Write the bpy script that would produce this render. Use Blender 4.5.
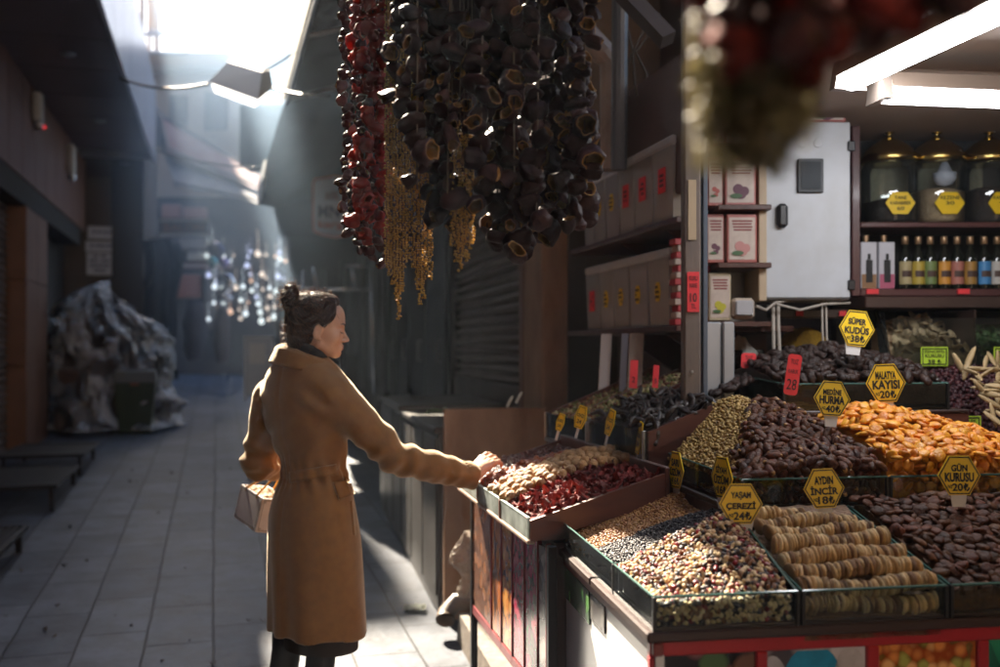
import bpy, math, random
import numpy as np
from mathutils import Vector, Matrix, Euler, noise as mn

for o in list(bpy.data.objects):
    bpy.data.objects.remove(o)
SC = bpy.context.scene
COL = SC.collection
R = math.radians
rng = random.Random(7)

# ------------------------------------------------------------------ camera
CZ = 1.65
F = 972.0
cam_d = bpy.data.cameras.new('camera')
cam = bpy.data.objects.new('camera', cam_d)
COL.objects.link(cam)
cam.location = (0, 0, CZ)
cam.rotation_euler = (R(90), 0, 0)
cam_d.sensor_width = 36.0
cam_d.lens = F / 1000 * 36.0
cam_d.shift_y = 0.0135
cam_d.clip_start = 0.05
cam_d.clip_end = 300
cam_d.dof.use_dof = True
cam_d.dof.focus_distance = 2.75
cam_d.dof.aperture_fstop = 1.9
SC.camera = cam

# ------------------------------------------------------------------ sky, sun, exposure
SUN_AZ = -25.0      # degrees from the +Y axis, negative = towards -X
SUN_EL = 40.0
w = bpy.data.worlds.new('World')
SC.world = w
w.use_nodes = True
nt = w.node_tree
bg = nt.nodes['Background']
sky = nt.nodes.new('ShaderNodeTexSky')
sky.sky_type = 'NISHITA'
sky.sun_disc = False
sky.sun_elevation = R(SUN_EL)
sky.sun_rotation = R(SUN_AZ)
nt.links.new(sky.outputs[0], bg.inputs[0])
bg.inputs[1].default_value = 0.06
sky.dust_density = 1.8
sky.ozone_density = 1.0
sd = bpy.data.lights.new('sun', 'SUN')
sd.energy = 5.0
sd.angle = R(0.55)
sd.color = (1.0, 0.86, 0.68)
sun = bpy.data.objects.new('sun', sd)
COL.objects.link(sun)
sdir = Vector((math.cos(R(SUN_EL)) * math.sin(R(SUN_AZ)), math.cos(R(SUN_EL)) * math.cos(R(SUN_AZ)), math.sin(R(SUN_EL))))
sun.rotation_euler = sdir.to_track_quat('Z', 'Y').to_euler()
sun.location = sdir * 60
vs = SC.view_settings
vs.view_transform = 'Standard'
vs.look = 'None'
vs.exposure = 2.9
vs.gamma = 1.0
vs.use_curve_mapping = False
cy = SC.cycles
cy.use_denoising = True
try:
    cy.denoiser = 'OPENIMAGEDENOISE'
except Exception:
    pass
cy.max_bounces = 8
cy.diffuse_bounces = 4
cy.glossy_bounces = 3
cy.transmission_bounces = 6
cy.transparent_max_bounces = 24
cy.volume_bounces = 1
cy.volume_step_rate = 2.0
cy.volume_max_steps = 64
cy.sample_clamp_indirect = 6.0
cy.caustics_reflective = False
cy.caustics_refractive = False
cy.use_adaptive_sampling = True
cy.adaptive_threshold = 0.02

# ------------------------------------------------------------------ frames
def PX(px, py, d):
    return Vector(((px - 500) / F * d, d, CZ - (py - 347) / F * d))

class Frame:
    """A horizontal frame: x to its right, y away, turned clockwise by deg about z."""
    def __init__(s, ox, oy, oz, deg):
        s.o = Vector((ox, oy, oz)); s.deg = deg
        a = R(deg)
        s.y = Vector((math.sin(a), math.cos(a), 0)); s.x = Vector((math.cos(a), -math.sin(a), 0))
        s.rotz = -a
    def __call__(s, x, y, z):
        return s.o + s.x * x + s.y * y + Vector((0, 0, z))
    def inv(s, p):
        q = Vector(p) - s.o
        return (q.dot(s.x), q.dot(s.y), q.z)

A = Frame(0, 0, 0, -16.28)          # alley axis; x = across, y = along
B = Frame(0, 0, 0, -13.04)          # the row of shops on the stall side
S = Frame(0.303, 1.975, 0, -8.8)    # corner stall
W = Frame(0.0835, 2.80, 0, -13.04)  # nut stall by the woman
SLOPE = 0.0415
HAZE = 0.0011
SMOKE = 0.095
GLINT_GLOW = 0.055
def ground(p):
    return SLOPE * (p[0] * A.y[0] + p[1] * A.y[1])

# ------------------------------------------------------------------ objects
def tag(o, label=None, cat=None, group=None, kind=None):
    if label: o['label'] = label
    if cat: o['category'] = cat
    if group: o['group'] = group
    if kind: o['kind'] = kind
    return o

XF = {}   # object name -> world matrix, for building in world coordinates
def empty(name, loc, rz=0.0, label=None, cat=None, group=None, rot=None):
    o = bpy.data.objects.new(name, None)
    o.empty_display_size = 0.1
    COL.objects.link(o)
    o.location = loc
    o.rotation_euler = rot if rot else (0, 0, rz)
    XF[o.name] = Matrix.Translation(Vector(loc)) @ Euler(o.rotation_euler).to_matrix().to_4x4()
    return tag(o, label, cat, group)

def world_of(o):
    while o.parent is not None:
        o = o.parent
    return XF.get(o.name, Matrix.Identity(4))

def link_mesh(name, me, mat=None, parent=None, smooth=False):
    o = bpy.data.objects.new(name, me)
    COL.objects.link(o)
    if mat is not None:
        ms = mat if isinstance(mat, (list, tuple)) else [mat]
        for m in ms: me.materials.append(m)
    if smooth:
        me.polygons.foreach_set('use_smooth', [True] * len(me.polygons))
    if parent is not None:
        o.parent = parent
    return o

class MB:
    def __init__(s):
        s.v = []; s.f = []; s.m = []
    def add(s, vs, fs, mi=0):
        n = len(s.v)
        s.v += [tuple(v) for v in vs]
        s.f += [tuple(n + i for i in f) for f in fs]
        s.m += [mi] * len(fs)
        return s
    def box(s, fr, x0, x1, y0, y1, z0, z1, mi=0):
        """Box in frame fr (None = world)."""
        c = [(x, y, z) for z in (z0, z1) for y in (y0, y1) for x in (x0, x1)]
        if fr: c = [fr(*p) for p in c]
        return s.add(c, [(0, 2, 3, 1), (4, 5, 7, 6), (0, 1, 5, 4), (2, 6, 7, 3), (0, 4, 6, 2), (1, 3, 7, 5)], mi)
    def hexa(s, p, mi=0):
        """8 corners: bottom a b c d (ccw from above), top a b c d."""
        return s.add(p, [(3, 2, 1, 0), (4, 5, 6, 7), (0, 1, 5, 4), (1, 2, 6, 5), (2, 3, 7, 6), (3, 0, 4, 7)], mi)
    def bbox(s, fr, x0, x1, y0, y1, z0, z1, b=0.006, mi=0):
        """Box with chamfered edges."""
        X = (x0, x1); Y = (y0, y1); Z = (z0, z1)
        b = min(b, (x1 - x0) * .45, (y1 - y0) * .45, (z1 - z0) * .45)
        vs = []; idx = {}
        for i in (0, 1):
            for j in (0, 1):
                for k in (0, 1):
                    sx = 1 - 2 * i; sy = 1 - 2 * j; sz = 1 - 2 * k
                    for a, (dx, dy, dz) in enumerate(((0, b, b), (b, 0, b), (b, b, 0))):
                        idx[i, j, k, a] = len(vs)
                        vs.append((X[i] + sx * dx, Y[j] + sy * dy, Z[k] + sz * dz))
        fs = []
        q = ((0, 0), (1, 0), (1, 1), (0, 1))
        for i in (0, 1): fs.append([idx[i, j, k, 0] for j, k in q])
        for j in (0, 1): fs.append([idx[i, j, k, 1] for i, k in q])
        for k in (0, 1): fs.append([idx[i, j, k, 2] for i, j in q])
        for i in (0, 1):
            for j in (0, 1): fs.append([idx[i, j, 0, 0], idx[i, j, 1, 0], idx[i, j, 1, 1], idx[i, j, 0, 1]])
            for k in (0, 1): fs.append([idx[i, 0, k, 0], idx[i, 1, k, 0], idx[i, 1, k, 2], idx[i, 0, k, 2]])
        for j in (0, 1):
            for k in (0, 1): fs.append([idx[0, j, k, 1], idx[1, j, k, 1], idx[1, j, k, 2], idx[0, j, k, 2]])
        for i in (0, 1):
            for j in (0, 1):
                for k in (0, 1): fs.append([idx[i, j, k, 0], idx[i, j, k, 1], idx[i, j, k, 2]])
        cc = Vector(((x0 + x1) / 2, (y0 + y1) / 2, (z0 + z1) / 2))
        out = []
        for f in fs:
            p = [Vector(vs[t]) for t in f]
            n = (p[1] - p[0]).cross(p[2] - p[0])
            c = sum(p, Vector()) / len(p)
            out.append(f if n.dot(c - cc) > 0 else f[::-1])
        if fr: vs = [fr(*v) for v in vs]
        return s.add(vs, out, mi)
    def prism(s, poly, off, mi=0):
        """Planar polygon (3d points) extruded by vector off."""
        n = len(poly); off = Vector(off)
        poly = [Vector(p) for p in poly]
        vs = poly + [p + off for p in poly]
        nn = Vector()
        for i in range(n):
            nn += poly[i].cross(poly[(i + 1) % n])
        if nn.dot(off) > 0:
            fs = [tuple(range(n))[::-1], tuple(range(n, 2 * n))] + [(i, (i + 1) % n, n + (i + 1) % n, n + i) for i in range(n)]
        else:
            fs = [tuple(range(n)), tuple(range(n, 2 * n))[::-1]] + [((i + 1) % n, i, n + i, n + (i + 1) % n) for i in range(n)]
        return s.add(vs, fs, mi)
    def tube(s, pts, r, n=8, mi=0, caps=True):
        pts = [Vector(p) for p in pts]
        rs = r if isinstance(r, (list, tuple)) else [r] * len(pts)
        up = None; vs = []; fs = []
        for i, p in enumerate(pts):
            t = (pts[min(i + 1, len(pts) - 1)] - pts[max(i - 1, 0)])
            if t.length < 1e-9: t = Vector((0, 0, 1))
            t.normalize()
            if up is None:
                up = Vector((0, 0, 1)) if abs(t.z) < .9 else Vector((1, 0, 0))
            a = (up - t * up.dot(t))
            if a.length < 1e-6: a = t.orthogonal()
            a.normalize(); b = t.cross(a); up = a
            for k in range(n):
                th = 2 * math.pi * k / n
                vs.append(p + (a * math.cos(th) + b * math.sin(th)) * rs[i])
        for i in range(len(pts) - 1):
            for k in range(n):
                k2 = (k + 1) % n
                fs.append((i * n + k, i * n + k2, (i + 1) * n + k2, (i + 1) * n + k))
        if caps:
            fs.append(tuple(range(n))[::-1]); fs.append(tuple(range((len(pts) - 1) * n, len(pts) * n)))
        return s.add(vs, fs, mi)
    def cyl(s, a, b, r, n=12, mi=0):
        return s.tube([a, b], r, n, mi)
    def lathe(s, prof, c=(0, 0, 0), n=20, mi=0, fr=None, sq=None):
        """prof: list of (radius, z)."""
        vs = []; fs = []
        for (r, z) in prof:
            for k in range(n):
                th = 2 * math.pi * k / n
                vs.append((c[0] + r * math.cos(th), c[1] + r * math.sin(th), c[2] + z))
        for i in range(len(prof) - 1):
            for k in range(n):
                k2 = (k + 1) % n
                fs.append((i * n + k, i * n + k2, (i + 1) * n + k2, (i + 1) * n + k))
        fs.append(tuple(range(n))[::-1]); fs.append(tuple(range((len(prof) - 1) * n, len(prof) * n)))
        if fr: vs = [fr(*v) for v in vs]
        return s.add(vs, fs, mi)
    def grid(s, fn, nu, nv, mi=0):
        vs = [fn(i / nu, j / nv) for j in range(nv + 1) for i in range(nu + 1)]
        fs = [(j * (nu + 1) + i, j * (nu + 1) + i + 1, (j + 1) * (nu + 1) + i + 1, (j + 1) * (nu + 1) + i) for j in range(nv) for i in range(nu)]
        return s.add(vs, fs, mi)
    def mesh(s, name, M=None):
        me = bpy.data.meshes.new(name)
        vs = s.v if M is None else [M @ Vector(v) for v in s.v]
        me.from_pydata([tuple(v) for v in vs], [], s.f)
        if any(s.m): me.polygons.foreach_set('material_index', s.m)
        me.update()
        return me
    def build(s, name, mat, parent=None, smooth=False, local=False, auto=None):
        M = None
        if parent is not None and not local:
            M = world_of(parent).inverted()
        me = s.mesh(name, M)
        o = link_mesh(name, me, mat, parent, smooth)
        if auto is not None:
            me.polygons.foreach_set('use_smooth', [True] * len(me.polygons))
            try:
                me.set_sharp_from_angle(angle=R(auto))
            except Exception:
                pass
        return o
    def thing(s, name, mat, label, cat, group=None, smooth=False, base=None, auto=None):
        """A thing of one mesh, its origin at its base."""
        n = len(s.v)
        if base is None:
            xs = [v[0] for v in s.v]; ys = [v[1] for v in s.v]; zs = [v[2] for v in s.v]
            base = ((min(xs) + max(xs)) / 2, (min(ys) + max(ys)) / 2, min(zs))
        me = s.mesh(name, Matrix.Translation(-Vector(base)))
        o = link_mesh(name, me, mat, None, smooth)
        o.location = base
        XF[o.name] = Matrix.Translation(Vector(base))
        if auto is not None:
            me.polygons.foreach_set('use_smooth', [True] * len(me.polygons))
            me.set_sharp_from_angle(angle=R(auto))
        return tag(o, label, cat, group)

def copy_tree(o, loc=None, rz=None, rot=None, label=None, scale=None):
    c = o.copy(); COL.objects.link(c)
    if loc is not None: c.location = loc
    if rz is not None: c.rotation_euler = (0, 0, rz)
    if rot is not None: c.rotation_euler = rot
    if scale is not None: c.scale = scale
    if label: c['label'] = label
    for ch in o.children:
        d = ch.copy(); COL.objects.link(d); d.parent = c
        for g in ch.children:
            e = g.copy(); COL.objects.link(e); e.parent = d
    return c

# ------------------------------------------------------------------ materials
MATS = {}
def mat(name, col, rough=.6, col2=None, scale=8.0, detail=5.0, mix=(.35, .65), bump=0.0, bscale=None, metal=0.0, spec=.5, coat=0.0,
        sheen=0.0, rand=0.0, hue=0.0, stretch=(1, 1, 1), emit=None, trans=0.0, alpha=1.0, sss=0.0, rough2=None, tint=(1, 1, 1)):
    if name in MATS: return MATS[name]
    m = bpy.data.materials.new(name); m.use_nodes = True
    N = m.node_tree.nodes; L = m.node_tree.links
    b = N['Principled BSDF']
    b.inputs['Roughness'].default_value = rough
    b.inputs['Metallic'].default_value = metal
    b.inputs['Specular IOR Level'].default_value = spec
    b.inputs['Coat Weight'].default_value = coat
    b.inputs['Coat Roughness'].default_value = .12
    if sheen:
        b.inputs['Sheen Weight'].default_value = sheen
        b.inputs['Sheen Roughness'].default_value = .4
        b.inputs['Sheen Tint'].default_value = (*tint, 1)
    if sss:
        b.inputs['Subsurface Weight'].default_value = sss
        b.inputs['Subsurface Radius'].default_value = (.012, .005, .003)
        b.inputs['Subsurface Scale'].default_value = 1.0
    b.inputs['Transmission Weight'].default_value = trans
    b.inputs['Alpha'].default_value = alpha
    if emit:
        b.inputs['Emission Color'].default_value = (*emit[0], 1); b.inputs['Emission Strength'].default_value = emit[1]
    tc = N.new('ShaderNodeTexCoord'); mp = N.new('ShaderNodeMapping')
    mp.inputs['Scale'].default_value = stretch
    L.new(tc.outputs['Object'], mp.inputs['Vector'])
    vec = mp.outputs[0]
    oi = None
    if rand or hue:
        oi = N.new('ShaderNodeObjectInfo')
        va = N.new('ShaderNodeVectorMath'); va.operation = 'ADD'
        ms = N.new('ShaderNodeMath'); ms.operation = 'MULTIPLY'; ms.inputs[1].default_value = 57.0
        L.new(oi.outputs['Random'], ms.inputs[0]); L.new(vec, va.inputs[0]); L.new(ms.outputs[0], va.inputs[1])
        vec = va.outputs[0]
    if col2 is not None or bump:
        nz = N.new('ShaderNodeTexNoise'); nz.inputs['Scale'].default_value = scale; nz.inputs['Detail'].default_value = detail
        nz.inputs['Roughness'].default_value = .6
        L.new(vec, nz.inputs['Vector'])
    out = None
    if col2 is not None:
        rp = N.new('ShaderNodeValToRGB')
        rp.color_ramp.elements[0].position = mix[0]; rp.color_ramp.elements[1].position = mix[1]
        rp.color_ramp.elements[0].color = (*col, 1); rp.color_ramp.elements[1].color = (*col2, 1)
        L.new(nz.outputs['Fac'], rp.inputs[0]); out = rp.outputs[0]
        if rough2 is not None:
            mr = N.new('ShaderNodeMapRange'); mr.inputs['From Min'].default_value = mix[0]; mr.inputs['From Max'].default_value = mix[1]
            mr.inputs['To Min'].default_value = rough; mr.inputs['To Max'].default_value = rough2
            L.new(nz.outputs['Fac'], mr.inputs['Value']); L.new(mr.outputs[0], b.inputs['Roughness'])
    else:
        b.inputs['Base Color'].default_value = (*col, 1)
    if rand or hue:
        hs = N.new('ShaderNodeHueSaturation')
        if out is None: hs.inputs['Color'].default_value = (*col, 1)
        else: L.new(out, hs.inputs['Color'])
        mr = N.new('ShaderNodeMapRange'); mr.inputs['To Min'].default_value = 1 - rand; mr.inputs['To Max'].default_value = 1 + rand
        L.new(oi.outputs['Random'], mr.inputs['Value']); L.new(mr.outputs[0], hs.inputs['Value'])
        if hue:
            m7 = N.new('ShaderNodeMath'); m7.operation = 'MULTIPLY'; m7.inputs[1].default_value = 7.31
            fr = N.new('ShaderNodeMath'); fr.operation = 'FRACT'
            L.new(oi.outputs['Random'], m7.inputs[0]); L.new(m7.outputs[0], fr.inputs[0])
            mh = N.new('ShaderNodeMapRange'); mh.inputs['To Min'].default_value = .5 - hue; mh.inputs['To Max'].default_value = .5 + hue
            L.new(fr.outputs[0], mh.inputs['Value']); L.new(mh.outputs[0], hs.inputs['Hue'])
        out = hs.outputs[0]
    if out is not None: L.new(out, b.inputs['Base Color'])
    if bump:
        n2 = nz
        if bscale:
            n2 = N.new('ShaderNodeTexNoise'); n2.inputs['Scale'].default_value = bscale; n2.inputs['Detail'].default_value = 4
            L.new(vec, n2.inputs['Vector'])
        bp = N.new('ShaderNodeBump'); bp.inputs['Strength'].default_value = min(1.0, bump); bp.inputs['Distance'].default_value = .02
        L.new(n2.outputs['Fac'], bp.inputs['Height']); L.new(bp.outputs[0], b.inputs['Normal'])
    MATS[name] = m
    return m

def glass_mat(name, tint=(.9, .97, .94), refl=1.0, rough=.02, dust=0.0, dustcol=(.6, .62, .6), even=.35):
    """Thin pane: clear with a fresnel reflection, and a little dust."""
    if name in MATS: return MATS[name]
    m = bpy.data.materials.new(name); m.use_nodes = True
    N = m.node_tree.nodes; L = m.node_tree.links
    N.remove(N['Principled BSDF'])
    out = N['Material Output']
    t = N.new('ShaderNodeBsdfTransparent'); t.inputs[0].default_value = (*tint, 1)
    g = N.new('ShaderNodeBsdfGlossy'); g.inputs['Roughness'].default_value = rough
    fr = N.new('ShaderNodeFresnel'); fr.inputs[0].default_value = 1.5
    fm = N.new('ShaderNodeMath'); fm.operation = 'MULTIPLY'; fm.inputs[1].default_value = refl
    L.new(fr.outputs[0], fm.inputs[0])
    mx = N.new('ShaderNodeMixShader'); L.new(fm.outputs[0], mx.inputs[0]); L.new(t.outputs[0], mx.inputs[1]); L.new(g.outputs[0], mx.inputs[2])
    last = mx
    if dust:
        d = N.new('ShaderNodeBsdfDiffuse'); d.inputs[0].default_value = (*dustcol, 1)
        tr = N.new('ShaderNodeBsdfTranslucent'); tr.inputs[0].default_value = (*dustcol, 1)
        ad = N.new('ShaderNodeMixShader'); L.new(d.outputs[0], ad.inputs[1]); L.new(tr.outputs[0], ad.inputs[2])
        tc = N.new('ShaderNodeTexCoord'); nz = N.new('ShaderNodeTexNoise'); nz.inputs['Scale'].default_value = 14; nz.inputs['Detail'].default_value = 8
        L.new(tc.outputs['Object'], nz.inputs['Vector'])
        mr = N.new('ShaderNodeMapRange'); mr.inputs['From Min'].default_value = .35; mr.inputs['From Max'].default_value = .8
        mr.inputs['To Min'].default_value = dust * even; mr.inputs['To Max'].default_value = dust
        L.new(nz.outputs['Fac'], mr.inputs['Value'])
        m2 = N.new('ShaderNodeMixShader'); L.new(mr.outputs[0], m2.inputs[0]); L.new(mx.outputs[0], m2.inputs[1]); L.new(ad.outputs[0], m2.inputs[2])
        last = m2
    L.new(last.outputs[0], out.inputs[0])
    MATS[name] = m
    return m

def translucent_mat(name, col, amount=.4, rough=.6, col2=None, scale=30, rand=0.0, gloss=.3):
    """Thin dry skin or cloth that glows when lit from behind."""
    if name in MATS: return MATS[name]
    m = mat(name, col, rough, col2, scale=scale, rand=rand, spec=gloss, bump=.3, bscale=scale * 1.5)
    N = m.node_tree.nodes; L = m.node_tree.links
    b = N['Principled BSDF']; out = N['Material Output']
    t = N.new('ShaderNodeBsdfTranslucent')
    src = b.inputs['Base Color']
    if src.is_linked: L.new(src.links[0].from_socket, t.inputs[0])
    else: t.inputs[0].default_value = (*col, 1)
    mx = N.new('ShaderNodeMixShader'); mx.inputs[0].default_value = amount
    L.new(b.outputs[0], mx.inputs[1]); L.new(t.outputs[0], mx.inputs[2]); L.new(mx.outputs[0], out.inputs[0])
    return m

def wood(name, c1, c2, rough=.5, axis=0, scale=3.0, bump=.15):
    st = [9, 9, 9]; st[axis] = .8
    return mat(name, c1, rough, c2, scale=scale, stretch=tuple(st), bump=bump, mix=(.3, .7))

def nz3(p, s=1.0, o=0.0):
    return mn.noise(Vector((p[0] * s + o, p[1] * s + o * 1.7, p[2] * s - o)))

def text_mesh(body, width=None, height=None, bold=0.0, depth=0.0006):
    """Lettering as a flat mesh centred on the origin in the xz plane, facing -y. Returns (verts, faces)."""
    c = bpy.data.curves.new('lettering', 'FONT'); c.body = body; c.align_x = 'CENTER'; c.align_y = 'CENTER'
    c.resolution_u = 3; c.offset = bold; c.extrude = 0.0
    o = bpy.data.objects.new('lettering', c); COL.objects.link(o)
    dg = bpy.context.evaluated_depsgraph_get()
    me = bpy.data.meshes.new_from_object(o.evaluated_get(dg))
    vs = [v.co.copy() for v in me.vertices]; fs = [tuple(p.vertices) for p in me.polygons]
    bpy.data.objects.remove(o); bpy.data.curves.remove(c); bpy.data.meshes.remove(me)
    if not vs: return [], []
    x0 = min(v.x for v in vs); x1 = max(v.x for v in vs); y0 = min(v.y for v in vs); y1 = max(v.y for v in vs)
    sx = width / (x1 - x0) if width else None
    sy = height / (y1 - y0) if height else None
    if sx is None: sx = sy
    if sy is None: sy = sx
    return [Vector(((v.x - (x0 + x1) / 2) * sx, -depth, (v.y - (y0 + y1) / 2) * sy)) for v in vs], fs

# ------------------------------------------------------------------ implicit surfaces (bodies)
class SDF:
    """Sampled signed field on a grid, polygonised with surface nets."""
    def __init__(s, lo, hi, h):
        s.lo = np.array(lo, float); s.h = h
        n = np.ceil((np.array(hi) - s.lo) / h).astype(int) + 1
        ax = [s.lo[i] + h * np.arange(n[i]) for i in range(3)]
        s.X, s.Y, s.Z = np.meshgrid(*ax, indexing='ij')
        s.X = s.X.astype(np.float32); s.Y = s.Y.astype(np.float32); s.Z = s.Z.astype(np.float32)
        s.F = np.full(s.X.shape, 1e3, np.float32)
    def un(s, d, k=0.0):
        if k <= 0: s.F = np.minimum(s.F, d)
        else:
            hh = np.clip(.5 + .5 * (s.F - d) / k, 0, 1)
            s.F = s.F * (1 - hh) + d * hh - k * hh * (1 - hh)
        return s
    def sub(s, d, k=0.0):
        d = -d
        if k <= 0: s.F = np.maximum(s.F, d)
        else:
            hh = np.clip(.5 - .5 * (s.F - d) / k, 0, 1)
            s.F = s.F * (1 - hh) + d * hh + k * hh * (1 - hh)
        return s
    def inter(s, d, k=0.0):
        return s.sub(-d, k)
    def ell(s, c, r, rot=None):
        x = s.X - c[0]; y = s.Y - c[1]; z = s.Z - c[2]
        if rot is not None:
            m = np.array(Euler(rot).to_matrix().transposed())
            x, y, z = (m[0][0] * x + m[0][1] * y + m[0][2] * z, m[1][0] * x + m[1][1] * y + m[1][2] * z, m[2][0] * x + m[2][1] * y + m[2][2] * z)
        k0 = np.sqrt((x / r[0]) ** 2 + (y / r[1]) ** 2 + (z / r[2]) ** 2)
        k1 = np.sqrt((x / r[0] ** 2) ** 2 + (y / r[1] ** 2) ** 2 + (z / r[2] ** 2) ** 2) + 1e-9
        return k0 * (k0 - 1) / k1
    def cap(s, a, b, ra, rb):
        a = np.array(a, float); b = np.array(b, float); ab = b - a
        t = ((s.X - a[0]) * ab[0] + (s.Y - a[1]) * ab[1] + (s.Z - a[2]) * ab[2]) / max(1e-9, ab.dot(ab))
        t = np.clip(t, 0, 1)
        d = np.sqrt((s.X - a[0] - ab[0] * t) ** 2 + (s.Y - a[1] - ab[1] * t) ** 2 + (s.Z - a[2] - ab[2] * t) ** 2)
        return d - (ra + (rb - ra) * t)
    def chain(s, pts, rs, k=.01):
        d = None
        for i in range(len(pts) - 1):
            e = s.cap(pts[i], pts[i + 1], rs[i], rs[i + 1])
            if d is None: d = e
            else:
                hh = np.clip(.5 + .5 * (d - e) / k, 0, 1); d = d * (1 - hh) + e * hh - k * hh * (1 - hh)
        return d
    def nets(s):
        Fv = s.F; n = np.array(Fv.shape); ins = Fv < 0
        c = [ins[i:n[0] - 1 + i, j:n[1] - 1 + j, k:n[2] - 1 + k] for i in (0, 1) for j in (0, 1) for k in (0, 1)]
        sm = sum(a.astype(np.int8) for a in c)
        act = (sm > 0) & (sm < 8)
        ii, jj, kk = np.nonzero(act)
        idx = -np.ones(act.shape, np.int64); idx[ii, jj, kk] = np.arange(len(ii))
        pos = np.zeros((len(ii), 3)); cnt = np.zeros(len(ii))
        cor = [(i, j, k) for i in (0, 1) for j in (0, 1) for k in (0, 1)]
        for a in range(8):
            for b in range(a + 1, 8):
                df = np.abs(np.array(cor[a]) - np.array(cor[b]))
                if df.sum() != 1: continue
                fa = Fv[ii + cor[a][0], jj + cor[a][1], kk + cor[a][2]]; fb = Fv[ii + cor[b][0], jj + cor[b][1], kk + cor[b][2]]
                cr = (fa < 0) != (fb < 0)
                t = np.where(cr, fa / np.where(cr, fa - fb, 1), 0)
                p = np.array(cor[a])[None] + t[:, None] * (np.array(cor[b]) - np.array(cor[a]))[None]
                pos[cr] += p[cr]; cnt[cr] += 1
        pos = pos / cnt[:, None]
        pos = (pos + np.stack([ii, jj, kk], 1)) * s.h + s.lo
        faces = []
        for axis in range(3):
            o1 = [0, 0, 0]; o1[axis] = 1
            a = ins[:n[0] - o1[0], :n[1] - o1[1], :n[2] - o1[2]]; b = ins[o1[0]:, o1[1]:, o1[2]:]
            x, y, z = np.nonzero(a != b)
            fl = a[x, y, z]
            u = (axis + 1) % 3; v = (axis + 2) % 3
            P = np.stack([x, y, z], 1)
            ok = (P[:, u] > 0) & (P[:, v] > 0) & (P[:, u] < n[u] - 1) & (P[:, v] < n[v] - 1)
            P = P[ok]; fl = fl[ok]
            du = np.zeros(3, int); du[u] = 1; dv = np.zeros(3, int); dv[v] = 1
            g = lambda Q: idx[Q[:, 0], Q[:, 1], Q[:, 2]]
            q = np.stack([g(P - du - dv), g(P - dv), g(P), g(P - du)], 1)
            q[~fl] = q[~fl][:, ::-1]
            faces.append(q)
        q = np.concatenate(faces)
        q = q[(q >= 0).all(1)]
        return pos, q

def np_mesh(name, pos, quads):
    me = bpy.data.meshes.new(name)
    me.from_pydata(pos.tolist(), [], quads.tolist())
    me.update()
    me.polygons.foreach_set('use_smooth', [True] * len(me.polygons))
    return me
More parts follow.
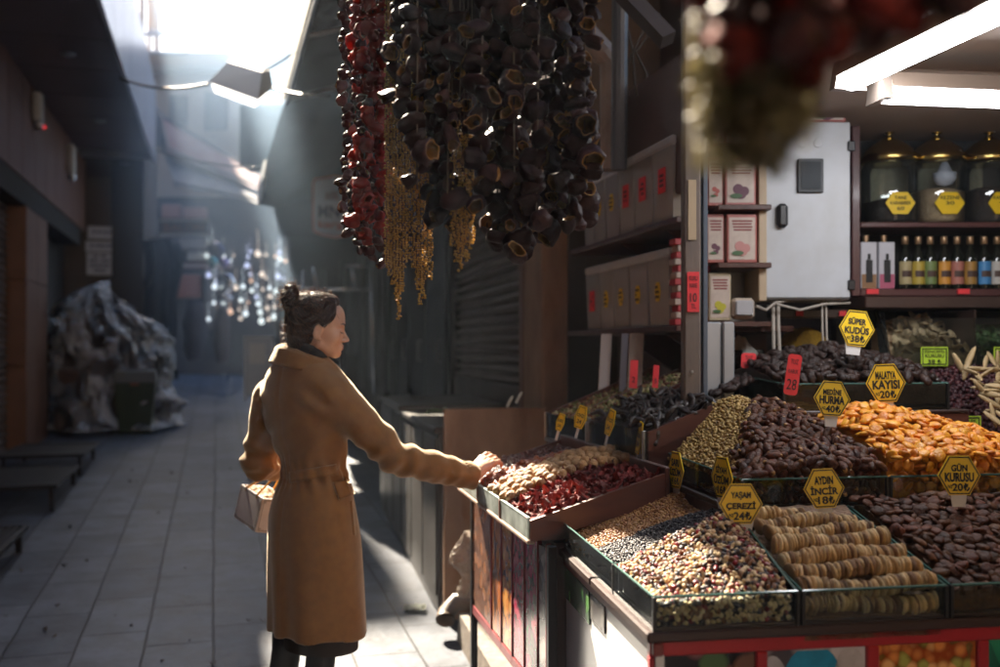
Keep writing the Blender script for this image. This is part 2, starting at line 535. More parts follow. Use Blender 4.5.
# ================================================================== SETTING
def pave_mat():
    m = bpy.data.materials.new('stone_slabs'); m.use_nodes = True
    N = m.node_tree.nodes; L = m.node_tree.links; b = N['Principled BSDF']
    tc = N.new('ShaderNodeTexCoord')
    mp = N.new('ShaderNodeMapping'); mp.inputs['Rotation'].default_value = (0, 0, R(90))
    L.new(tc.outputs['Object'], mp.inputs['Vector'])
    nw = N.new('ShaderNodeTexNoise'); nw.inputs['Scale'].default_value = 1.3; nw.inputs['Detail'].default_value = 3
    L.new(tc.outputs['Object'], nw.inputs['Vector'])
    vm = N.new('ShaderNodeVectorMath'); vm.operation = 'MULTIPLY_ADD'; vm.inputs[1].default_value = (.03, .03, 0)
    L.new(nw.outputs['Color'], vm.inputs[0]); L.new(mp.outputs[0], vm.inputs[2])
    br = N.new('ShaderNodeTexBrick')
    br.inputs['Scale'].default_value = 1.0; br.inputs['Mortar Size'].default_value = .006; br.inputs['Mortar Smooth'].default_value = .5
    br.inputs['Brick Width'].default_value = .62; br.inputs['Row Height'].default_value = .315; br.inputs['Bias'].default_value = 0
    br.offset = .37; br.squash = 1.0
    br.inputs['Color1'].default_value = (.082, .100, .135, 1); br.inputs['Color2'].default_value = (.135, .158, .20, 1); br.inputs['Mortar'].default_value = (.028, .032, .04, 1)
    L.new(vm.outputs[0], br.inputs['Vector'])
    n1 = N.new('ShaderNodeTexNoise'); n1.inputs['Scale'].default_value = 3.5; n1.inputs['Detail'].default_value = 9; n1.inputs['Roughness'].default_value = .68
    L.new(tc.outputs['Object'], n1.inputs['Vector'])
    r1 = N.new('ShaderNodeValToRGB'); r1.color_ramp.elements[0].position = .32; r1.color_ramp.elements[0].color = (.38, .38, .38, 1)
    r1.color_ramp.elements[1].position = .72; r1.color_ramp.elements[1].color = (1.25, 1.22, 1.18, 1)
    L.new(n1.outputs['Fac'], r1.inputs[0])
    mx = N.new('ShaderNodeMix'); mx.data_type = 'RGBA'; mx.blend_type = 'MULTIPLY'; mx.inputs[0].default_value = 1
    L.new(br.outputs['Color'], mx.inputs[6]); L.new(r1.outputs[0], mx.inputs[7])
    # gum spots and spilled drops
    vo = N.new('ShaderNodeTexVoronoi'); vo.inputs['Scale'].default_value = 5.0; vo.inputs['Randomness'].default_value = 1
    L.new(tc.outputs['Object'], vo.inputs['Vector'])
    r2 = N.new('ShaderNodeValToRGB'); r2.color_ramp.elements[0].position = .05; r2.color_ramp.elements[0].color = (.5, .5, .5, 1)
    r2.color_ramp.elements[1].position = .09; r2.color_ramp.elements[1].color = (1, 1, 1, 1)
    L.new(vo.outputs['Distance'], r2.inputs[0])
    m2 = N.new('ShaderNodeMix'); m2.data_type = 'RGBA'; m2.blend_type = 'MULTIPLY'; m2.inputs[0].default_value = 1
    L.new(mx.outputs[2], m2.inputs[6]); L.new(r2.outputs[0], m2.inputs[7])
    L.new(m2.outputs[2], b.inputs['Base Color'])
    rr = N.new('ShaderNodeMapRange'); b.inputs['Specular IOR Level'].default_value = .22
    rr.inputs['To Min'].default_value = .36; rr.inputs['To Max'].default_value = .66
    L.new(n1.outputs['Fac'], rr.inputs['Value']); L.new(rr.outputs[0], b.inputs['Roughness'])
    ad = N.new('ShaderNodeMath'); ad.operation = 'MULTIPLY_ADD'; ad.inputs[1].default_value = -1.6
    L.new(br.outputs['Fac'], ad.inputs[0]); L.new(n1.outputs['Fac'], ad.inputs[2])
    bp = N.new('ShaderNodeBump'); bp.inputs['Strength'].default_value = .75; bp.inputs['Distance'].default_value = .012
    L.new(ad.outputs[0], bp.inputs['Height']); L.new(bp.outputs[0], b.inputs['Normal'])
    return m

g = MB()
g.add([(-60, -40, 0), (60, -40, 0), (60, 90, 0), (-60, 90, 0)], [(0, 1, 2, 3)])
pav = link_mesh('pavement', g.mesh('pavement'), pave_mat())
pav.rotation_euler = Euler((math.atan(SLOPE), 0, A.rotz))
tag(pav, 'grey stone slab pavement of the market alley', 'pavement', kind='structure')

def gz(u):      # ground height at alley distance u
    return SLOPE * u

M_panel = mat('brown_cladding', (.15, .066, .045), .55, (.18, .085, .06), scale=2, bump=.04, bscale=60)
M_soffit = mat('plum_soffit', (.085, .055, .07), .38, (.11, .07, .085), scale=1.5)
M_fascia = mat('pale_metal_fascia', (.60, .59, .63), .28, (.72, .70, .73), scale=1.2, metal=.7)
M_pillar = mat('brown_pillar', (.16, .075, .045), .5, (.21, .10, .06), scale=3)
M_shut = mat('dark_shutter', (.10, .085, .085), .45, (.14, .12, .12), scale=4, metal=.4)
M_dark = mat('dark_recess', (.03, .027, .026), .8)
M_black = mat('black_paint', (.015, .015, .017), .4)
M_white = mat('white_plastic', (.72, .70, .66), .4)
M_paper = mat('paper', (.84, .85, .90), .8, (.78, .79, .84), scale=6)
M_plaster = mat('old_plaster', (.42, .35, .30), .85, (.30, .24, .20), scale=.7, detail=9, bump=.2, bscale=12)
M_beige = mat('beige_wall', (.62, .50, .40), .9, (.48, .38, .31), scale=.35, detail=8, bump=.1, bscale=9)
M_bluegrey = mat('blue_grey_render', (.36, .39, .46), .85, (.30, .33, .39), scale=.4, detail=6)
M_steel = mat('galvanised_steel', (.45, .46, .48), .35, (.36, .37, .4), scale=6, metal=.9)
M_roof = mat('corrugated_iron', (.42, .43, .46), .5, (.34, .33, .34), scale=2, metal=.3)
M_ink = mat('black_ink', (.012, .012, .012), .6)

# ---- left building: shuttered shop under a clad soffit
bl = empty('shop_building', A(-2.0, 4, gz(4)), A.rotz, 'brown clad shop building with roller shutters and a projecting soffit', 'building')
m = MB()
m.box(A, -8, -2.34, -8, 20, -.6, 11.4)
m.build('wall', M_dark, bl)
m = MB()
for k in range(-8, 30):       # vertical cladding panels above the shutters
    u0 = -8 + (k + 8) * .75
    if u0 > 16.2: break
    m.bbox(A, -2.34, -2.0, u0 + .006, u0 + .744, 3.48, 4.61, .006)
m.build('cladding', M_panel, bl)
m = MB()
for k in range(22):           # soffit panels
    u0 = -8 + k * 1.13
    if u0 > 15.6: break
    m.bbox(A, -2.02, -.97, u0 + .005, min(u0 + 1.125, 16.7), 4.615, 4.66, .006)
m.build('soffit', M_soffit, bl)
m = MB()
for k in range(30):
    u0 = -8 + k * .95
    if u0 > 16: break
    m.bbox(A, -.98, -.94, u0 + .004, min(u0 + .946, 16.7), 4.6, 5.9, .005)
m.box(A, -2.3, -.99, -8, 16.7, 5.7, 5.88); m.box(A, -2.3, -.97, 16.62, 16.69, 4.67, 5.69)
m.build('fascia', M_fascia, bl)
# upper storeys: pale rendered wall with windows, set back behind the fascia
m = MB(); m.box(A, -2.4, -1.75, -8, 20.0, 5.9, 11.4); m.build('upper_wall', mat('pale_render', (.42, .40, .39), .9, (.33, .31, .30), scale=.6, detail=8), bl)
for u0 in (9.5, 13, 16.5):
    m = MB(); m.box(A, -1.76, -1.70, u0, u0 + 1.2, 8.2, 8.26); m.box(A, -1.76, -1.70, u0, u0 + 1.2, 9.94, 10.0); m.box(A, -1.76, -1.70, u0, u0 + .07, 8.27, 9.93); m.box(A, -1.76, -1.70, u0 + 1.13, u0 + 1.2, 8.27, 9.93)
    wf = m.build('window_frame', M_white, bl)
    m = MB(); m.box(A, -1.76, -1.735, u0 + .075, u0 + 1.125, 8.265, 9.935); m.build('pane', mat('dark_pane', (.03, .04, .05), .1), wf)
for (u0, u1) in ((-8, -3.6), (-2.2, 2.2), (3.6, 7.0), (8.4, 10.3), (11.7, 13.1)):
    m = MB()
    n = max(1, round((u1 - u0) / .7)); st = (u1 - u0) / n
    for k in range(n):
        for (za, zb) in ((-.4, gz(u0) + .95), (gz(u0) + .955, gz(u0) + 1.9), (gz(u0) + 1.905, 3.2)):
            m.bbox(A, -2.33, -2.0, u0 + k * st + .004, u0 + (k + 1) * st - .004, za, zb, .008)
    m.build('pillar', M_pillar, bl)
for (u0, u1) in ((-3.6, -2.2), (2.2, 3.6), (7.0, 8.4), (10.3, 11.7)):
    def fn(a, b, u0=u0, u1=u1):
        z = -.3 + 3.5 * b
        return A(-2.2 + .014 * math.sin(z * 2 * math.pi / .085), u0 + (u1 - u0) * a, z)
    m = MB(); m.grid(fn, 1, 330)
    m.build('roller_shutter', M_shut, bl, smooth=True)
m = MB(); m.box(A, -2.33, -2.012, -8, 16.2, 3.21, 3.47); m.build('lintel', M_dark, bl)
for (px, py) in ((68, 54), (100, 121), (125, 163)):
    d = 2.96 * F / (347 - py); p = PX(px, py, d)
    m = MB(); m.lathe([(.0, -.02), (.05, -.02), (.075, -.006), (.08, 0), (.0, 0)], (p[0], p[1], 4.612), 16)
    m.build('downlight', M_steel, bl)


# wall lights on the cladding
def wall_light(px, py0, py1, label, lens):
    u = None
    x = (px - 500) / F
    d = -1.93 / (x * A.x[0] + A.x[1])
    p0 = PX(px, py1, d); p1 = PX(px, py0, d)
    u = A.inv(p0)[1]
    t = empty('wall_light', A(-2.0, u, p0[2]), A.rotz, label, 'wall light')
    h = p1[2] - p0[2]
    m = MB(); m.bbox(A, -1.998, -1.90, u - .09, u + .09, p0[2] + .1, p1[2], .02); m.build('housing', M_white, t)
    m = MB(); m.lathe([(.0, -.09), (.035, -.09), (.05, -.06), (.05, 0), (0, .0)], A(-1.94, u, p0[2] + .097), 14)
    m.build('lens', M_steel, t)
    if lens is not M_steel:
        m = MB(); m.lathe([(0, -.03), (.016, -.025), (.02, -.01), (.016, .0), (0, 0)], A(-1.885, u, p0[2] + .06), 10); m.build('red_light', lens, t)
wall_light(40, 93, 131, 'white box wall light with a small red lamp below', mat('red_lamp', (.5, .02, .02), .3, emit=((1, .03, .04), .12)))
wall_light(73, 145, 182, 'plain white box wall light with a grey lens', M_steel)

# ---- second building on that side, its end wall faces the camera
b2 = empty('alley_building', A(-1.6, 17, gz(17)), A.rotz, 'dark narrow building beyond the brown soffit with posted notices', 'building')
m = MB(); m.box(A, -8, -1.15, 17.0, 21.0, -.2, 5.6); m.build('wall', mat('dark_render', (.115, .09, .075), .8, (.075, .06, .055), scale=1.5, detail=8), b2)
m = MB(); m.box(A, -1.62, -1.14, 16.86, 16.99, .4, 4.9); m.build('corner_post', M_black, b2)
m = MB(); m.box(A, -2.9, -1.64, 16.9, 16.99, .4, 4.4); m.build('panelling', mat('taupe_board', (.16, .125, .10), .6, (.12, .095, .08), scale=2), b2)
tb = empty('tall_building', A(-2, 25, gz(25)), A.rotz, 'tall rendered building rising behind the shop row', 'building')
m = MB(); m.box(A, -9, -1.98, 25.2, 38, -.2, 17.4); m.build('wall', M_plaster, tb)
for u0 in (26, 29, 32):
    for z0 in (6.5, 10, 13.5):
        m = MB(); m.box(A, -1.99, -1.93, u0, u0 + 1.1, z0, z0 + 1.6); m.build('window', mat('dark_pane', (0, 0, 0)), tb)

# notices posted on the panelling
for i, (x0, x1, y0, y1, lab) in enumerate(((95, 129, 233, 245, 'long white notice posted highest on the dark panelling'), (93, 127, 247, 257, 'long white notice posted second on the dark panelling'),
                                            (94, 117, 258, 279, 'square white notice with dark print below the long notices'))):
    a = PX(x0, y1, 16.6); b = PX(x1, y0, 16.6)
    ua = A.inv(a); ub = A.inv(b)
    fr = Frame(*[0, 0, 0], -16.28)
    t = empty('notice', A((ua[0] + ub[0]) / 2, 16.88, a[2]), A.rotz, lab, 'notice', 'notices on the panelling')
    m = MB(); m.box(A, ua[0], ub[0], 16.872, 16.885, a[2], b[2]); m.build('sheet', M_paper, t)
    m = MB(); n = 1 if i < 2 else 4
    for k in range(n):
        z = a[2] + (b[2] - a[2]) * (k + .8) / (n + .6)
        for q in range(5):
            x = ua[0] + (ub[0] - ua[0]) * (.12 + .15 * q); 
            if rng.random() < .75: m.box(A, x, x + .06 + .04 * rng.random(), 16.868, 16.871, z, z + .025)
    m.build('print', mat('blue_ink', (.05, .06, .16), .7), t)

# ---- far end of the alley
fb = empty('beige_building', A(.2, 27, gz(27)), A.rotz, 'beige old building closing the far end of the alley', 'building')
a = PX(138, 400, 27); b = PX(266, 56, 27)
m = MB(); m.box(None, a[0] - 2, b[0], 27, 34, 0, 9.85); m.build('wall', M_beige, fb)
for k, (x0, x1, y0, y1, dd) in enumerate(((148, 192, 27, 42, 26.6), (150, 187, 48, 60, 26.0))):
    p0 = PX(x0, y1, dd); p1 = PX(x1, y0, dd)
    m = MB()
    m.grid(lambda s, t: Vector((p0[0] + (p1[0] - p0[0]) * s, dd + .9 * t - .6, p0[2] + (p1[2] - p0[2]) * t + .03 * math.sin(s * 2 * math.pi * 9))), 110, 6)
    m.grid(lambda s, t: Vector((p0[0] + (p1[0] - p0[0]) * s, dd + .9 * t - .6, p0[2] - .03 + (p1[2] - p0[2]) * t + .03 * math.sin(s * 2 * math.pi * 9))), 110, 6)
    m.build('roof', M_roof, fb, smooth=True)
for (x0, x1, y0, y1) in ((205, 228, 92, 130), (170, 188, 96, 126)):
    p0 = PX(x0, y1, 26.96); p1 = PX(x1, y0, 26.96)
    m = MB(); m.box(None, p0[0], p1[0], 26.93, 26.99, p0[2], p1[2]); m.build('window', mat('dim_window', (.16, .14, .13), .3), fb)
m = MB(); p0 = PX(145, 66, 26.8); p1 = PX(262, 72, 26.8)
m.box(None, p0[0], p1[0], 26.7, 26.99, p1[2], p0[2]); m.build('cornice', mat('cornice_stone', (.5, .43, .36), .8), fb)

bb = empty('tall_townhouse', A(2, 24, gz(24)), A.rotz, 'blue grey rendered townhouse with a downpipe rising at the alley end', 'building')
a = PX(254, 400, 25)
m = MB(); m.box(None, a[0], a[0] + 8, 25, 33, 0, 16); m.build('wall', M_bluegrey, bb)
p0 = PX(285, 27, 25); p1 = PX(303, -30, 25)
m = MB(); m.box(None, p0[0], p1[0], 24.9, 24.99, p0[2], p1[2]); wf = m.build('window_frame', mat('pale_frame', (.6, .62, .66), .5), bb)
p0 = PX(289, 22, 25); p1 = PX(303, -26, 25)
m = MB(); m.box(None, p0[0], p1[0], 24.87, 24.895, p0[2], p1[2]); m.build('pane', mat('sky_pane', (.45, .5, .6), .08), wf)
p0 = PX(266, 300, 24.8)
m = MB(); m.cyl((p0[0], 24.8, 0), (p0[0], 24.8, 15), .13, 14); m.build('downpipe', mat('pale_pipe', (.5, .52, .56), .5), bb)
for z in (5, 8.5): 
    m = MB(); m.cyl((p0[0], 24.8, z), (p0[0], 24.8, z + .25), .165, 14); m.build('pipe_collar', M_steel, bb)

# awnings that cross the alley at the far end
M_greydoor_ = mat('dull_frame', (.12, .12, .13), .6)
def awning(name, pts, thick, mt, label, frame_r=.018, cat='awning'):
    pts = [Vector(p) for p in pts]
    c = sum(pts, Vector()) / 4; 
    t = empty(name, (c[0], c[1], min(p[2] for p in pts)), 0, label, cat)
    n = (pts[1] - pts[0]).cross(pts[3] - pts[0]).normalized()
    def fn(a, b):
        p = (pts[0] * (1 - a) + pts[1] * a) * (1 - b) + (pts[3] * (1 - a) + pts[2] * a) * b
        return p - n * (.05 * math.sin(a * math.pi) * math.sin(b * math.pi * 1) + .012 * math.sin(a * 21 + b * 5))
    m = MB(); m.grid(fn, 24, 12)
    m.grid(lambda a, b: fn(a, b) - n * thick, 24, 12)
    m.build('cloth', mt, t, smooth=True)
    m = MB()
    for i in range(4): m.cyl(pts[i] - n * .05, pts[(i + 1) % 4] - n * .05, frame_r, 8)
    m.build('frame', M_greydoor_, t)
    return t
M_burg = mat('burgundy_canvas', (.16, .045, .05), .8, (.12, .035, .04), scale=2)
M_greyc = mat('grey_canvas', (.13, .13, .15), .8, (.10, .10, .115), scale=2)
awning('awning', [PX(160, 118, 18.0), PX(266, 180, 17.0), PX(262, 192, 15.2), PX(168, 152, 15.8)], .01, M_burg, 'burgundy awning sloping across the far end of the alley')
awning('awning', [PX(165, 158, 16.4), PX(262, 196, 15.6), PX(266, 205, 14.2), PX(175, 186, 14.4)], .01, M_greyc, 'grey awning hung below the burgundy one across the alley')
awning('awning', [PX(146, 98, 18.4), PX(170, 130, 18.0), PX(172, 160, 16.6), PX(150, 140, 16.9)], .01, mat('black_canvas', (.03, .03, .035), .8), 'black awning folded against the end of the soffit')

# fascia sign far down the alley
def flat_sign(name, x0, x1, y0, y1, d, mt, text, tcol, label, cat='shop sign', th=.06, wfrac=.8, border=None):
    p0 = PX(x0, y1, d); p1 = PX(x1, y0, d)
    t = empty(name, ((p0[0] + p1[0]) / 2, d, p0[2]), 0, label, cat)
    m = MB(); m.bbox(None, p0[0], p1[0], d, d + th, p0[2], p1[2], .01); m.build('board', mt, t)
    if border:
        m = MB(); hh = p1[2] - p0[2]
        m.box(None, p0[0], p1[0], d - .006, d - .001, p0[2], p0[2] + hh * .16); m.box(None, p0[0], p1[0], d - .006, d - .001, p1[2] - hh * .16, p1[2]); m.build('border', border, t)
    if text:
        vs, fs = text_mesh(text, width=(p1[0] - p0[0]) * wfrac, height=(p1[2] - p0[2]) * .5, bold=.02)
        c = Vector(((p0[0] + p1[0]) / 2, d - .004, (p0[2] + p1[2]) / 2))
        m = MB(); m.add([v + c for v in vs], fs); m.build('lettering', tcol, t)
    return t
flat_sign('shop_sign', 159, 209, 219, 236, 17.5, mat('sign_brown', (.20, .17, .16), .6), 'BALON', mat('sign_tan', (.45, .22, .13), .6), 'long sign reading BALON hung across the far alley', border=mat('sign_cream', (.62, .58, .52), .6))
flat_sign('shop_sign', 187, 209, 252, 260, 19, M_white, None, None, 'small blank white sign under the long lettered sign')
flat_sign('shop_sign', 172, 232, 263, 268, 19.5, mat('sign_grey', (.5, .5, .52), .6), None, None, 'narrow pale canopy board with a dark red trim', border=mat('trim_red', (.35, .05, .05), .6))

# far shop fronts closing the alley
fs_ = empty('far_shop', PX(190, 347, 22), 0, 'dim shop front at the end of the alley hung with goods', 'building')
m = MB(); a = PX(150, 0, 23); b = PX(345, 0, 23); m.box(None, a[0], b[0], 23, 24.8, 0, 5.2); m.build('wall', mat('dim_shop', (.10, .085, .08), .8, (.05, .05, .055), scale=1.1, detail=6), fs_)
for (x0, x1, y0, y1, c) in ((163, 180, 205, 219, (.35, .17, .14)), (184, 206, 208, 219, (.38, .2, .17)), (176, 200, 275, 298, (.3, .11, .08)), (206, 222, 270, 330, (.16, .14, .13)), (180, 206, 238, 250, (.3, .25, .22))):
    p0 = PX(x0, y1, 22.8); p1 = PX(x1, y0, 22.8)
    m = MB(); m.bbox(None, p0[0], p1[0], 22.7, 22.98, p0[2], p1[2], .03); m.build('display_panel', mat('panel_%d' % int(x0), c, .7), fs_)

# ---- right row: dark grey wall with doors, shutter, wood wall, in frame B
rb = empty('market_building', B(1.7, 7, gz(7)), B.rotz, 'dark market building with a corrugated shutter and grey metal doors', 'building')
M_greydoor = mat('grey_door_paint', (.085, .095, .11), .45, (.06, .07, .08), scale=1.2, detail=7, bump=.05)
m = MB()
m.box(B, 1.72, 6, 5.6, 15.5, -.2, 8.5)
m.build('wall', mat('soot_wall', (.06, .048, .042), .8, (.036, .03, .027), scale=1.4, detail=8, bump=.15), rb)
m = MB(); m.box(B, 1.64, 1.71, 8.9, 15.4, .3, 3.9); m.build('metal_cladding', M_greydoor, rb)
for u0 in (9.3, 10.6, 11.9, 13.2):
    m = MB(); m.bbox(B, 1.60, 1.636, u0, u0 + 1.2, gz(u0), 3.3, .01)
    dr = m.build('door', M_greydoor, rb)
    m = MB(); m.tube([B(1.59, u0 + .15, 1.5), B(1.55, u0 + .15, 1.5), B(1.55, u0 + .15, 1.72), B(1.59, u0 + .15, 1.72)], .012, 8); m.build('handle', M_steel, dr)
M_rs = mat('brown_shutter', (.20, .15, .13), .5, (.13, .10, .088), scale=2.5, metal=.35, bump=.1)
def fn(a, b):
    z = 1.38 + 2.6 * b
    return B(1.65 + .022 * math.sin(z * 2 * math.pi / .075), 6.25 + 2.6 * a, z)
m = MB(); m.grid(fn, 1, 420); m.build('roller_shutter', M_rs, rb, smooth=True)
m = MB(); m.bbox(B, 1.62, 1.70, 6.2, 8.87, 1.05, 1.38, .01); m.build('shutter_base', mat('brown_metal', (.10, .075, .065), .5, (.07, .055, .05), scale=3), rb)
m = MB(); m.bbox(B, 1.58, 1.70, 8.87, 8.99, .3, 4.1, .01); m.build('shutter_rail', M_black, rb)
m = MB(); m.bbox(B, 1.56, 1.70, 6.08, 6.20, .2, 4.1, .01); m.build('shutter_rail', M_pillar, rb)
M_peel = mat('peeling_board', (.42, .25, .15), .75, (.16, .09, .055), scale=2.2, detail=10, bump=.35, bscale=14, stretch=(1, 1, .45))
m = MB(); m.bbox(B, 1.56, 2.25, 5.62, 6.07, .1, 3.4, .012); m.build('board_wall', M_peel, rb)
m = MB(); m.box(B, 2.03, 2.12, 4.2, 5.6, .1, 5.5); m.build('alcove_wall', mat('alcove_brown', (.075, .045, .04), .7, (.055, .035, .03), scale=2), rb)
m = MB(); m.box(B, .4, 3.2, 4.0, 13.6, 4.75, 9.0); m.build('shade_bay', mat('soot_wall', (0, 0, 0)), rb)  # unseen overhang, added to keep the sun off the shutter
m = MB(); m.box(B, 1.5, 2.02, 4.9, 5.60, 2.75, 4.74); m.build('alcove_side', mat('grey_brown_render', (.10, .072, .055), .8, (.055, .04, .032), scale=2.5, detail=8, bump=.3, bscale=10), rb)
# upper wall, pipe and brown board high in the alcove
p = [PX(582, 30, 4.4), PX(606, 56, 4.35), PX(612, 64, 4.35), PX(612, 170, 4.35)]
m = MB(); m.tube(p, .055, 14); m.build('pipe', mat('old_pipe', (.36, .29, .24), .5, (.2, .15, .12), scale=6, metal=.3), rb)
p = [PX(620, 0, 4.2), PX(619, 170, 4.2)]
m = MB(); m.cyl(p[0], p[1], .035, 12); m.build('pipe', M_greydoor, rb)
p = [PX(592, -40, 4.1), PX(668, 40, 3.9)]
m = MB(); m.tube(p, .045, 4); m.build('brace', mat('dark_beam', (.05, .04, .035), .7), rb)
a = PX(632, 160, 3.95)
m = MB(); m.prism([PX(627, 200, 4.35), PX(700, 190, 3.6), PX(700, 40, 3.6), PX(627, 92, 4.35)], (.03, .012, 0)); m.build('brown_panel', mat('brown_panel', (.10, .05, .04), .55, (.08, .04, .033), scale=2), rb)
m = MB()
for k in range(3):
    pts = [PX(628 + 8 * k + 5 * math.sin(t * 2 + k), 30 + t * 22, 4.2) + Vector((.02 * math.sin(3 * t + k), 0, 0)) for t in range(4)]
    m.tube(pts, .006, 6)
m.build('cable', M_black, rb)

# the side awning above the stalls: dark cloth, lit along its edge
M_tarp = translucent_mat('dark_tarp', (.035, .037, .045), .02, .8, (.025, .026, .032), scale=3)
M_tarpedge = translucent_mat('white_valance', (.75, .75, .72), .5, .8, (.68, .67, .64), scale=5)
aw = empty('side_awning', A(1.2, 6.5, 4.0), A.rotz, 'dark cloth awning over the stalls with a pale sunlit valance', 'awning')
m = MB()
m.grid(lambda a, b: A(.6 + 1.7 * a, 3.2 + 6.1 * b, 3.96 + .55 * a - .05 * math.sin(b * math.pi * 4) * math.sin(a * math.pi)), 16, 40)
m.build('cloth', M_tarp, aw, smooth=True)
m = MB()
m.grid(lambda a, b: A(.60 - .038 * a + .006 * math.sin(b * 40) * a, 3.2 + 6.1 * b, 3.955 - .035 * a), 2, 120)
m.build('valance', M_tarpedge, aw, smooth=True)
m = MB()
for u in (3.3, 5.3, 7.3, 9.2): m.cyl(A(.62, u, 3.94), A(2.3, u, 4.49), .02, 8)
m.cyl(A(.63, 3.2, 3.93), A(.63, 9.3, 3.93), .02, 8)
m.build('frame', M_steel, aw)
# a farther dark awning; pale cloth stands for sunlight along its torn edge
a2 = empty('side_awning', A(1.0, 11, 3.2), A.rotz, 'farther dark awning sagging toward the alley with a torn edge paled for sunlight', 'awning')
e0 = PX(292, 84, 9.4); e1 = PX(266, 160, 10.4); e2 = PX(259, 205, 11.4)
def f2(a, b):
    e = (e0 * (1 - b / .45) + e1 * (b / .45)) if b < .45 else (e1 * (1 - (b - .45) / .55) + e2 * ((b - .45) / .55))
    q = A(1.9, A.inv(e)[1] + .4, e[2] + .15)
    return e * (1 - a) + q * a + Vector((0, 0, .03 * math.sin(a * 14 + b * 9)))
m = MB(); m.grid(f2, 16, 24); m.build('cloth', M_tarp, a2, smooth=True)
m = MB()
def f3(a, b):
    e = e1 * (1 - b) + e2 * b
    wdt = .06 * math.sin(min(1, max(0, b)) * math.pi) ** .7 + .01
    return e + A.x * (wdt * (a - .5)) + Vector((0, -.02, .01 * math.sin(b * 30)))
m.grid(f3, 3, 24); m.build('sunlit_edge', M_tarpedge, a2, smooth=True)
# dark chimney stub on top of the far roof
p0 = PX(239, 125, 12); p1 = PX(263, 104, 12)
m = MB(); m.bbox(None, p0[0], p1[0] + .3, 12, 12.5, p0[2] - .5, p1[2], .02)
# far dark shop fronts on the stall side
fr2 = empty('dark_shop', A(1.6, 14, gz(14)), A.rotz, 'dark shuttered shop further along under the torn awning', 'building')
m.build('chimney', mat('dark_brick', (.10, .085, .08), .8, (.07, .06, .055), scale=5), fr2)
m = MB(); p0 = PX(243, 0, 12.2); p1 = PX(300, 0, 12.2)
m.add([PX(262, 120, 12.2), PX(345, 100, 12.2), PX(345, 240, 12.2), PX(280, 236, 12.2), PX(272, 200, 12.2),
       PX(262, 120, 13.2), PX(345, 100, 13.2), PX(345, 240, 13.2), PX(280, 236, 13.2), PX(272, 200, 13.2)],
      [(4, 3, 2, 1, 0), (5, 6, 7, 8, 9), (0, 1, 6, 5), (1, 2, 7, 6), (2, 3, 8, 7), (3, 4, 9, 8), (4, 0, 5, 9)])
m.build('gable', mat('dark_gable', (.03, .032, .04), .8, (.022, .023, .03), scale=1.5), fr2)
m = MB(); a = PX(283, 0, 12.9); b = PX(380, 0, 12.9); m.box(None, a[0], b[0], 13.25, 15, 0, 5.3); m.build('wall', mat('far_grey', (.06, .063, .07), .7, (.035, .036, .04), scale=1.2, detail=6), fr2)
for (px, h0, h1) in ((305, 290, 410), (322, 270, 400), (341, 260, 395), (360, 240, 390), (372, 250, 380)):
    p0 = PX(px, h1, 12.8); p1 = PX(px, h0, 12.8)
    m = MB(); m.bbox(None, p0[0] - .04, p0[0] + .04, 12.8, 12.9, p0[2], p1[2], .01); m.build('post', M_greydoor, fr2)
for (x0, x1, y0, y1) in ((224, 242, 160, 174), (213, 232, 184, 196)):
    pass
p0 = PX(268, 182, 11.9); 
m = MB(); m.prism([PX(262, 176, 11.9), PX(291, 157, 11.9), PX(287, 176, 11.9), PX(268, 184, 11.9)], (0, .02, 0)); m.thing('pennant', translucent_mat('red_cloth', (.4, .03, .03), .4), 'small red pennant hung beside the torn awning edge', 'pennant')

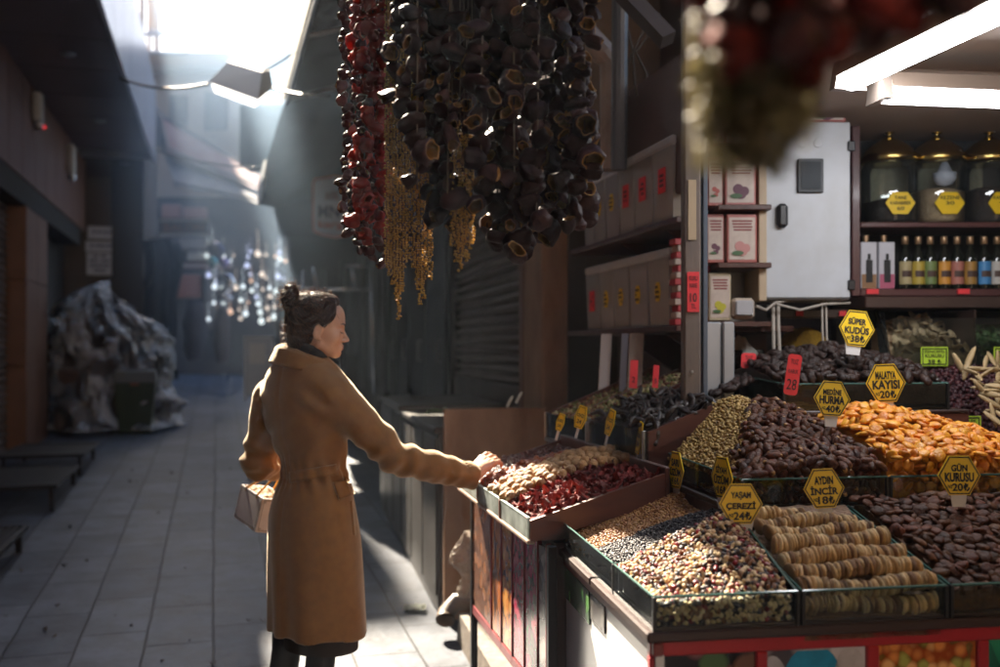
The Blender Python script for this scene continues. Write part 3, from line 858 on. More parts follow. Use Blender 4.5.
# hanging shield sign of a courier
def shield(x0, x1, y0, y1, d):
    t = empty('shield_sign', PX((x0 + x1) / 2, y1, d), 0, 'hanging pale shield sign reading MNG kargo with an orange outline', 'shop sign')
    def outline(ins):
        a = PX(x0, y1, d); b = PX(x1, y0, d); cx = (a[0] + b[0]) / 2; hw = (b[0] - a[0]) / 2 - ins; zt = b[2] - ins; zb = a[2] + ins; h = zt - zb
        pts = []
        for (fx, fz) in ((-.96, .1), (-1, .3), (-1, .88), (-.9, .95), (-.5, .97), (0, 1.0), (.5, .97), (.9, .95), (1, .88), (1, .3), (.96, .1), (.6, .04), (0, 0), (-.6, .04)):
            pts.append(Vector((cx + fx * hw, 0, zb + fz * h)))
        return pts
    def lay(ins, y, th, name, mt):
        m = MB(); m.prism([p + Vector((0, y, 0)) for p in outline(ins)], (0, th, 0)); return m.build(name, mt, t)
    lay(0, d, .08, 'frame', mat('orange_sign', (.45, .16, .10), .5))
    lay(.025, d - .006, .004, 'face', mat('sign_white', (.50, .52, .56), .5))
    a = PX(x0, y1, d); b = PX(x1, y0, d); cx = (a[0] + b[0]) / 2
    for (txt, fz, hh, wf_, mt) in (('MNG', .42, .2, .72, mat('navy', (.02, .03, .09), .5)), ('kargo', .2, .15, .72, mat('orange_sign', (0, 0, 0)))):
        vs, fs = text_mesh(txt, width=(b[0] - a[0]) * wf_, height=(b[2] - a[2]) * hh, bold=.03)
        c = Vector((cx, d - .010, a[2] + (b[2] - a[2]) * fz)); m = MB(); m.add([v + c for v in vs], fs); m.build('lettering', mt, t)
    m = MB(); m.lathe([(0, -.05), (.05, -.02), (.05, .02), (0, .11)], (0, 0, 0), 10)
    o = m
    c = Vector((cx - .02, d - .006, a[2] + (b[2] - a[2]) * .68))
    mm = MB(); mm.prism([c + Vector(v) for v in ((-.09, 0, -.05), (.09, 0, -.05), (.05, 0, 0), (.09, 0, .05), (.02, 0, .04), (0, 0, .1), (-.03, 0, .03), (-.08, 0, .03))], (0, .003, 0)); mm.build('emblem', mat('orange_sign', (0, 0, 0)), t)
    m = MB(); m.cyl((cx - .2, d + .04, b[2]), (cx - .2, d + .04, b[2] + .7), .01, 6); m.cyl((cx + .2, d + .04, b[2]), (cx + .2, d + .04, b[2] + .7), .01, 6); m.build('hanger', M_black, t)
shield(312, 357, 175, 238, 11.0)

# street lamp slung over the alley
d = 7.5
lt = empty('street_lamp', PX(240, 97, d), 0, 'boxy white street lamp slung on a cable over the alley', 'street lamp')
def q(x, y, dd): return PX(x, y, dd)
# bottom ring (lens plane) and top ring
bot = [q(208, 82, 7.35), q(258, 100, 7.1), q(273, 88, 7.6), q(226, 74, 7.85)]
top = [q(228, 62, 7.5), q(262, 72, 7.3), q(270, 70, 7.55), q(236, 57, 7.75)]
m = MB(); m.hexa([bot[0], bot[1], bot[2], bot[3], top[0], top[1], top[2], top[3]]); hs = m.build('housing', mat('lamp_grey', (.62, .60, .58), .5), lt)
c = sum(bot, Vector()) / 4
m = MB(); lo = [c + (p - c) * .9 + Vector((0, 0, -.004)) for p in bot]; lo2 = [c + (p - c) * .8 + Vector((0, 0, -.075)) for p in bot]
m.hexa(lo2 + lo); m.build('lens', mat('lamp_lens', (.85, .82, .74), .4, emit=((1, .95, .84), .45)), lt)  # faint glow put in for sunlight on the lens
cb = empty('overhead_cable', PX(215, 95, 7.5), 0, 'thin black cable sagging across the alley past the lamp', 'cable')
m = MB()
def sag(a, b, s, n=14): return [a * (1 - t) + b * t - Vector((0, 0, s * 4 * t * (1 - t))) for t in [i / n for i in range(n + 1)]]
m.tube(sag(PX(120, 78, 9), PX(208, 84, 7.4), .06), .012, 6); m.tube(sag(PX(272, 88, 7.6), PX(330, 96, 7.2), .02), .012, 6); m.build('wire', M_black, cb)
m = MB(); m.tube(sag(PX(262, 71, 7.4), PX(330, 15, 7.8), .06), .010, 6); m.build('wire', M_black, cb)
m = MB(); m.tube(sag(PX(155, 150, 12), PX(266, 168, 11), .05), .012, 6); m.thing('overhead_cable', M_black, 'lower black cable strung under the awnings', 'cable')

# unseen house added behind the camera; its front throws warm light into the alley
bk = empty('fill_house', A(0, -5, gz(-5)), A.rotz, 'unseen tan rendered house added behind the camera to throw warm light back', 'building')
m = MB(); m.box(A, -9, 9, -9, -4.6, -1, 10); m.build('wall', mat('tan_render', (.20, .15, .105), .9, (.16, .12, .085), scale=.6, detail=7), bk)
for v0 in (-5.5, -2.6, .4, 3.4):
    for z0 in (.9, 4.2, 7.2):
        m = MB(); m.bbox(A, v0, v0 + 1.2, -4.59, -4.53, z0, z0 + 1.7, .02); m.build('window', mat('dark_pane', (0, 0, 0)), bk)
# ================================================================== STALLS
M_red = mat('red_laminate', (.42, .02, .025), .35, (.36, .015, .02), scale=3, coat=.2)
M_redwood = mat('mahogany_board', (.105, .035, .024), .42, (.07, .022, .016), scale=3.5, stretch=(1, 6, 6), bump=.06)
M_redwood2 = mat('mahogany_shelf', (.085, .032, .022), .45, (.06, .022, .017), scale=3.5, stretch=(6, 6, 1), bump=.06)
M_whitepanel = mat('white_laminate', (.74, .74, .72), .22, (.66, .66, .65), scale=2.5, detail=8, coat=.3)
M_glass = glass_mat('tray_glass', (.90, .96, .94), 1.0, .03, .025)
M_dustglass = glass_mat('dusty_glass', (.88, .97, .93), 1.0, .05, .8, (.80, .88, .85))
M_glassedge = mat('glass_edge', (.07, .15, .13), .15, spec=.7)
M_darkwood = mat('dark_table_edge', (.05, .025, .02), .4, (.035, .02, .017), scale=4)

def print_mat(name, c1, c2, c3, scale, gloss=.25, stretch=(1, 1, 1), dark=(.02, .01, .01), r0=.5, r1=.95):
    """A printed photograph of goods: cells of a few colours."""
    if name in MATS: return MATS[name]
    m = bpy.data.materials.new(name); m.use_nodes = True
    N = m.node_tree.nodes; L = m.node_tree.links; b = N['Principled BSDF']
    b.inputs['Roughness'].default_value = gloss; b.inputs['Coat Weight'].default_value = .35; b.inputs['Coat IOR'].default_value = 1.55; b.inputs['Coat Roughness'].default_value = .09
    tc = N.new('ShaderNodeTexCoord'); mp = N.new('ShaderNodeMapping'); mp.inputs['Scale'].default_value = stretch
    L.new(tc.outputs['Object'], mp.inputs[0])
    vo = N.new('ShaderNodeTexVoronoi'); vo.inputs['Scale'].default_value = scale; L.new(mp.outputs[0], vo.inputs['Vector'])
    r = N.new('ShaderNodeValToRGB'); e = r.color_ramp.elements; r.color_ramp.interpolation = 'CONSTANT'
    e[0].position = 0; e[0].color = (*c1, 1); e[1].position = .4; e[1].color = (*c2, 1)
    x = e.new(.7); x.color = (*c3, 1)
    sp = N.new('ShaderNodeSeparateColor'); L.new(vo.outputs['Color'], sp.inputs[0]); L.new(sp.outputs[0], r.inputs[0])
    r2 = N.new('ShaderNodeValToRGB'); r2.color_ramp.elements[0].position = r0; r2.color_ramp.elements[0].color = (1, 1, 1, 1)
    r2.color_ramp.elements[1].position = r1; r2.color_ramp.elements[1].color = (*dark, 1)
    L.new(vo.outputs['Distance'], r2.inputs[0])
    mx = N.new('ShaderNodeMix'); mx.data_type = 'RGBA'; mx.blend_type = 'MULTIPLY'; mx.inputs[0].default_value = 1
    L.new(r.outputs[0], mx.inputs[6]); L.new(r2.outputs[0], mx.inputs[7]); L.new(mx.outputs[2], b.inputs['Base Color'])
    MATS[name] = m
    return m

# ---------------------------------------------------------------- corner stall
cs = empty('market_stall', S(.75, .5, .08), S.rotz, 'corner market stall with red framed picture panels and stepped trays', 'market stall')
TZ = 1.07
m = MB(); m.bbox(S, -.005, 1.75, -.005, .47, TZ - .022, TZ, .004); m.bbox(S, -.005, .40, .48, .90, TZ - .022, TZ, .004); m.build('table_top', M_darkwood, cs)
m = MB(); m.box(S, .04, 1.7, .04, .44, .06, TZ - .024); m.box(S, .04, .42, .441, .88, .06, TZ - .024); m.build('carcass', M_darkwood, cs)
# front panel, facing the camera: red frame with printed pictures
m = MB()
def xS(px, y):      # S-frame x where the image column px meets the plane S.y = y
    t = (px - 500) / F
    return (t * (S.o[1] + S.y[1] * y) - S.o[0] - S.y[0] * y) / (S.x[0] - t * S.x[1])
edges = [xS(p, .012) for p in (650, 655, 757, 768, 868, 880, 979, 990, 1100)]
m.bbox(S, edges[0], edges[-1], .012, .034, TZ - .055, TZ - .023, .003)
for (a, b) in ((0, 1), (2, 3), (4, 5), (6, 7)): m.bbox(S, edges[a], edges[b], .0125, .0335, .10, TZ - .0555, .003)
m.bbox(S, edges[0], edges[-1], .012, .034, .08, .14, .003)
m.build('red_frame', M_red, cs)
prints = [((1, 2), print_mat('print_eggs', (.16, .08, .05), (.24, .10, .10), (.07, .14, .05), 15, r0=.44, r1=.60)),
          ((3, 4), None), ((5, 6), print_mat('print_lokum', (.80, .30, .06), (.86, .48, .16), (.42, .42, .08), 40, dark=(.40, .18, .05), r0=.35, r1=.75)),
          ((7, 8), print_mat('print_green', (.02, .22, .12), (.03, .3, .16), (.02, .16, .1), 8))]
for (i, j), mt in prints:
    if mt is None: mt = print_mat('print_candy', (.03, .33, .55), (.55, .5, .5), (.62, .58, .60), 8, stretch=(1, 1, .6), dark=(.12, .11, .13), r0=.46, r1=.62)
    m = MB(); m.box(S, edges[i] + .001, edges[j] - .001, .022, .030, .14, TZ - .057); pc = m.build('picture', mt, cs)
    if i == 3:      # sugared eggs in the picture: blue between two white ones
        w_ = edges[j] - edges[i]
        for (cx, cz, rx, rz, c_) in ((.46, -.075, .30, .085, (.02, .30, .52)), (.06, -.085, .16, .075, (.50, .50, .54)), (.84, -.08, .17, .085, (.56, .52, .52))):
            pts = [(edges[i] + w_ * cx + w_ * rx * math.cos(R(15 * k)), TZ - .057 + cz + rz * math.sin(R(15 * k))) for k in range(24)]
            pts = [(min(max(x, edges[i] + .003), edges[j] - .003), min(z, TZ - .060)) for x, z in pts]
            m = MB(); m.add([S(x, .0205, z) for x, z in pts], [tuple(range(24))]); m.build('printed_egg', mat('egg_print_%d' % int(cx * 100), c_, .3, tuple(v * .6 for v in c_), scale=14), pc)
# side panel, facing the alley
m = MB(); m.box(S, .016, .034, .005, .885, .12, TZ - .05); m.build('side_panel', M_whitepanel, cs)
m = MB(); m.bbox(S, .008, .03, -.004, .888, TZ - .05, TZ - .023, .003); m.bbox(S, .008, .03, .875, .893, .10, TZ - .051, .003); m.build('side_frame', mat('rust_frame', (.22, .03, .03), .35, (.16, .03, .025), scale=6), cs)
m = MB(); m.box(S, .012, .0155, .55, .86, .93, TZ - .055); m.build('side_picture', print_mat('print_leaves', (.05, .20, .05), (.14, .36, .09), (.03, .10, .03), 26, stretch=(1, 1, .4), r0=.3, r1=.7), cs)
m = MB(); m.box(S, .012, .0155, .40, .535, .95, TZ - .055); m.build('side_picture', print_mat('print_seeds', (.10, .09, .08), (.16, .15, .13), (.06, .05, .05), 60), cs)

def pane(fr, pts, th, mt, parent, edge=True, name='pane'):
    pts = [Vector(p) for p in pts]
    n = (pts[1] - pts[0]).cross(pts[2] - pts[0]).normalized() * th
    m = MB(); m.prism([p - n / 2 for p in pts], n); o = m.build(name, mt, parent)
    if edge:
        m = MB(); m.tube([pts[3], pts[2]], th * .52, 6); m.build('glass_rim', M_glassedge, o)
    return o

def tray(name, label, fr, x0, x1, y0, y1, z0, zf, zb, sides='flrb', mt=None, floor=True, zlb=None):
    """Glass-walled display tray: front height zf, back height zb."""
    t = empty(name, fr((x0 + x1) / 2, y0, z0), fr.rotz, label, 'display tray')
    mt = mt or M_glass
    if floor:
        m = MB(); m.box(fr, x0, x1, y0, y1, z0 + .001, z0 + .008); m.build('tray_floor', M_darkwood, t)
    if 'f' in sides: pane(fr, [fr(x0, y0, z0), fr(x1, y0, z0), fr(x1, y0, zf), fr(x0, y0, zf)], .006, mt, t)
    if 'l' in sides: pane(fr, [fr(x0, y0 + .004, z0), fr(x0, y1, z0), fr(x0, y1, zlb or zb), fr(x0, y0 + .004, zf)], .006, mt, t)
    if 'r' in sides: pane(fr, [fr(x1, y0 + .004, z0), fr(x1, y1, z0), fr(x1, y1, zb), fr(x1, y0 + .004, zf)], .006, mt, t)
    for x in (x0, x1):
        m = MB(); m.bbox(fr, x - .004, x + .004, y0 - .005, y0 + .004, z0, zf, .001); m.build('corner_strip', M_black, t)
    return t
TG = TZ + .07
tray('nut_tray', 'glass tray of mixed nuts at the stall corner', S, .012, .322, .004, .30, TZ, TG, TG + .10, 'flr', zlb=TG)
tray('raisin_tray', 'long glass sided tray of black and golden raisins', S, .012, .375, .312, .88, TZ, TG, TG + .01, 'fl', zlb=TG)
tray('fig_tray', 'glass tray of threaded dried figs', S, .334, .660, .004, .44, TZ, TG, TG + .10, 'flr')
tray('apricot_tray', 'glass tray of brown sun dried apricots', S, .672, 1.32, .004, .44, TZ, TG, TG + .10, 'flr')
# second tier
T2 = 1.236
st2 = empty('display_step', S(.9, .46, TZ), S.rotz, 'dark wooden step carrying the second row of trays', 'display step')
m = MB(); m.bbox(S, .382, 1.60, .452, 1.08, TZ + .001, T2 - .016, .004); m.build('riser', M_redwood, st2)
m = MB(); m.bbox(S, .378, 1.60, .446, 1.08, T2 - .015, T2, .003); m.build('tread', M_darkwood, st2)
tray('date_tray', 'long glass tray of dates and small tan nuts on the wooden step', S, .390, .790, .456, 1.05, T2, T2 + .074, T2 + .08, 'fl')
tray('apricot_tray', 'glass tray of orange apricots on the wooden step', S, .800, 1.42, .456, 1.0, T2, T2 + .074, T2 + .12, 'fr')
# third tier
T3 = 1.44
st3 = empty('display_step', S(1.0, 1.06, T2), S.rotz, 'upper dark step carrying the topmost dates', 'display step')
m = MB(); m.bbox(S, .70, 1.46, 1.085, 1.75, T2 - .2, T3 - .012, .004); m.build('riser', M_redwood, st3)
m = MB(); m.bbox(S, .70, 1.46, 1.082, 1.75, T3 - .011, T3, .003); m.build('tread', M_darkwood, st3)
tray('date_tray', 'topmost glass tray of large black dates', S, .80, 1.385, 1.09, 1.7, T3, T3 + .088, T3 + .12, 'flr')

# ---------------------------------------------------------------- nut stall beside the woman
ns = empty('market_stall', W(.3, .5, .1), W.rotz, 'narrow nut stall with dark picture panels along its side', 'market stall')
m = MB(); m.box(W, .07, .8, -.02, 1.12, .60, 1.085); m.build('carcass', M_darkwood, ns)
strips = [(0.02, .10, print_mat('print_dark_figs', (.22, .19, .17), (.38, .33, .30), (.10, .08, .07), 20)),
          (.115, .26, print_mat('print_pods', (.50, .09, .13), (.26, .15, .12), (.55, .05, .13), 30)),
          (.275, .42, print_mat('print_cranberry', (.55, .04, .11), (.36, .03, .07), (.62, .09, .15), 42)),
          (.435, .58, print_mat('print_almond', (.70, .26, .05), (.48, .16, .04), (.75, .36, .09), 30)),
          (.595, .74, print_mat('print_bark', (.55, .19, .05), (.65, .25, .06), (.32, .11, .04), 24, stretch=(1, 1, .4))),
          (.755, 1.10, print_mat('print_brown', (.30, .15, .09), (.22, .11, .07), (.38, .19, .11), 26))]
for (a, b, mt) in strips:
    m = MB(); m.box(W, .056, .067, a, b, .63, 1.06); m.build('picture', mt, ns)
m = MB()
for y in (.0, .1025, .2625, .4225, .5825, .7425, 1.1025): m.bbox(W, .052, .068, y, y + .0115, .60, 1.08, .002)
m.bbox(W, .0525, .0675, -.008, 1.12, .59, .625, .002); m.build('red_frame', mat('dull_red', (.25, .035, .04), .35), ns)
for (x, y) in ((.062, -.022), (.062, 1.10), (.70, -.022), (.70, 1.10)):
    m = MB(); m.bbox(W, x - .013, x + .013, y - .013, y + .013, ground(W(x, y, 0)) + .002, .585 if x > .1 and y > 0 else 1.08, .003); m.build('leg', M_black, ns)
# the wooden tray with a glass front
wt = empty('wooden_tray', W(.2, .5, 1.085), W.rotz, 'wide mahogany tray with a dusty glass front facing the alley', 'display tray')
zt0, zt1, XB = 1.152, 1.275, .412
def side(y, th=.018):
    m = MB()
    p = [W(0, y, 1.088), W(XB, y, 1.19), W(XB, y, zt1), W(0, y, zt0)]
    m.prism(p, W.y * th); return m
side(-.018).build('side_board', M_redwood, wt)
side(1.06).build('side_board', M_redwood, wt)
m = MB(); m.hexa([W(0, 0, 1.086), W(XB, 0, 1.186), W(XB, 1.06, 1.186), W(0, 1.06, 1.086), W(0, 0, 1.096), W(XB, 0, 1.196), W(XB, 1.06, 1.196), W(0, 1.06, 1.096)]); m.build('tray_floor', M_redwood, wt)
m = MB(); m.bbox(W, -.010, .012, -.018, 1.078, 1.084, 1.096, .003); m.build('front_rail', mat('pale_edge', (.34, .24, .19), .4, (.26, .17, .13), scale=8), wt)
m = MB(); m.bbox(W, XB, XB + .015, -.018, 1.078, 1.10, zt1 + .02, .003); m.build('back_board', M_redwood, wt)
for (a, b) in ((.002, .345), (.360, .70), (.715, 1.058)):
    m = MB(); m.box(W, -.004, .003, a, b, 1.097, zt0 + .003); pn = m.build('pane', M_dustglass, wt)
    m = MB(); m.box(W, -.005, .004, a, b, zt0 + .0035, zt0 + .0065); m.build('glass_rim', mat('pale_glass_edge', (.6, .72, .68), .2), pn)
m = MB()
for y in (.345, .70): m.bbox(W, -.008, .008, y + .001, y + .014, 1.097, zt0 + .004, .002)
m.build('glazing_bar', mat('brown_bar', (.22, .11, .09), .4), wt)

# sloping boxes behind it
def slope_box(name, label, y0, y1, zf, zb, x1, boards):
    t = empty(name, W(.5, (y0 + y1) / 2, zf - .11), W.rotz, label, 'display box')
    x0 = .425
    def sb(y):
        m = MB(); m.prism([W(x0, y, zf - .11), W(x1, y, zf - .11), W(x1, y, zb), W(x0, y, zf)], W.y * .016); return m
    for y in boards: sb(y).build('side_board', M_redwood, t)
    m = MB(); m.prism([W(x0, y0, zf - .11), W(x1, y0, zf - .11), W(x1, y0, zb - .06), W(x0, y0, zf - .06)], W.y * (y1 - y0)); m.build('box_floor', M_redwood, t)
    m = MB(); m.box(W, x0 - .006, x0 - .0005, y0 + .02, y1 - .004, zf - .10, zf); pn = m.build('pane', M_glass, t)
    for (ya, yb) in ((y0 + .02, y0 + .03), (y1 - .008, y1)):
        m = MB(); m.bbox(W, x0 - .012, x0, ya, yb, zf - .11, zf + .003, .002); m.build('corner_strip', M_steel, t)
    m = MB(); m.box(W, x0 - .012, x0 + .004, y0 + .018, y1, zf - .118, zf - .102); m.build('front_rail', M_steel, t)
slope_box('sloping_box', 'sloping mahogany box of dark dried peppers', .146, .720, 1.383, 1.465, .64, (.146,))
slope_box('sloping_box', 'sloping mahogany box of small dried vegetables behind the dark peppers', .722, 1.31, 1.368, 1.56, .90, (.722, 1.012, 1.30))
m = MB(); m.box(W, .43, .63, .15, 1.31, .1, 1.26); m.thing('cupboard', M_redwood, 'mahogany cupboard under the sloping boxes', 'cupboard')

# ---------------------------------------------------------------- shelves with plastic bins over the sloping boxes
SHX = 1.5
def shelf(z, u0, u1, label):
    t = empty('wall_shelf', B(SHX + .2, (u0 + u1) / 2, z - .025), B.rotz, label, 'shelf')
    m = MB(); m.bbox(B, SHX, SHX + .5, u0, u1, z - .024, z, .004); m.build('board', M_redwood2, t)
    for u in (u0 + .22, u0 + .75):
        m = MB(); m.prism([B(SHX + .05, u, z - .026), B(SHX + .5, u, z - .026), B(SHX + .5, u, z - .32)], B.y * .018); m.build('bracket', M_redwood2, t)
shelf(1.733, 3.48, 4.90, 'lower mahogany shelf carrying five plastic bins')
shelf(2.153, 3.48, 4.85, 'upper mahogany shelf carrying six plastic bins')
M_bin = glass_mat('clear_plastic_bin', (.85, .84, .82), .9, .12, .46, (.95, .94, .92), even=.92)
M_lid = glass_mat('bin_lid', (.85, .84, .82), .9, .12, .75, (.95, .94, .93), even=.95)
M_seed = mat('pale_seed', (.60, .47, .29), .8, (.38, .28, .17), scale=160, detail=2, bump=.4, bscale=180)
M_teab = mat('dark_tea', (.46, .41, .34), .85, (.32, .28, .23), scale=120, detail=2, bump=.4, bscale=150)
M_grey = mat('grey_herb', (.64, .59, .53), .85, (.48, .44, .40), scale=120, detail=2, bump=.4, bscale=150)
M_lav = mat('lavender_buds', (.56, .53, .66), .85, (.42, .39, .50), scale=110, detail=2, bump=.4, bscale=150)
M_yel = mat('yellow_sign', (.90, .62, .012), .45, (.86, .57, .012), scale=5, coat=.15)
M_fluo = mat('fluorescent_red', (.85, .05, .06), .6, (.80, .04, .05), scale=4)
def bin_(u0, u1, z, h, fill, fm, tagc, label, tagmat):
    t = empty('plastic_bin', B(SHX + .2, (u0 + u1) / 2, z), B.rotz, label, 'plastic bin', 'clear bins on the shelves')
    x0, x1 = SHX + .02, SHX + .40
    m = MB(); tp = .008
    m.hexa([B(x0 + tp, u0 + tp, z + .002), B(x1, u0 + tp, z + .002), B(x1, u1 - tp, z + .002), B(x0 + tp, u1 - tp, z + .002), B(x0, u0, z + h * .88), B(x1, u0, z + h * .88), B(x1, u1, z + h * .88), B(x0, u1, z + h * .88)])
    m.build('tub', M_bin, t)
    m = MB(); m.box(B, x0 + .012, x1 - .01, u0 + .012, u1 - .012, z + .008, z + h * fill); m.build('contents', fm, t)
    m = MB(); m.bbox(B, x0 - .006, x1, u0 - .004, u1 + .004, z + h * .885, z + h, .008); m.build('lid', M_lid, t)
    uc = (u0 + u1) / 2; zc = z + h * tagc
    m = MB()
    if tagmat is M_yel:
        pts = []
        for k in range(6):
            a = R(60 * k); pts.append(B(x0 + .0005, uc + .030 * math.cos(a), zc + .045 * math.sin(a)))
        m.prism(pts, B.x * -.003); lb = m.build('price_tag', M_yel, t)
    else:
        m.box(B, x0 - .003, x0 + .0005, uc - .036, uc + .036, zc - .05, zc + .05); lb = m.build('price_tag', M_fluo, t)
    m = MB()
    for r_ in range(3):
        for c_ in range(3):
            if rng.random() < .8: m.box(B, x0 - .0045, x0 - .0035, uc - .02 + .014 * c_, uc - .02 + .014 * c_ + .009, zc - .026 + r_ * .02, zc - .026 + r_ * .02 + .011)
    m.build('writing', M_ink, lb)
us = [3.60, 3.83, 4.05, 4.25, 4.45, 4.66]
lowf = [(M_grey, .85), (M_lav, .8), (M_teab, .8), (M_grey, .75), (M_teab, .7)]
low = ['nearest to the striped carton', 'second from the striped carton', 'middle of its row', 'fourth from the striped carton', 'beside the wooden wall']
for k in range(5):
    bin_(us[k] + .004, us[k + 1] - .008, 1.735, .31, lowf[k][1], lowf[k][0], .45, 'clear bin on the lower shelf, ' + low[k].replace('nearest to', 'next to'), M_fluo if k == 4 else M_yel)
us2 = [3.56, 3.78, 3.99, 4.18, 4.37, 4.54, 4.70]
upf = [(M_seed, .8), (M_grey, .75), (M_grey, .7), (M_lav, .6), (M_teab, .7), (M_teab, .7)]
upl = ['clear bin of pale seeds on the upper shelf beside the post', 'clear bin with a tall red tag second from the post on the upper shelf', 'clear bin with a red tag third from the post on the upper shelf',
       'clear bin with a yellow tag fourth from the post on the upper shelf', 'clear bin with a yellow tag fifth from the post on the upper shelf', 'clear bin at the upper shelf end half hidden by the aubergines']
for k in range(6):
    bin_(us2[k] + .004, us2[k + 1] - .006, 2.155, .33, upf[k][1], upf[k][0], .5, upl[k], M_yel if k in (3, 4) else M_fluo)
# striped carton column beside the bins
t = empty('carton', B(SHX + .02, 3.54, 1.735), B.rotz, 'tall stack of small red and white striped packets beside the bins', 'packets')
for k in range(13):
    m = MB(); m.bbox(B, SHX + .01 + .006 * (k % 3), SHX + .16, 3.515, 3.575, 1.735 + k * .026, 1.735 + k * .026 + .0245, .003)
    m.build('packet', mat('dull_red_card', (.38, .035, .04), .5) if k % 2 == 0 else mat('cream_card', (.42, .33, .27), .6), t)
# white boards leaning behind the small vegetables
for k, (px, w_, c) in enumerate(((603, 12, (.55, .52, .5)), (622, 8, (.42, .47, .56)), (634, 16, (.33, .26, .20)))):
    a = PX(px - w_ / 2, 400, 4.2 - .1 * k); b = PX(px + w_ / 2, 345, 4.15 - .1 * k)
    m = MB(); m.hexa([(a[0], a[1], a[2] - .1), (b[0], a[1], a[2] - .1), (b[0], a[1] + .02, a[2] - .1), (a[0], a[1] + .02, a[2] - .1), (a[0] + .03, a[1] + .1, b[2] + .05), (b[0] + .03, a[1] + .1, b[2] + .05), (b[0] + .03, a[1] + .12, b[2] + .05), (a[0] + .03, a[1] + .12, b[2] + .05)])
    m.thing('leaning_board', mat('lean_%d' % k, c, .6), ['pale board leaning beside the wooden wall', 'narrow bluish board leaning between two others', 'tan board leaning under the lower shelf'][k], 'board')

# ---------------------------------------------------------------- post between the two stalls
po = empty('stall_post', PX(692, 470, 3.2), 0, 'worn wooden post with a red handwritten tag between the stalls', 'post')
a = PX(684, 560, 3.2); b = PX(701, -60, 3.2)
M_post = mat('worn_post', (.20, .15, .12), .6, (.12, .10, .09), scale=4, detail=9, stretch=(3, 3, .6), bump=.2)
m = MB(); m.bbox(None, a[0], b[0], 3.2, 3.26, .1, b[2], .006); m.build('upright', M_post, po)
a = PX(702, 560, 3.24); b = PX(706.5, -60, 3.24)
m = MB(); m.bbox(None, a[0], b[0], 3.22, 3.28, .1, b[2], .002); m.build('seal_strip', mat('blue_grey_strip', (.10, .13, .17), .4), po)
a = PX(687, 312, 3.2); b = PX(699, 272, 3.2)
m = MB(); m.box(None, a[0], b[0], 3.194, 3.198, a[2], b[2]); tg = m.build('price_tag', M_fluo, po)
m = MB()
for (s_, fz, fw) in (('KURU', .84, .7), ('NANE', .66, .6), ('10', .36, .55), ('TL', .14, .4)):
    vs, fs = text_mesh(s_, (b[0] - a[0]) * fw, (b[2] - a[2]) * (.22 if s_ == '10' else .11), .01)
    m.add([v + Vector(((a[0] + b[0]) / 2, 3.193, a[2] + (b[2] - a[2]) * fz)) for v in vs], fs)
m.build('writing', M_ink, tg)
m = MB(); a = PX(688, 240, 3.2); b = PX(696, 180, 3.2); m.box(None, a[0], b[0], 3.195, 3.199, a[2], b[2]); m.build('tape', mat('masking_tape', (.50, .38, .24), .6), po)
for py in (372, 448):
    p = PX(692, py, 3.195); m = MB(); m.lathe([(.0, 0), (.006, 0), (.005, .003), (0, .004)], (0, 0, 0), 10)
    mm = MB(); mm.add([(p[0] + v[0], p[1] - v[2], p[2] + v[1]) for v in m.v], m.f); mm.build('bolt', M_steel, po)
# ================================================================== SHOP INTERIOR BEHIND THE CORNER STALL
ib = empty('shop_interior', S(1.2, 2.3, .1), S.rotz, 'small open shop with a beige ceiling and dark back wall', 'building')
m = MB(); m.box(S, .97, 4.0, 2.35, 2.45, .1, 3.2); m.build('back_wall', mat('interior_brown', (.04, .022, .018), .6, (.03, .018, .016), scale=2), ib)
m = MB(); m.prism([(.45, .4, 2.56), (3.6, .4, 2.56), (3.6, 4.5, 2.56), (.93, 4.35, 2.56)], (0, 0, .1)); m.build('ceiling', mat('beige_ceiling', (.34, .25, .19), .7, (.28, .20, .155), scale=1.5, bump=.05, bscale=20), ib)
m = MB(); m.box(S, 3.2, 3.3, -6.5, 2.34, -.3, 2.555); m.build('side_wall', mat('interior_brown', (0, 0, 0)), ib)  # unseen; run on past the camera to block light leaking into the stall
# metal door frame strip beside the post
a = PX(706, 470, 3.45); b = PX(734, 322, 3.45)
m = MB(); m.bbox(None, a[0], (a[0] * .45 + b[0] * .55), 3.45, 3.52, .8, b[2], .005); fm_ = m
m.bbox(None, (a[0] * .45 + b[0] * .55) + .004, b[0], 3.44, 3.5, .8, b[2], .005)
m.thing('door_frame', mat('pale_aluminium', (.46, .47, .48), .45, (.38, .39, .41), scale=3, metal=.4), 'pale aluminium frame strip standing beside the wooden post', 'door frame')
# dark board below the glass
a = PX(741, 440, 3.5); b = PX(786, 383, 3.5)
m = MB(); m.bbox(None, a[0], b[0] + .1, 3.5, 3.53, .9, b[2], .003); m.thing('counter_panel', M_redwood, 'dark mahogany counter panel behind the tan nuts', 'panel')

# narrow shelves with gift boxes
sh = empty('box_shelf', PX(732, 330, 3.9), 0, 'narrow brown wall rack holding illustrated gift boxes', 'shelf')
a = PX(706, 330, 3.9); b = PX(757, 330, 3.9)
m = MB(); m.box(None, a[0], b[0], 3.95, 3.97, a[2], PX(0, 80, 3.9)[2]); m.build('back_board', M_redwood2, sh)
m = MB(); c = PX(766, 0, 3.75); m.bbox(None, PX(757.5, 0, 3.74)[0], PX(765.5, 0, 3.74)[0], 3.72, 3.97, PX(0, 302, 3.8)[2], PX(0, 120, 3.8)[2], .003); m.build('side_board', mat('cream_edge', (.52, .40, .27), .55, (.45, .34, .22), scale=3), sh)
for y in (147, 207, 264, 322):
    z = PX(0, y, 3.75)[2]
    m = MB(); m.bbox(None, a[0], b[0] - .002, 3.68, 3.949, z - .02, z, .003); m.build('board', M_redwood2, sh)
M_boxw = mat('cream_box', (.60, .50, .42), .45, (.50, .40, .34), scale=22)
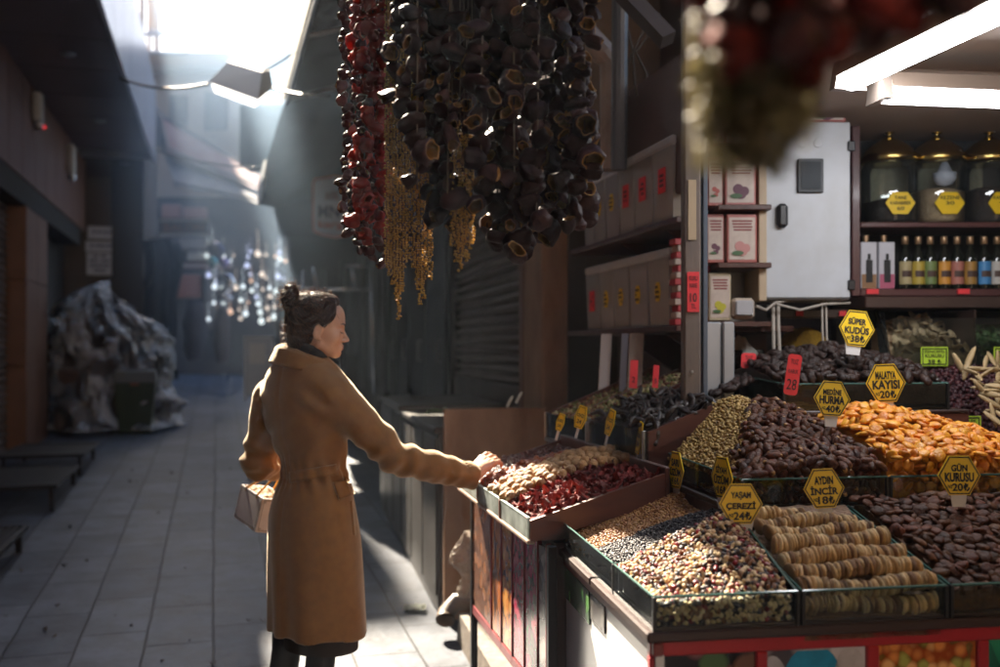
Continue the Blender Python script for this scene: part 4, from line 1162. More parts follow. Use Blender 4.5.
def gift_box(x0, x1, y0, y1, d, depth, c1, fruit, label):
    p0 = PX(x0, y1, d); p1 = PX(x1, y0, d)
    t = empty('gift_box', ((p0[0] + p1[0]) / 2, d, p0[2]), 0, label, 'box', 'gift boxes on the narrow rack')
    m = MB(); m.bbox(None, p0[0], p1[0], d, d + depth, p0[2] + .001, p1[2], .003); m.build('carton', mat('carton_' + fruit, c1, .4), t)
    w_ = p1[0] - p0[0]; h = p1[2] - p0[2]
    m = MB(); m.box(None, p0[0] + w_ * .07, p1[0] - w_ * .07, d - .002, d - .0005, p0[2] + h * .07, p1[2] - h * .07); f = m.build('front_label', M_boxw, t)
    m = MB()
    for k in range(4): m.box(None, p0[0] + w_ * (.16 + .02 * k), p1[0] - w_ * (.16 + .03 * (k % 2)), d - .0035, d - .0025, p1[2] - h * (.16 + .06 * k), p1[2] - h * (.13 + .06 * k))
    m.build('lettering', mat('maroon_print', (.25, .05, .05), .6), f)
    m = MB()
    for (cx, cz, r_, sx) in ((.42, .34, .17, 1), (.62, .30, .15, 1), (.5, .22, .13, 1.3)):
        c = Vector((p0[0] + w_ * cx, d - .004, p0[2] + h * cz))
        m.add([c + Vector((w_ * r_ * sx * math.cos(R(20 * k)), 0, w_ * r_ * math.sin(R(20 * k)))) for k in range(18)], [tuple(range(18))])
        c = c + Vector((0, -.0006, 0))
    # overlapping discs get their own small steps
    for i in range(len(m.v)): m.v[i] = (m.v[i][0], m.v[i][1] - .0006 * (i // 18), m.v[i][2])
    m.build('fruit_print', mat('fruit_' + fruit, {'plum': (.12, .03, .06), 'red': (.45, .10, .08), 'pome': (.5, .22, .2), 'lemon': (.5, .45, .03)}[fruit], .5), f)
    m = MB()
    c = Vector((p0[0] + w_ * .35, d - .007, p0[2] + h * .2))
    m.add([c + Vector((w_ * .2 * math.cos(a_), 0, w_ * .08 * math.sin(a_))) for a_ in [R(30 * k) for k in range(12)]], [tuple(range(12))]); m.build('leaf_print', mat('leaf_ink', (.05, .12, .04), .5), f)
    m = MB(); m.box(None, p0[0] - .002, p0[0] - .0005, d + depth * .1, d + depth * .9, p0[2] + h * .07, p1[2] - h * .07); m.build('side_label', M_boxw, t)
    return t
C_ = (.42, .12, .10)
gift_box(725, 756, 92, 147, 3.72, .1, C_, 'red', 'red illustrated gift box on the topmost rack shelf')
gift_box(707, 722, 100, 147, 3.73, .18, C_, 'pome', 'thin gift box beside the topmost illustrated box')
gift_box(725, 756, 157, 206, 3.72, .1, C_, 'plum', 'cream gift box printed with dark plums on the middle rack')
gift_box(708, 723, 157, 206, 3.73, .18, C_, 'red', 'narrow gift box standing beside the plum printed box')
gift_box(727, 757, 214, 263, 3.72, .1, C_, 'pome', 'cream gift box printed with a pink pomegranate')
gift_box(707, 724, 214, 263, 3.73, .18, C_, 'plum', 'narrow gift box standing beside the pomegranate printed box')
gift_box(709, 731, 273, 321, 3.72, .16, (.5, .42, .28), 'lemon', 'cream gift box printed with green lemons on the lowest rack')
gift_box(806, 846, 92, 122, 3.86, .14, C_, 'plum', 'gift box with dark berries lying on top of the white cabinet')
gift_box(780, 803, 97, 122, 3.88, .14, (.5, .42, .28), 'lemon', 'pale gift box on the white cabinet beside the berry box')
gift_box(850, 884, 95, 108, 3.9, .2, (.35, .45, .62), 'pome', 'flat blue and white packet on top of the jar cabinet')
gift_box(886, 922, 96, 108, 3.9, .2, (.30, .52, .42), 'lemon', 'flat green patterned packet on top of the jar cabinet')

# junction box
jb = empty('junction_box', PX(744, 320, 3.7), 0, 'small white junction box on the lowest rack board', 'junction box')
a = PX(733, 319, 3.7); b = PX(755, 298, 3.7)
m = MB(); m.bbox(None, a[0], b[0], 3.70, 3.76, a[2] + .001, b[2], .012); m.build('base', mat('aged_white', (.52, .42, .33), .5), jb)
m = MB(); m.bbox(None, a[0] + .008, b[0] - .008, 3.688, 3.699, a[2] + .012, b[2] - .01, .006); m.build('cover', mat('grey_plastic', (.40, .40, .42), .3), jb)

# white electric cabinet
ec = empty('electric_cabinet', PX(805, 300, 3.75), 0, 'dirty white electric cabinet with a black handle and small window', 'electric cabinet')
a = PX(759, 300, 3.75); b = PX(851, 121, 3.75)
M_cab = mat('cabinet_white', (.50, .52, .55), .45, (.36, .35, .33), scale=3.2, detail=10, mix=(.42, .80))
m = MB(); m.bbox(None, a[0], b[0], 3.765, 3.98, a[2], b[2], .006); m.build('case', M_cab, ec)
m = MB(); m.bbox(None, a[0] + .004, b[0] - .004, 3.745, 3.762, a[2] + .006, b[2] - .004, .005); dr = m.build('door', M_cab, ec)
p0 = PX(797, 193, 3.74); p1 = PX(823, 159, 3.74)
m = MB(); m.bbox(None, p0[0], p1[0], 3.73, 3.744, p0[2], p1[2], .004); m.build('window_frame', mat('dark_rubber', (.03, .033, .037), .5), dr)
m = MB(); m.box(None, p0[0] + .012, p1[0] - .012, 3.726, 3.729, p0[2] + .012, p1[2] - .012); m.build('window', mat('meter_glass', (.02, .025, .03), .3, spec=.08), dr)
p0 = PX(776, 228, 3.74); p1 = PX(787, 204, 3.74)
m = MB(); m.bbox(None, p0[0], p1[0], 3.715, 3.744, p0[2], p1[2], .012); m.build('handle', M_black, dr)
for y in (146, 285):
    p0 = PX(848, y + 5, 3.74); p1 = PX(855, y - 5, 3.74); m = MB(); m.bbox(None, p0[0], p1[0], 3.735, 3.75, p0[2], p1[2], .003); m.build('hinge', M_black, dr)
for x in (788, 803, 818):
    p = PX(x, 143, 3.744); m = MB(); m.lathe([(0, -.003), (.016, -.003), (.019, 0), (0, 0)], (0, 0, 0), 16)
    mm = MB(); mm.add([(p[0] + v[0], p[1] + v[2], p[2] + v[1]) for v in m.v], m.f); mm.build('knockout', M_cab, dr)
# cables below it
m = MB()
for (x0, x1) in ((773, 774), (778, 782), (822, 826), (826, 830)):
    m.tube([PX(x0, 299, 3.8), PX(x0 + .5, 330, 3.72), PX(x1, 395, 3.66)], .007 if x0 < 800 else .004, 8)
m.tube([PX(756, 306, 3.72), PX(766, 310, 3.74), PX(775, 303, 3.76), PX(790, 300, 3.78)], .006, 8)
m.tube([PX(776, 304, 3.72), PX(800, 310, 3.74), PX(825, 304, 3.76), PX(850, 303, 3.78)], .005, 8)
m.thing('cable', mat('dirty_cable', (.36, .31, .26), .5), 'pale cables hanging from the white electric cabinet', 'cable')

# bins of grain seen under the cabinet
M_yelgrain = mat('turmeric_grain', (.55, .33, .03), .8, (.38, .21, .02), scale=110, detail=2, bump=.5, bscale=140)
def grain_bin(x0, x1, y0, y1, d, gm, label, depth=.3, fillz=.3, rise=.07):
    p0 = PX(x0, y1, d); p1 = PX(x1, y0, d)
    t = empty('grain_bin', ((p0[0] + p1[0]) / 2, d, p0[2]), 0, label, 'grain bin')
    m = MB(); m.box(None, p0[0], p1[0], d, d + .005, p0[2], p1[2]); m.box(None, p0[0], p0[0] + .005, d + .006, d + depth, p0[2], p1[2]); m.box(None, p1[0] - .005, p1[0], d + .006, d + depth, p0[2], p1[2]); m.build('tub', M_glass, t)
    def fn(a, b): return Vector((p0[0] + .007 + (p1[0] - p0[0] - .014) * a, d + .008 + (depth - .01) * b, p0[2] + (p1[2] - p0[2]) * .8 + rise * math.sin(a * math.pi) * min(1, b * 2.2) + .012 * mn.noise(Vector((a * 5, b * 5, x0)))))
    m = MB(); m.grid(fn, 24, 16)
    m.grid(lambda a, b: Vector((p0[0] + .007 + (p1[0] - p0[0] - .014) * a, d + .0075, p0[2] + .003 + b * ((fn(a, 0)[2]) - p0[2] - .003))), 24, 2)
    m.build('contents', gm, t, smooth=True)
grain_bin(742, 764, 350, 372, 3.75, M_grey, 'glass bin of grey seeds behind the red tag')
grain_bin(790, 850, 346, 375, 3.95, M_yelgrain, 'glass bin heaped with yellow grain under the electric cabinet', rise=.1)
# dark rack with red stickers under the cabinet
m = MB(); a = PX(772, 318, 3.98); b = PX(870, 309, 3.98); m.bbox(None, a[0], b[0], 4.0, 4.06, a[2], b[2], .004)
rk = empty('stock_rack', PX(820, 330, 4.0), 0, 'dark stock rack with small red stickers below the electric cabinet', 'shelf')
m.build('rail', M_darkwood, rk)
for x in (796, 839):
    m = MB(); p0 = PX(x, 316, 3.99); p1 = PX(x + 7, 311, 3.99); m.box(None, p0[0], p1[0], 3.985, 3.995, p0[2], p1[2]); m.build('sticker', M_fluo, rk)

# jar cabinet
DJ = 4.0
jc = empty('jar_cabinet', PX(930, 295, DJ), 0, 'dark plum cabinet with a shelf of glass jars above bottles', 'cabinet')
x0 = PX(852, 0, DJ)[0]; x1 = PX(1075, 0, DJ)[0]
M_plum = mat('plum_wood', (.10, .035, .035), .38, (.075, .027, .028), scale=3, stretch=(1, 5, 5), coat=.15)
zt = PX(0, 122, DJ)[2]; zs = PX(0, 222, DJ)[2]; zb = PX(0, 289, DJ)[2]
m = MB(); m.bbox(None, x0 - .02, x1, DJ - .04, DJ + .30, zt, PX(0, 108, DJ)[2], .006); m.build('cornice', mat('cornice_brown', (.22, .11, .075), .4, (.17, .085, .06), scale=3), jc)
m = MB(); m.bbox(None, x0, x0 + .035, DJ, DJ + .30, zb - .03, zt - .001, .004); m.build('side_board', M_plum, jc)
m = MB(); m.bbox(None, x0 + .036, x1, DJ, DJ + .29, zs - .022, zs, .004); m.build('shelf', M_plum, jc)
m = MB(); m.bbox(None, x0 + .036, x1, DJ, DJ + .29, zb - .03, zb, .004); m.build('shelf', M_plum, jc)
m = MB(); m.box(None, x0 + .036, x1, DJ + .291, DJ + .30, zb, zt); m.build('back_board', M_dark, jc)
for x in (872, 963):
    m = MB(); p0 = PX(x - 6, 294, DJ); p1 = PX(x + 6, 289, DJ); m.box(None, p0[0], p1[0], DJ - .008, DJ - .001, p0[2], p1[2]); m.build('sticker', M_fluo, jc)
M_brass = mat('gold_lid', (.65, .48, .16), .22, (.55, .40, .13), scale=6, metal=1.0)
M_jar = glass_mat('jar_glass', (.90, .94, .92), 1.1, .03, .08)
def text_part(m, frp, body, w_=None, h=None, bold=0, fwd=.001, sub=1):
    vs, fs = text_mesh(body, w_, h, bold)
    m.add([frp @ (v + Vector((0, -fwd, 0))) for v in vs], fs)
def jar(px, body, cont_m, fill, label, extra=None):
    c = PX(px, 221.5, DJ + .13); c[2] = zs + .001
    r_ = 26.5 / F * (DJ + .13); H = PX(0, 158, DJ)[2] - zs
    t = empty('glass_jar', c, 0, label, 'glass jar', 'lidded glass jars')
    m = MB(); m.lathe([(r_ * .95, .0), (r_, .012), (r_, H * .9), (r_ * .93, H * .97), (r_ * .9, H)], (0, 0, 0), 32); m.f = m.f[:-1]; m.m = m.m[:-1]; m.build('glass', M_jar, t, smooth=True, local=True)
    m = MB(); n = 16; prof = [(0, .008), (r_ * .93, .008), (r_ * .95, .02), (r_ * .95, H * fill * .85), (r_ * .6, H * fill * .95), (0, H * fill)]; m.lathe(prof, (0, 0, 0), 28); m.build('contents', cont_m, t, smooth=True, local=True)
    m = MB(); m.lathe([(r_ * .99, H), (r_ * 1.03, H + .006), (r_ * 1.03, H + .03), (r_ * .96, H + .036), (r_ * .86, H + .055), (r_ * .55, H + .085), (r_ * .25, H + .105), (.012, H + .115), (.010, H + .122), (.022, H + .130), (.024, H + .142), (.014, H + .152), (0, H + .153)], (0, 0, 0), 36); m.build('lid', M_brass, t, smooth=True, local=True)
    m = MB(); pts = [Vector((.062 * math.cos(R(60 * k)), -r_ - .006, H * .30 + .052 * math.sin(R(60 * k)))) for k in range(6)]; m.prism(pts, (0, .004, 0)); lb = m.build('price_tag', M_yel, t, local=True)
    m = MB()
    for i, (s_, w_) in enumerate(body):
        text_part(m, Matrix.Translation((0, -r_ - .007, H * .30 + .022 - .022 * i)), s_, w_, .014, .01)
    m.build('lettering', M_ink, lb, local=True)
    if extra:
        m = MB(); m.lathe([(0, 0), (.030, .008), (.044, .03), (.046, .055), (.030, .060), (.012, .10), (0, .101)], (.01, -.05, H * fill + .001), 20); m.build('scoop', mat('scoop_white', (.6, .62, .75), .4), t, local=True, smooth=True)
M_clove = mat('cloves', (.035, .02, .015), .8, (.02, .012, .01), scale=130, detail=2, bump=.5, bscale=150)
M_cumin = mat('coriander_seed', (.46, .32, .19), .8, (.32, .21, .12), scale=120, detail=2, bump=.5, bscale=140)
jar(889, [('TANE', .05), ('KARABIBER', .085), ('60', .03)], M_clove, .42, 'gold lidded jar half filled with black peppercorns')
jar(937, [('REZENE', .08), ('30', .035)], M_cumin, .6, 'gold lidded jar of tan seeds holding a white scoop', True)
jar(989, [('KARANFIL', .085), ('90', .035)], M_clove, .62, 'gold lidded jar of dark cloves')
jar(1044, [('KIMYON', .08), ('40', .035)], M_cumin, .6, 'gold lidded jar of seeds at the cabinet end')
m = MB(); p0 = PX(857, 221, DJ + .24); p1 = PX(985, 162, DJ + .24); m.bbox(None, p0[0], p1[0], DJ + .25, DJ + .28, zs + .001, p1[2], .01); m.thing('cloth_backing', mat('sack_cloth', (.34, .30, .22), .9, (.26, .23, .17), scale=40), 'dull sackcloth sheet standing behind the glass jars', 'cloth')
# bottles and two cartons
def bottle(px, c, cap, label, w_=.026):
    x = PX(px, 0, DJ + .06)[0]
    t = empty('oil_bottle', (x, DJ + .06, zb + .001), 0, label, 'bottle', 'small bottles under the jars')
    H = .215
    m = MB(); m.lathe([(w_ * .95, 0), (w_, .006), (w_, H * .58), (w_ * .8, H * .68), (w_ * .42, H * .78), (w_ * .4, H * .88)], (0, 0, 0), 20); m.build('glass', mat('dark_bottle', (.012, .014, .010), .08, spec=.7), t, local=True, smooth=True)
    m = MB(); m.lathe([(w_ * .5, H * .88), (w_ * .54, H * .885), (w_ * .54, H * 1.02), (w_ * .5, H * 1.03)], (0, 0, 0), 16); m.build('cap', cap, t, local=True, smooth=True)
    m = MB(); m.grid(lambda a, b: ((w_ + .0012) * math.sin(R(-75 + 150 * a)), -(w_ + .0012) * math.cos(R(-75 + 150 * a)), H * (.1 + .44 * b)), 10, 1); lb = m.build('label', c, t, local=True, smooth=True)
    m = MB(); m.grid(lambda a, b: ((w_ + .0020) * math.sin(R(-45 + 90 * a)), -(w_ + .0020) * math.cos(R(-45 + 90 * a)), H * (.24 + .12 * b)), 10, 1); m.build('print', mat('label_print', (.07, .035, .025), .6), lb, local=True)
M_cap = mat('bronze_cap', (.35, .22, .12), .35, metal=.6)
cols = [(905, (.42, .34, .17), 'cream and brown'), (918, (.45, .33, .05), 'ochre'), (930, (.16, .22, .07), 'olive and green'), (944, (.62, .28, .04), 'orange'), (957, (.42, .16, .12), 'brick red'), (970, (.35, .19, .04), 'amber'), (984, (.06, .24, .50), 'bright blue'), (997, (.50, .47, .42), 'off white'), (1010, (.4, .3, .1), 'gold'), (1024, (.3, .1, .1), 'maroon')]
for (px, c, nm) in cols:
    bottle(px, mat('label_' + nm.replace(' ', '_'), c, .5), M_cap, 'dark glass bottle with %s label under the jars' % nm)
for k, (xa, xb) in enumerate(((861, 877), (879, 895))):
    p0 = PX(xa, 288.5, DJ + .03); p1 = PX(xb, 242, DJ + .03)
    t = empty('bottle_carton', ((p0[0] + p1[0]) / 2, DJ + .03, zb + .001), 0, ['white carton with a brown base beside the bottles', 'white carton with pink flowers next to the bottles'][k], 'carton')
    m = MB(); m.bbox(None, p0[0], p1[0], DJ + .03, DJ + .1, zb + .002, p1[2], .003); m.build('carton', mat('bright_card', (.55, .54, .58), .4), t)
    w_ = p1[0] - p0[0]; h = p1[2] - zb
    m = MB(); m.box(None, p0[0] + .003, p1[0] - .003, DJ + .0275, DJ + .029, zb + .004, zb + h * .32); m.build('print_band', mat('band_%d' % k, [(.28, .15, .07), (.45, .10, .17)][k], .5), t)
    m = MB(); m.box(None, p0[0] + w_ * .3, p1[0] - w_ * .3, DJ + .025, DJ + .027, zb + h * .15, zb + h * .62); m.box(None, p0[0] + w_ * .42, p1[0] - w_ * .42, DJ + .025, DJ + .027, zb + h * .63, zb + h * .75); m.build('bottle_print', M_ink, t)
    m = MB(); m.lathe([(.011, 0), (.012, .03), (0, .031)], ((p0[0] + p1[0]) / 2, DJ + .065, p1[2] + .001), 12); m.build('cap', M_cap, t)

# bins below the jar cabinet
cb_ = empty('bin_counter', PX(930, 470, 3.75), 0, 'dark wooden counter of glass fronted bins below the jar cabinet', 'counter')
x0 = PX(880, 0, 3.75)[0]; x1 = PX(1080, 0, 3.75)[0]
zA = PX(0, 365, 3.75)[2]; zB_ = PX(0, 310, 3.75)[2]
m = MB(); m.bbox(None, x0, x1, 3.74, 4.1, PX(0, 388, 3.75)[2], zA, .004); m.build('ledge', M_redwood, cb_)
m = MB(); m.bbox(None, x0 - .03, x1, 3.82, 4.2, zB_ + .01, zb - .04, .004); m.build('top_board', M_darkwood, cb_)
m = MB(); m.box(None, x0 - .03, x1, 4.15, 4.2, 1.0, zB_ + .009); m.build('back_board', M_dark, cb_)
m = MB(); m.box(None, x0 + .2, x1, 3.70, 4.1, .8, PX(0, 440, 3.6)[2]); m.build('base', M_redwood, cb_)
m = MB(); m.prism([PX(881, 364, 3.752), PX(892, 364, 3.752), PX(884, 312, 3.9), PX(875, 310, 3.95)], (0, .006, 0)); m.build('pane', M_glass, cb_)
m = MB(); m.box(None, PX(892, 0, 3.745)[0], x1, 3.738, 3.744, zA + .001, PX(0, 318, 3.745)[2]); m.build('pane', M_glass, cb_)
m = MB(); xq = PX(974, 0, 3.75)[0]; m.box(None, xq, xq + .006, 3.746, 4.1, zA + .001, zB_); m.build('divider', M_darkwood, cb_)

# two fluorescent lamps under the ceiling
def fluo(a, b, label):
    a = Vector(a); b = Vector(b); dv = (b - a).normalized(); sd_ = dv.cross(Vector((0, 0, 1))).normalized(); up = Vector((0, 0, 1))
    t = empty('fluorescent_lamp', a, 0, label, 'ceiling lamp')
    def sect(w1, w2, z0, z1, aa, bb): 
        return [aa - sd_ * w1 + up * z0, aa + sd_ * w1 + up * z0, bb + sd_ * w1 + up * z0, bb - sd_ * w1 + up * z0, aa - sd_ * w2 + up * z1, aa + sd_ * w2 + up * z1, bb + sd_ * w2 + up * z1, bb - sd_ * w2 + up * z1]
    m = MB(); m.hexa(sect(.055, .035, 0.001, .05, a, b)); m.build('housing', mat('lamp_housing', (.35, .26, .2), .4), t)
    for (p, q_) in ((a - dv * .03, a), (b, b + dv * .03)):
        m = MB(); m.hexa(sect(.056, .04, -.035, .052, p, q_)); m.build('end_cap', mat('lamp_cap', (.30, .24, .2), .4), t)
    m = MB(); n = 10
    for e in (a, b):
        pass
    def fn(u, v):
        th = R(-90 + 180 * u); p = a * (1 - v) + b * v
        return p + sd_ * (.046 * math.sin(th)) - up * (.038 * math.cos(th))
    m.grid(fn, 12, 1); m.build('diffuser', mat('lamp_diffuser', (.9, .9, .9), .4, emit=((.93, .95, 1.0), LAMP)), t, smooth=True)
LAMP = 5.5
fluo(PX(851, 78, 2.95), PX(1040, -12, 2.25), 'lit fluorescent lamp running toward the alley under the ceiling')
fluo(PX(884, 91, 3.0), PX(1090, 99, 3.1), 'lit fluorescent lamp parallel to the jar cabinet')
# ================================================================== GOODS
def ico(sub):
    import bmesh
    bm = bmesh.new(); bmesh.ops.create_icosphere(bm, subdivisions=sub, radius=1.0)
    v = np.array([x.co[:] for x in bm.verts]); f = np.array([[q.index for q in p.verts] for p in bm.faces]); bm.free()
    return v, f
ICO = {k: ico(k) for k in (1, 2, 3)}
def blob(scale, sub=2, amp=.1, freq=1.6, seed=0, ridge=None, fn=None):
    v, f = ICO[sub]; out = []
    for p in v:
        q = Vector(p); n = mn.noise(q * freq + Vector((seed * 7.1, seed * 3.3, 0))) * amp
        n += mn.noise(q * freq * 2.7 + Vector((0, seed * 5.1, seed))) * amp * .45
        r_ = 1 + n
        p2 = q * r_
        if fn: p2 = fn(p2, q)
        out.append((p2[0] * scale[0], p2[1] * scale[1], p2[2] * scale[2]))
    return np.array(out), f
def kind_mesh(name, vf, mt):
    me = bpy.data.meshes.new(name); me.from_pydata(vf[0].tolist(), [], vf[1].tolist()); me.update()
    me.polygons.foreach_set('use_smooth', [True] * len(me.polygons)); me.materials.append(mt); return me

def in_view(p):
    if p[1] < .1: return False
    x = 500 + F * p[0] / p[1]; y = 347 + F * (CZ - p[2]) / p[1]
    return -12 < x < 1014 and -12 < y < 682
def spots(poly_in, x0, x1, y0, y1, sp, r_, jit=.32):
    out = []; row = 0; y = y0
    while y <= y1:
        x = x0 + (sp / 2 if row % 2 else 0)
        while x <= x1:
            px_, py_ = x + r_.uniform(-jit, jit) * sp, y + r_.uniform(-jit, jit) * sp
            if poly_in(px_, py_): out.append((px_, py_))
            x += sp
        y += sp * .87; row += 1
    return out

def normal_of(hf, fr, x, y, e=.012):
    gx = (hf(x + e, y) - hf(x - e, y)) / (2 * e); gy = (hf(x, y + e) - hf(x, y - e)) / (2 * e)
    n = fr.x * (-gx) + fr.y * (-gy) + Vector((0, 0, 1)); return n.normalized()

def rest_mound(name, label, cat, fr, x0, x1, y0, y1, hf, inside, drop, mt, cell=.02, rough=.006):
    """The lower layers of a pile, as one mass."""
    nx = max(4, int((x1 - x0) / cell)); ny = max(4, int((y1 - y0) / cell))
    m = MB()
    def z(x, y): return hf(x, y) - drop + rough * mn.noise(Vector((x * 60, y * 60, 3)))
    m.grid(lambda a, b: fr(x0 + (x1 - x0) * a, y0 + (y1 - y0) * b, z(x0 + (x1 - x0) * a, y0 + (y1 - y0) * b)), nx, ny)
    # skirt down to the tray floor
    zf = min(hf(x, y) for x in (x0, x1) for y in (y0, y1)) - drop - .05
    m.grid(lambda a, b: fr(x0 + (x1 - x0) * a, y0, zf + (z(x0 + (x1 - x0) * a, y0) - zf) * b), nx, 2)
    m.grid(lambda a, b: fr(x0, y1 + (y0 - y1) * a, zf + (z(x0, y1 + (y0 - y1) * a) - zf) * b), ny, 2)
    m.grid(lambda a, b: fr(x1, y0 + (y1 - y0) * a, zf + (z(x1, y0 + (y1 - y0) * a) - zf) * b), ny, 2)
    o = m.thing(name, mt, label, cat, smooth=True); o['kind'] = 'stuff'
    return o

def pile(fr, x0, x1, y0, y1, hf, meshes, sp, name, label, cat, group, seed=1, inside=None, flat=0.0, lift=0.0, weights=None, scale=(.85, 1.15), along=None, layers=1, zj=.25):
    """Individual pieces lying on the surface hf; flat 0..1 = how much they lie down on it. meshes: list of meshes or of (mesh, name, label, cat, group)."""
    r_ = random.Random(seed); inside = inside or (lambda x, y: True); n_ = 0
    for L_ in range(layers):
        for (x, y) in spots(inside, x0, x1, y0, y1, sp, r_):
            k = r_.choices(range(len(meshes)), weights)[0]
            me = meshes[k]; nm, lb, ct, gp = name, label, cat, group
            if isinstance(me, tuple): me, nm, lb, ct, gp = me
            n = normal_of(hf, fr, x, y)
            p = fr(x, y, hf(x, y)) + n * (lift + sp * r_.uniform(-zj, zj) - L_ * sp * .4)
            if not in_view(p): continue
            tilt = Vector((r_.gauss(0, 1), r_.gauss(0, 1), r_.gauss(0, 1))) * (1 - flat)
            up = (n + tilt).normalized()
            q = up.to_track_quat('Z', 'Y') @ Euler((0, 0, r_.uniform(0, 6.283))).to_quaternion()
            o = bpy.data.objects.new(nm, me); COL.objects.link(o)
            o.location = p; o.rotation_euler = q.to_euler()
            s_ = r_.uniform(*scale); o.scale = (s_, s_, s_)
            tag(o, lb, ct, gp); n_ += 1
    return n_

def mass(fr, x0, x1, y0, y1, hf, vfs, mats, sp, name, label, cat, seed=1, inside=None, flat=.2, layers=1, zj=.3, scale=(.8, 1.2), lift=0.0, extra=None):
    """Uncountable small pieces as one object."""
    r_ = random.Random(seed); inside = inside or (lambda x, y: True)
    V = []; Fc = []; MI = []; n0 = 0
    for L_ in range(layers):
        for (x, y) in spots(inside, x0, x1, y0, y1, sp, r_, .45):
            k = r_.randrange(len(vfs)); v, f = vfs[k]
            n = normal_of(hf, fr, x, y)
            p = fr(x, y, hf(x, y)) + n * (lift + sp * r_.uniform(-zj, zj) - L_ * sp * .6)
            up = (n + Vector((r_.gauss(0, 1), r_.gauss(0, 1), r_.gauss(0, 1))) * (1 - flat)).normalized()
            M = np.array((up.to_track_quat('Z', 'Y') @ Euler((0, 0, r_.uniform(0, 6.283))).to_quaternion()).to_matrix()) * r_.uniform(*scale)
            V.append(v @ M.T + np.array(p)); Fc.append(f + n0); n0 += len(v); MI.append(np.full(len(f), r_.randrange(len(mats))))
    V = np.concatenate(V); Fc = np.concatenate(Fc); MI = np.concatenate(MI)
    base = np.array([V[:, 0].mean(), V[:, 1].mean(), V[:, 2].min()])
    me = bpy.data.meshes.new(name); me.from_pydata((V - base).tolist(), [], Fc.tolist())
    for m_ in mats: me.materials.append(m_)
    me.polygons.foreach_set('material_index', MI.astype(np.int32)); me.polygons.foreach_set('use_smooth', [True] * len(me.polygons)); me.update()
    o = bpy.data.objects.new(name, me); COL.objects.link(o); o.location = base
    return tag(o, label, cat, kind='stuff')

def variants(name, n, fnv, mt):
    return [kind_mesh(name, fnv(i), mt[i % len(mt)] if isinstance(mt, list) else mt) for i in range(n)]

# ---------------- materials
M_date = mat('date_skin', (.105, .030, .009), .42, (.032, .011, .006), scale=90, rand=.5, hue=.012, spec=.28, bump=.35, bscale=220)
M_date2 = mat('black_date', (.034, .014, .009), .4, (.016, .008, .006), scale=90, rand=.4, spec=.35, coat=.05, bump=.35, bscale=200)
M_tip = mat('date_tip', (.35, .19, .06), .5)
M_apr = mat('apricot', (.76, .32, .022), .45, (.64, .21, .014), scale=55, rand=.22, hue=.012, coat=.05, bump=.25, bscale=110)
M_sunapr = mat('brown_apricot', (.10, .036, .015), .6, (.042, .017, .010), scale=60, rand=.5, hue=.012, spec=.22, bump=.3, bscale=120)
M_waln = mat('walnut_shell', (.36, .20, .075), .6, (.24, .12, .042), scale=120, rand=.25, bump=.45, bscale=170)
M_juj = mat('jujube', (.30, .075, .02), .3, (.18, .036, .012), scale=90, rand=.35, hue=.02, coat=.08, bump=.2, bscale=150)
M_tom = translucent_mat('dried_tomato', (.18, .018, .012), .12, .6, (.085, .009, .008), 60, rand=.5, gloss=.25)
M_pepd = mat('dark_pepper', (.018, .013, .012), .38, (.03, .02, .016), scale=60, rand=.4, bump=.3, bscale=80)
M_haz = mat('blanched_nut', (.74, .60, .40), .7, (.58, .42, .24), scale=120, rand=.25, spec=.25, hue=.012)
M_chick = mat('chickpea', (.66, .51, .30), .75, (.52, .37, .18), scale=120, rand=.25, spec=.2, bump=.3, bscale=200)
M_cash = mat('cashew', (.70, .54, .32), .65, (.55, .39, .20), scale=90, rand=.2, spec=.25)
M_alm = mat('almond_skin', (.22, .09, .035), .6, (.15, .06, .025), scale=110, rand=.25, bump=.3, bscale=160)
M_rais = mat('raisin', (.022, .012, .012), .42, (.035, .018, .015), scale=90, rand=.4, bump=.4, bscale=200)
M_cran = mat('cranberry', (.36, .014, .026), .35, (.16, .008, .016), scale=80, rand=.3, coat=.3, bump=.3, bscale=150)

# ---------------- meshes
def fold(amp):
    return lambda p, q: Vector((p[0], p[1] * (1 - amp * max(0, q[2]) * abs(math.sin(q[0] * 6))), p[2]))
def date_v(i, L=.023, r_=.0115):
    def fn(p, q):
        a = math.atan2(q[1], q[2]); wr = 1 + .07 * math.sin(a * 5 + i + q[0] * 2.2) * (1 - q[0] ** 2)
        return Vector((p[0], p[1] * wr, p[2] * wr))
    return blob((L, r_, r_ * .92), 2, .16, 1.4, i + 1, fn=fn)
DATES = variants('date', 5, lambda i: date_v(i), M_date)
# a pale stalk tip on some
for me in DATES[:3]:
    me.materials.append(M_tip)
    for p in me.polygons:
        if p.center.x > .0188: p.material_index = 1
BDATES = variants('black_date', 4, lambda i: date_v(i + 9, .027, .0145), M_date2)
def apr_v(i, r_=.0185):
    def fn(p, q):
        rr = math.hypot(q[0], q[1])
        dent = .35 * math.exp(-(rr / .45) ** 2) * (1 if q[2] > 0 else .4)
        return Vector((p[0] * (1 + .12 * math.sin(2 * math.atan2(q[1], q[0]) + i)), p[1], p[2] * (1 - dent) + .18 * q[0] * (1 if i % 2 else -1)))
    return blob((r_, r_ * .9, r_ * .40), 2, .16, 1.3, i + 20, fn=fn)
APR = variants('apricot', 6, lambda i: apr_v(i), M_apr)
SAPR = variants('sun_dried_apricot', 5, lambda i: apr_v(i + 7, .0172), M_sunapr)
def waln_v(i):
    def fn(p, q):
        seam = math.exp(-(q[1] / .09) ** 2) * .09
        groove = .025 * math.sin(q[0] * 9 + 3 * q[2]) * math.sin(q[2] * 8 + q[1] * 5)
        return p * (1 + seam + groove)
    return blob((.0195, .0178, .0178), 3, .05, 2.0, i + 30, fn=fn)
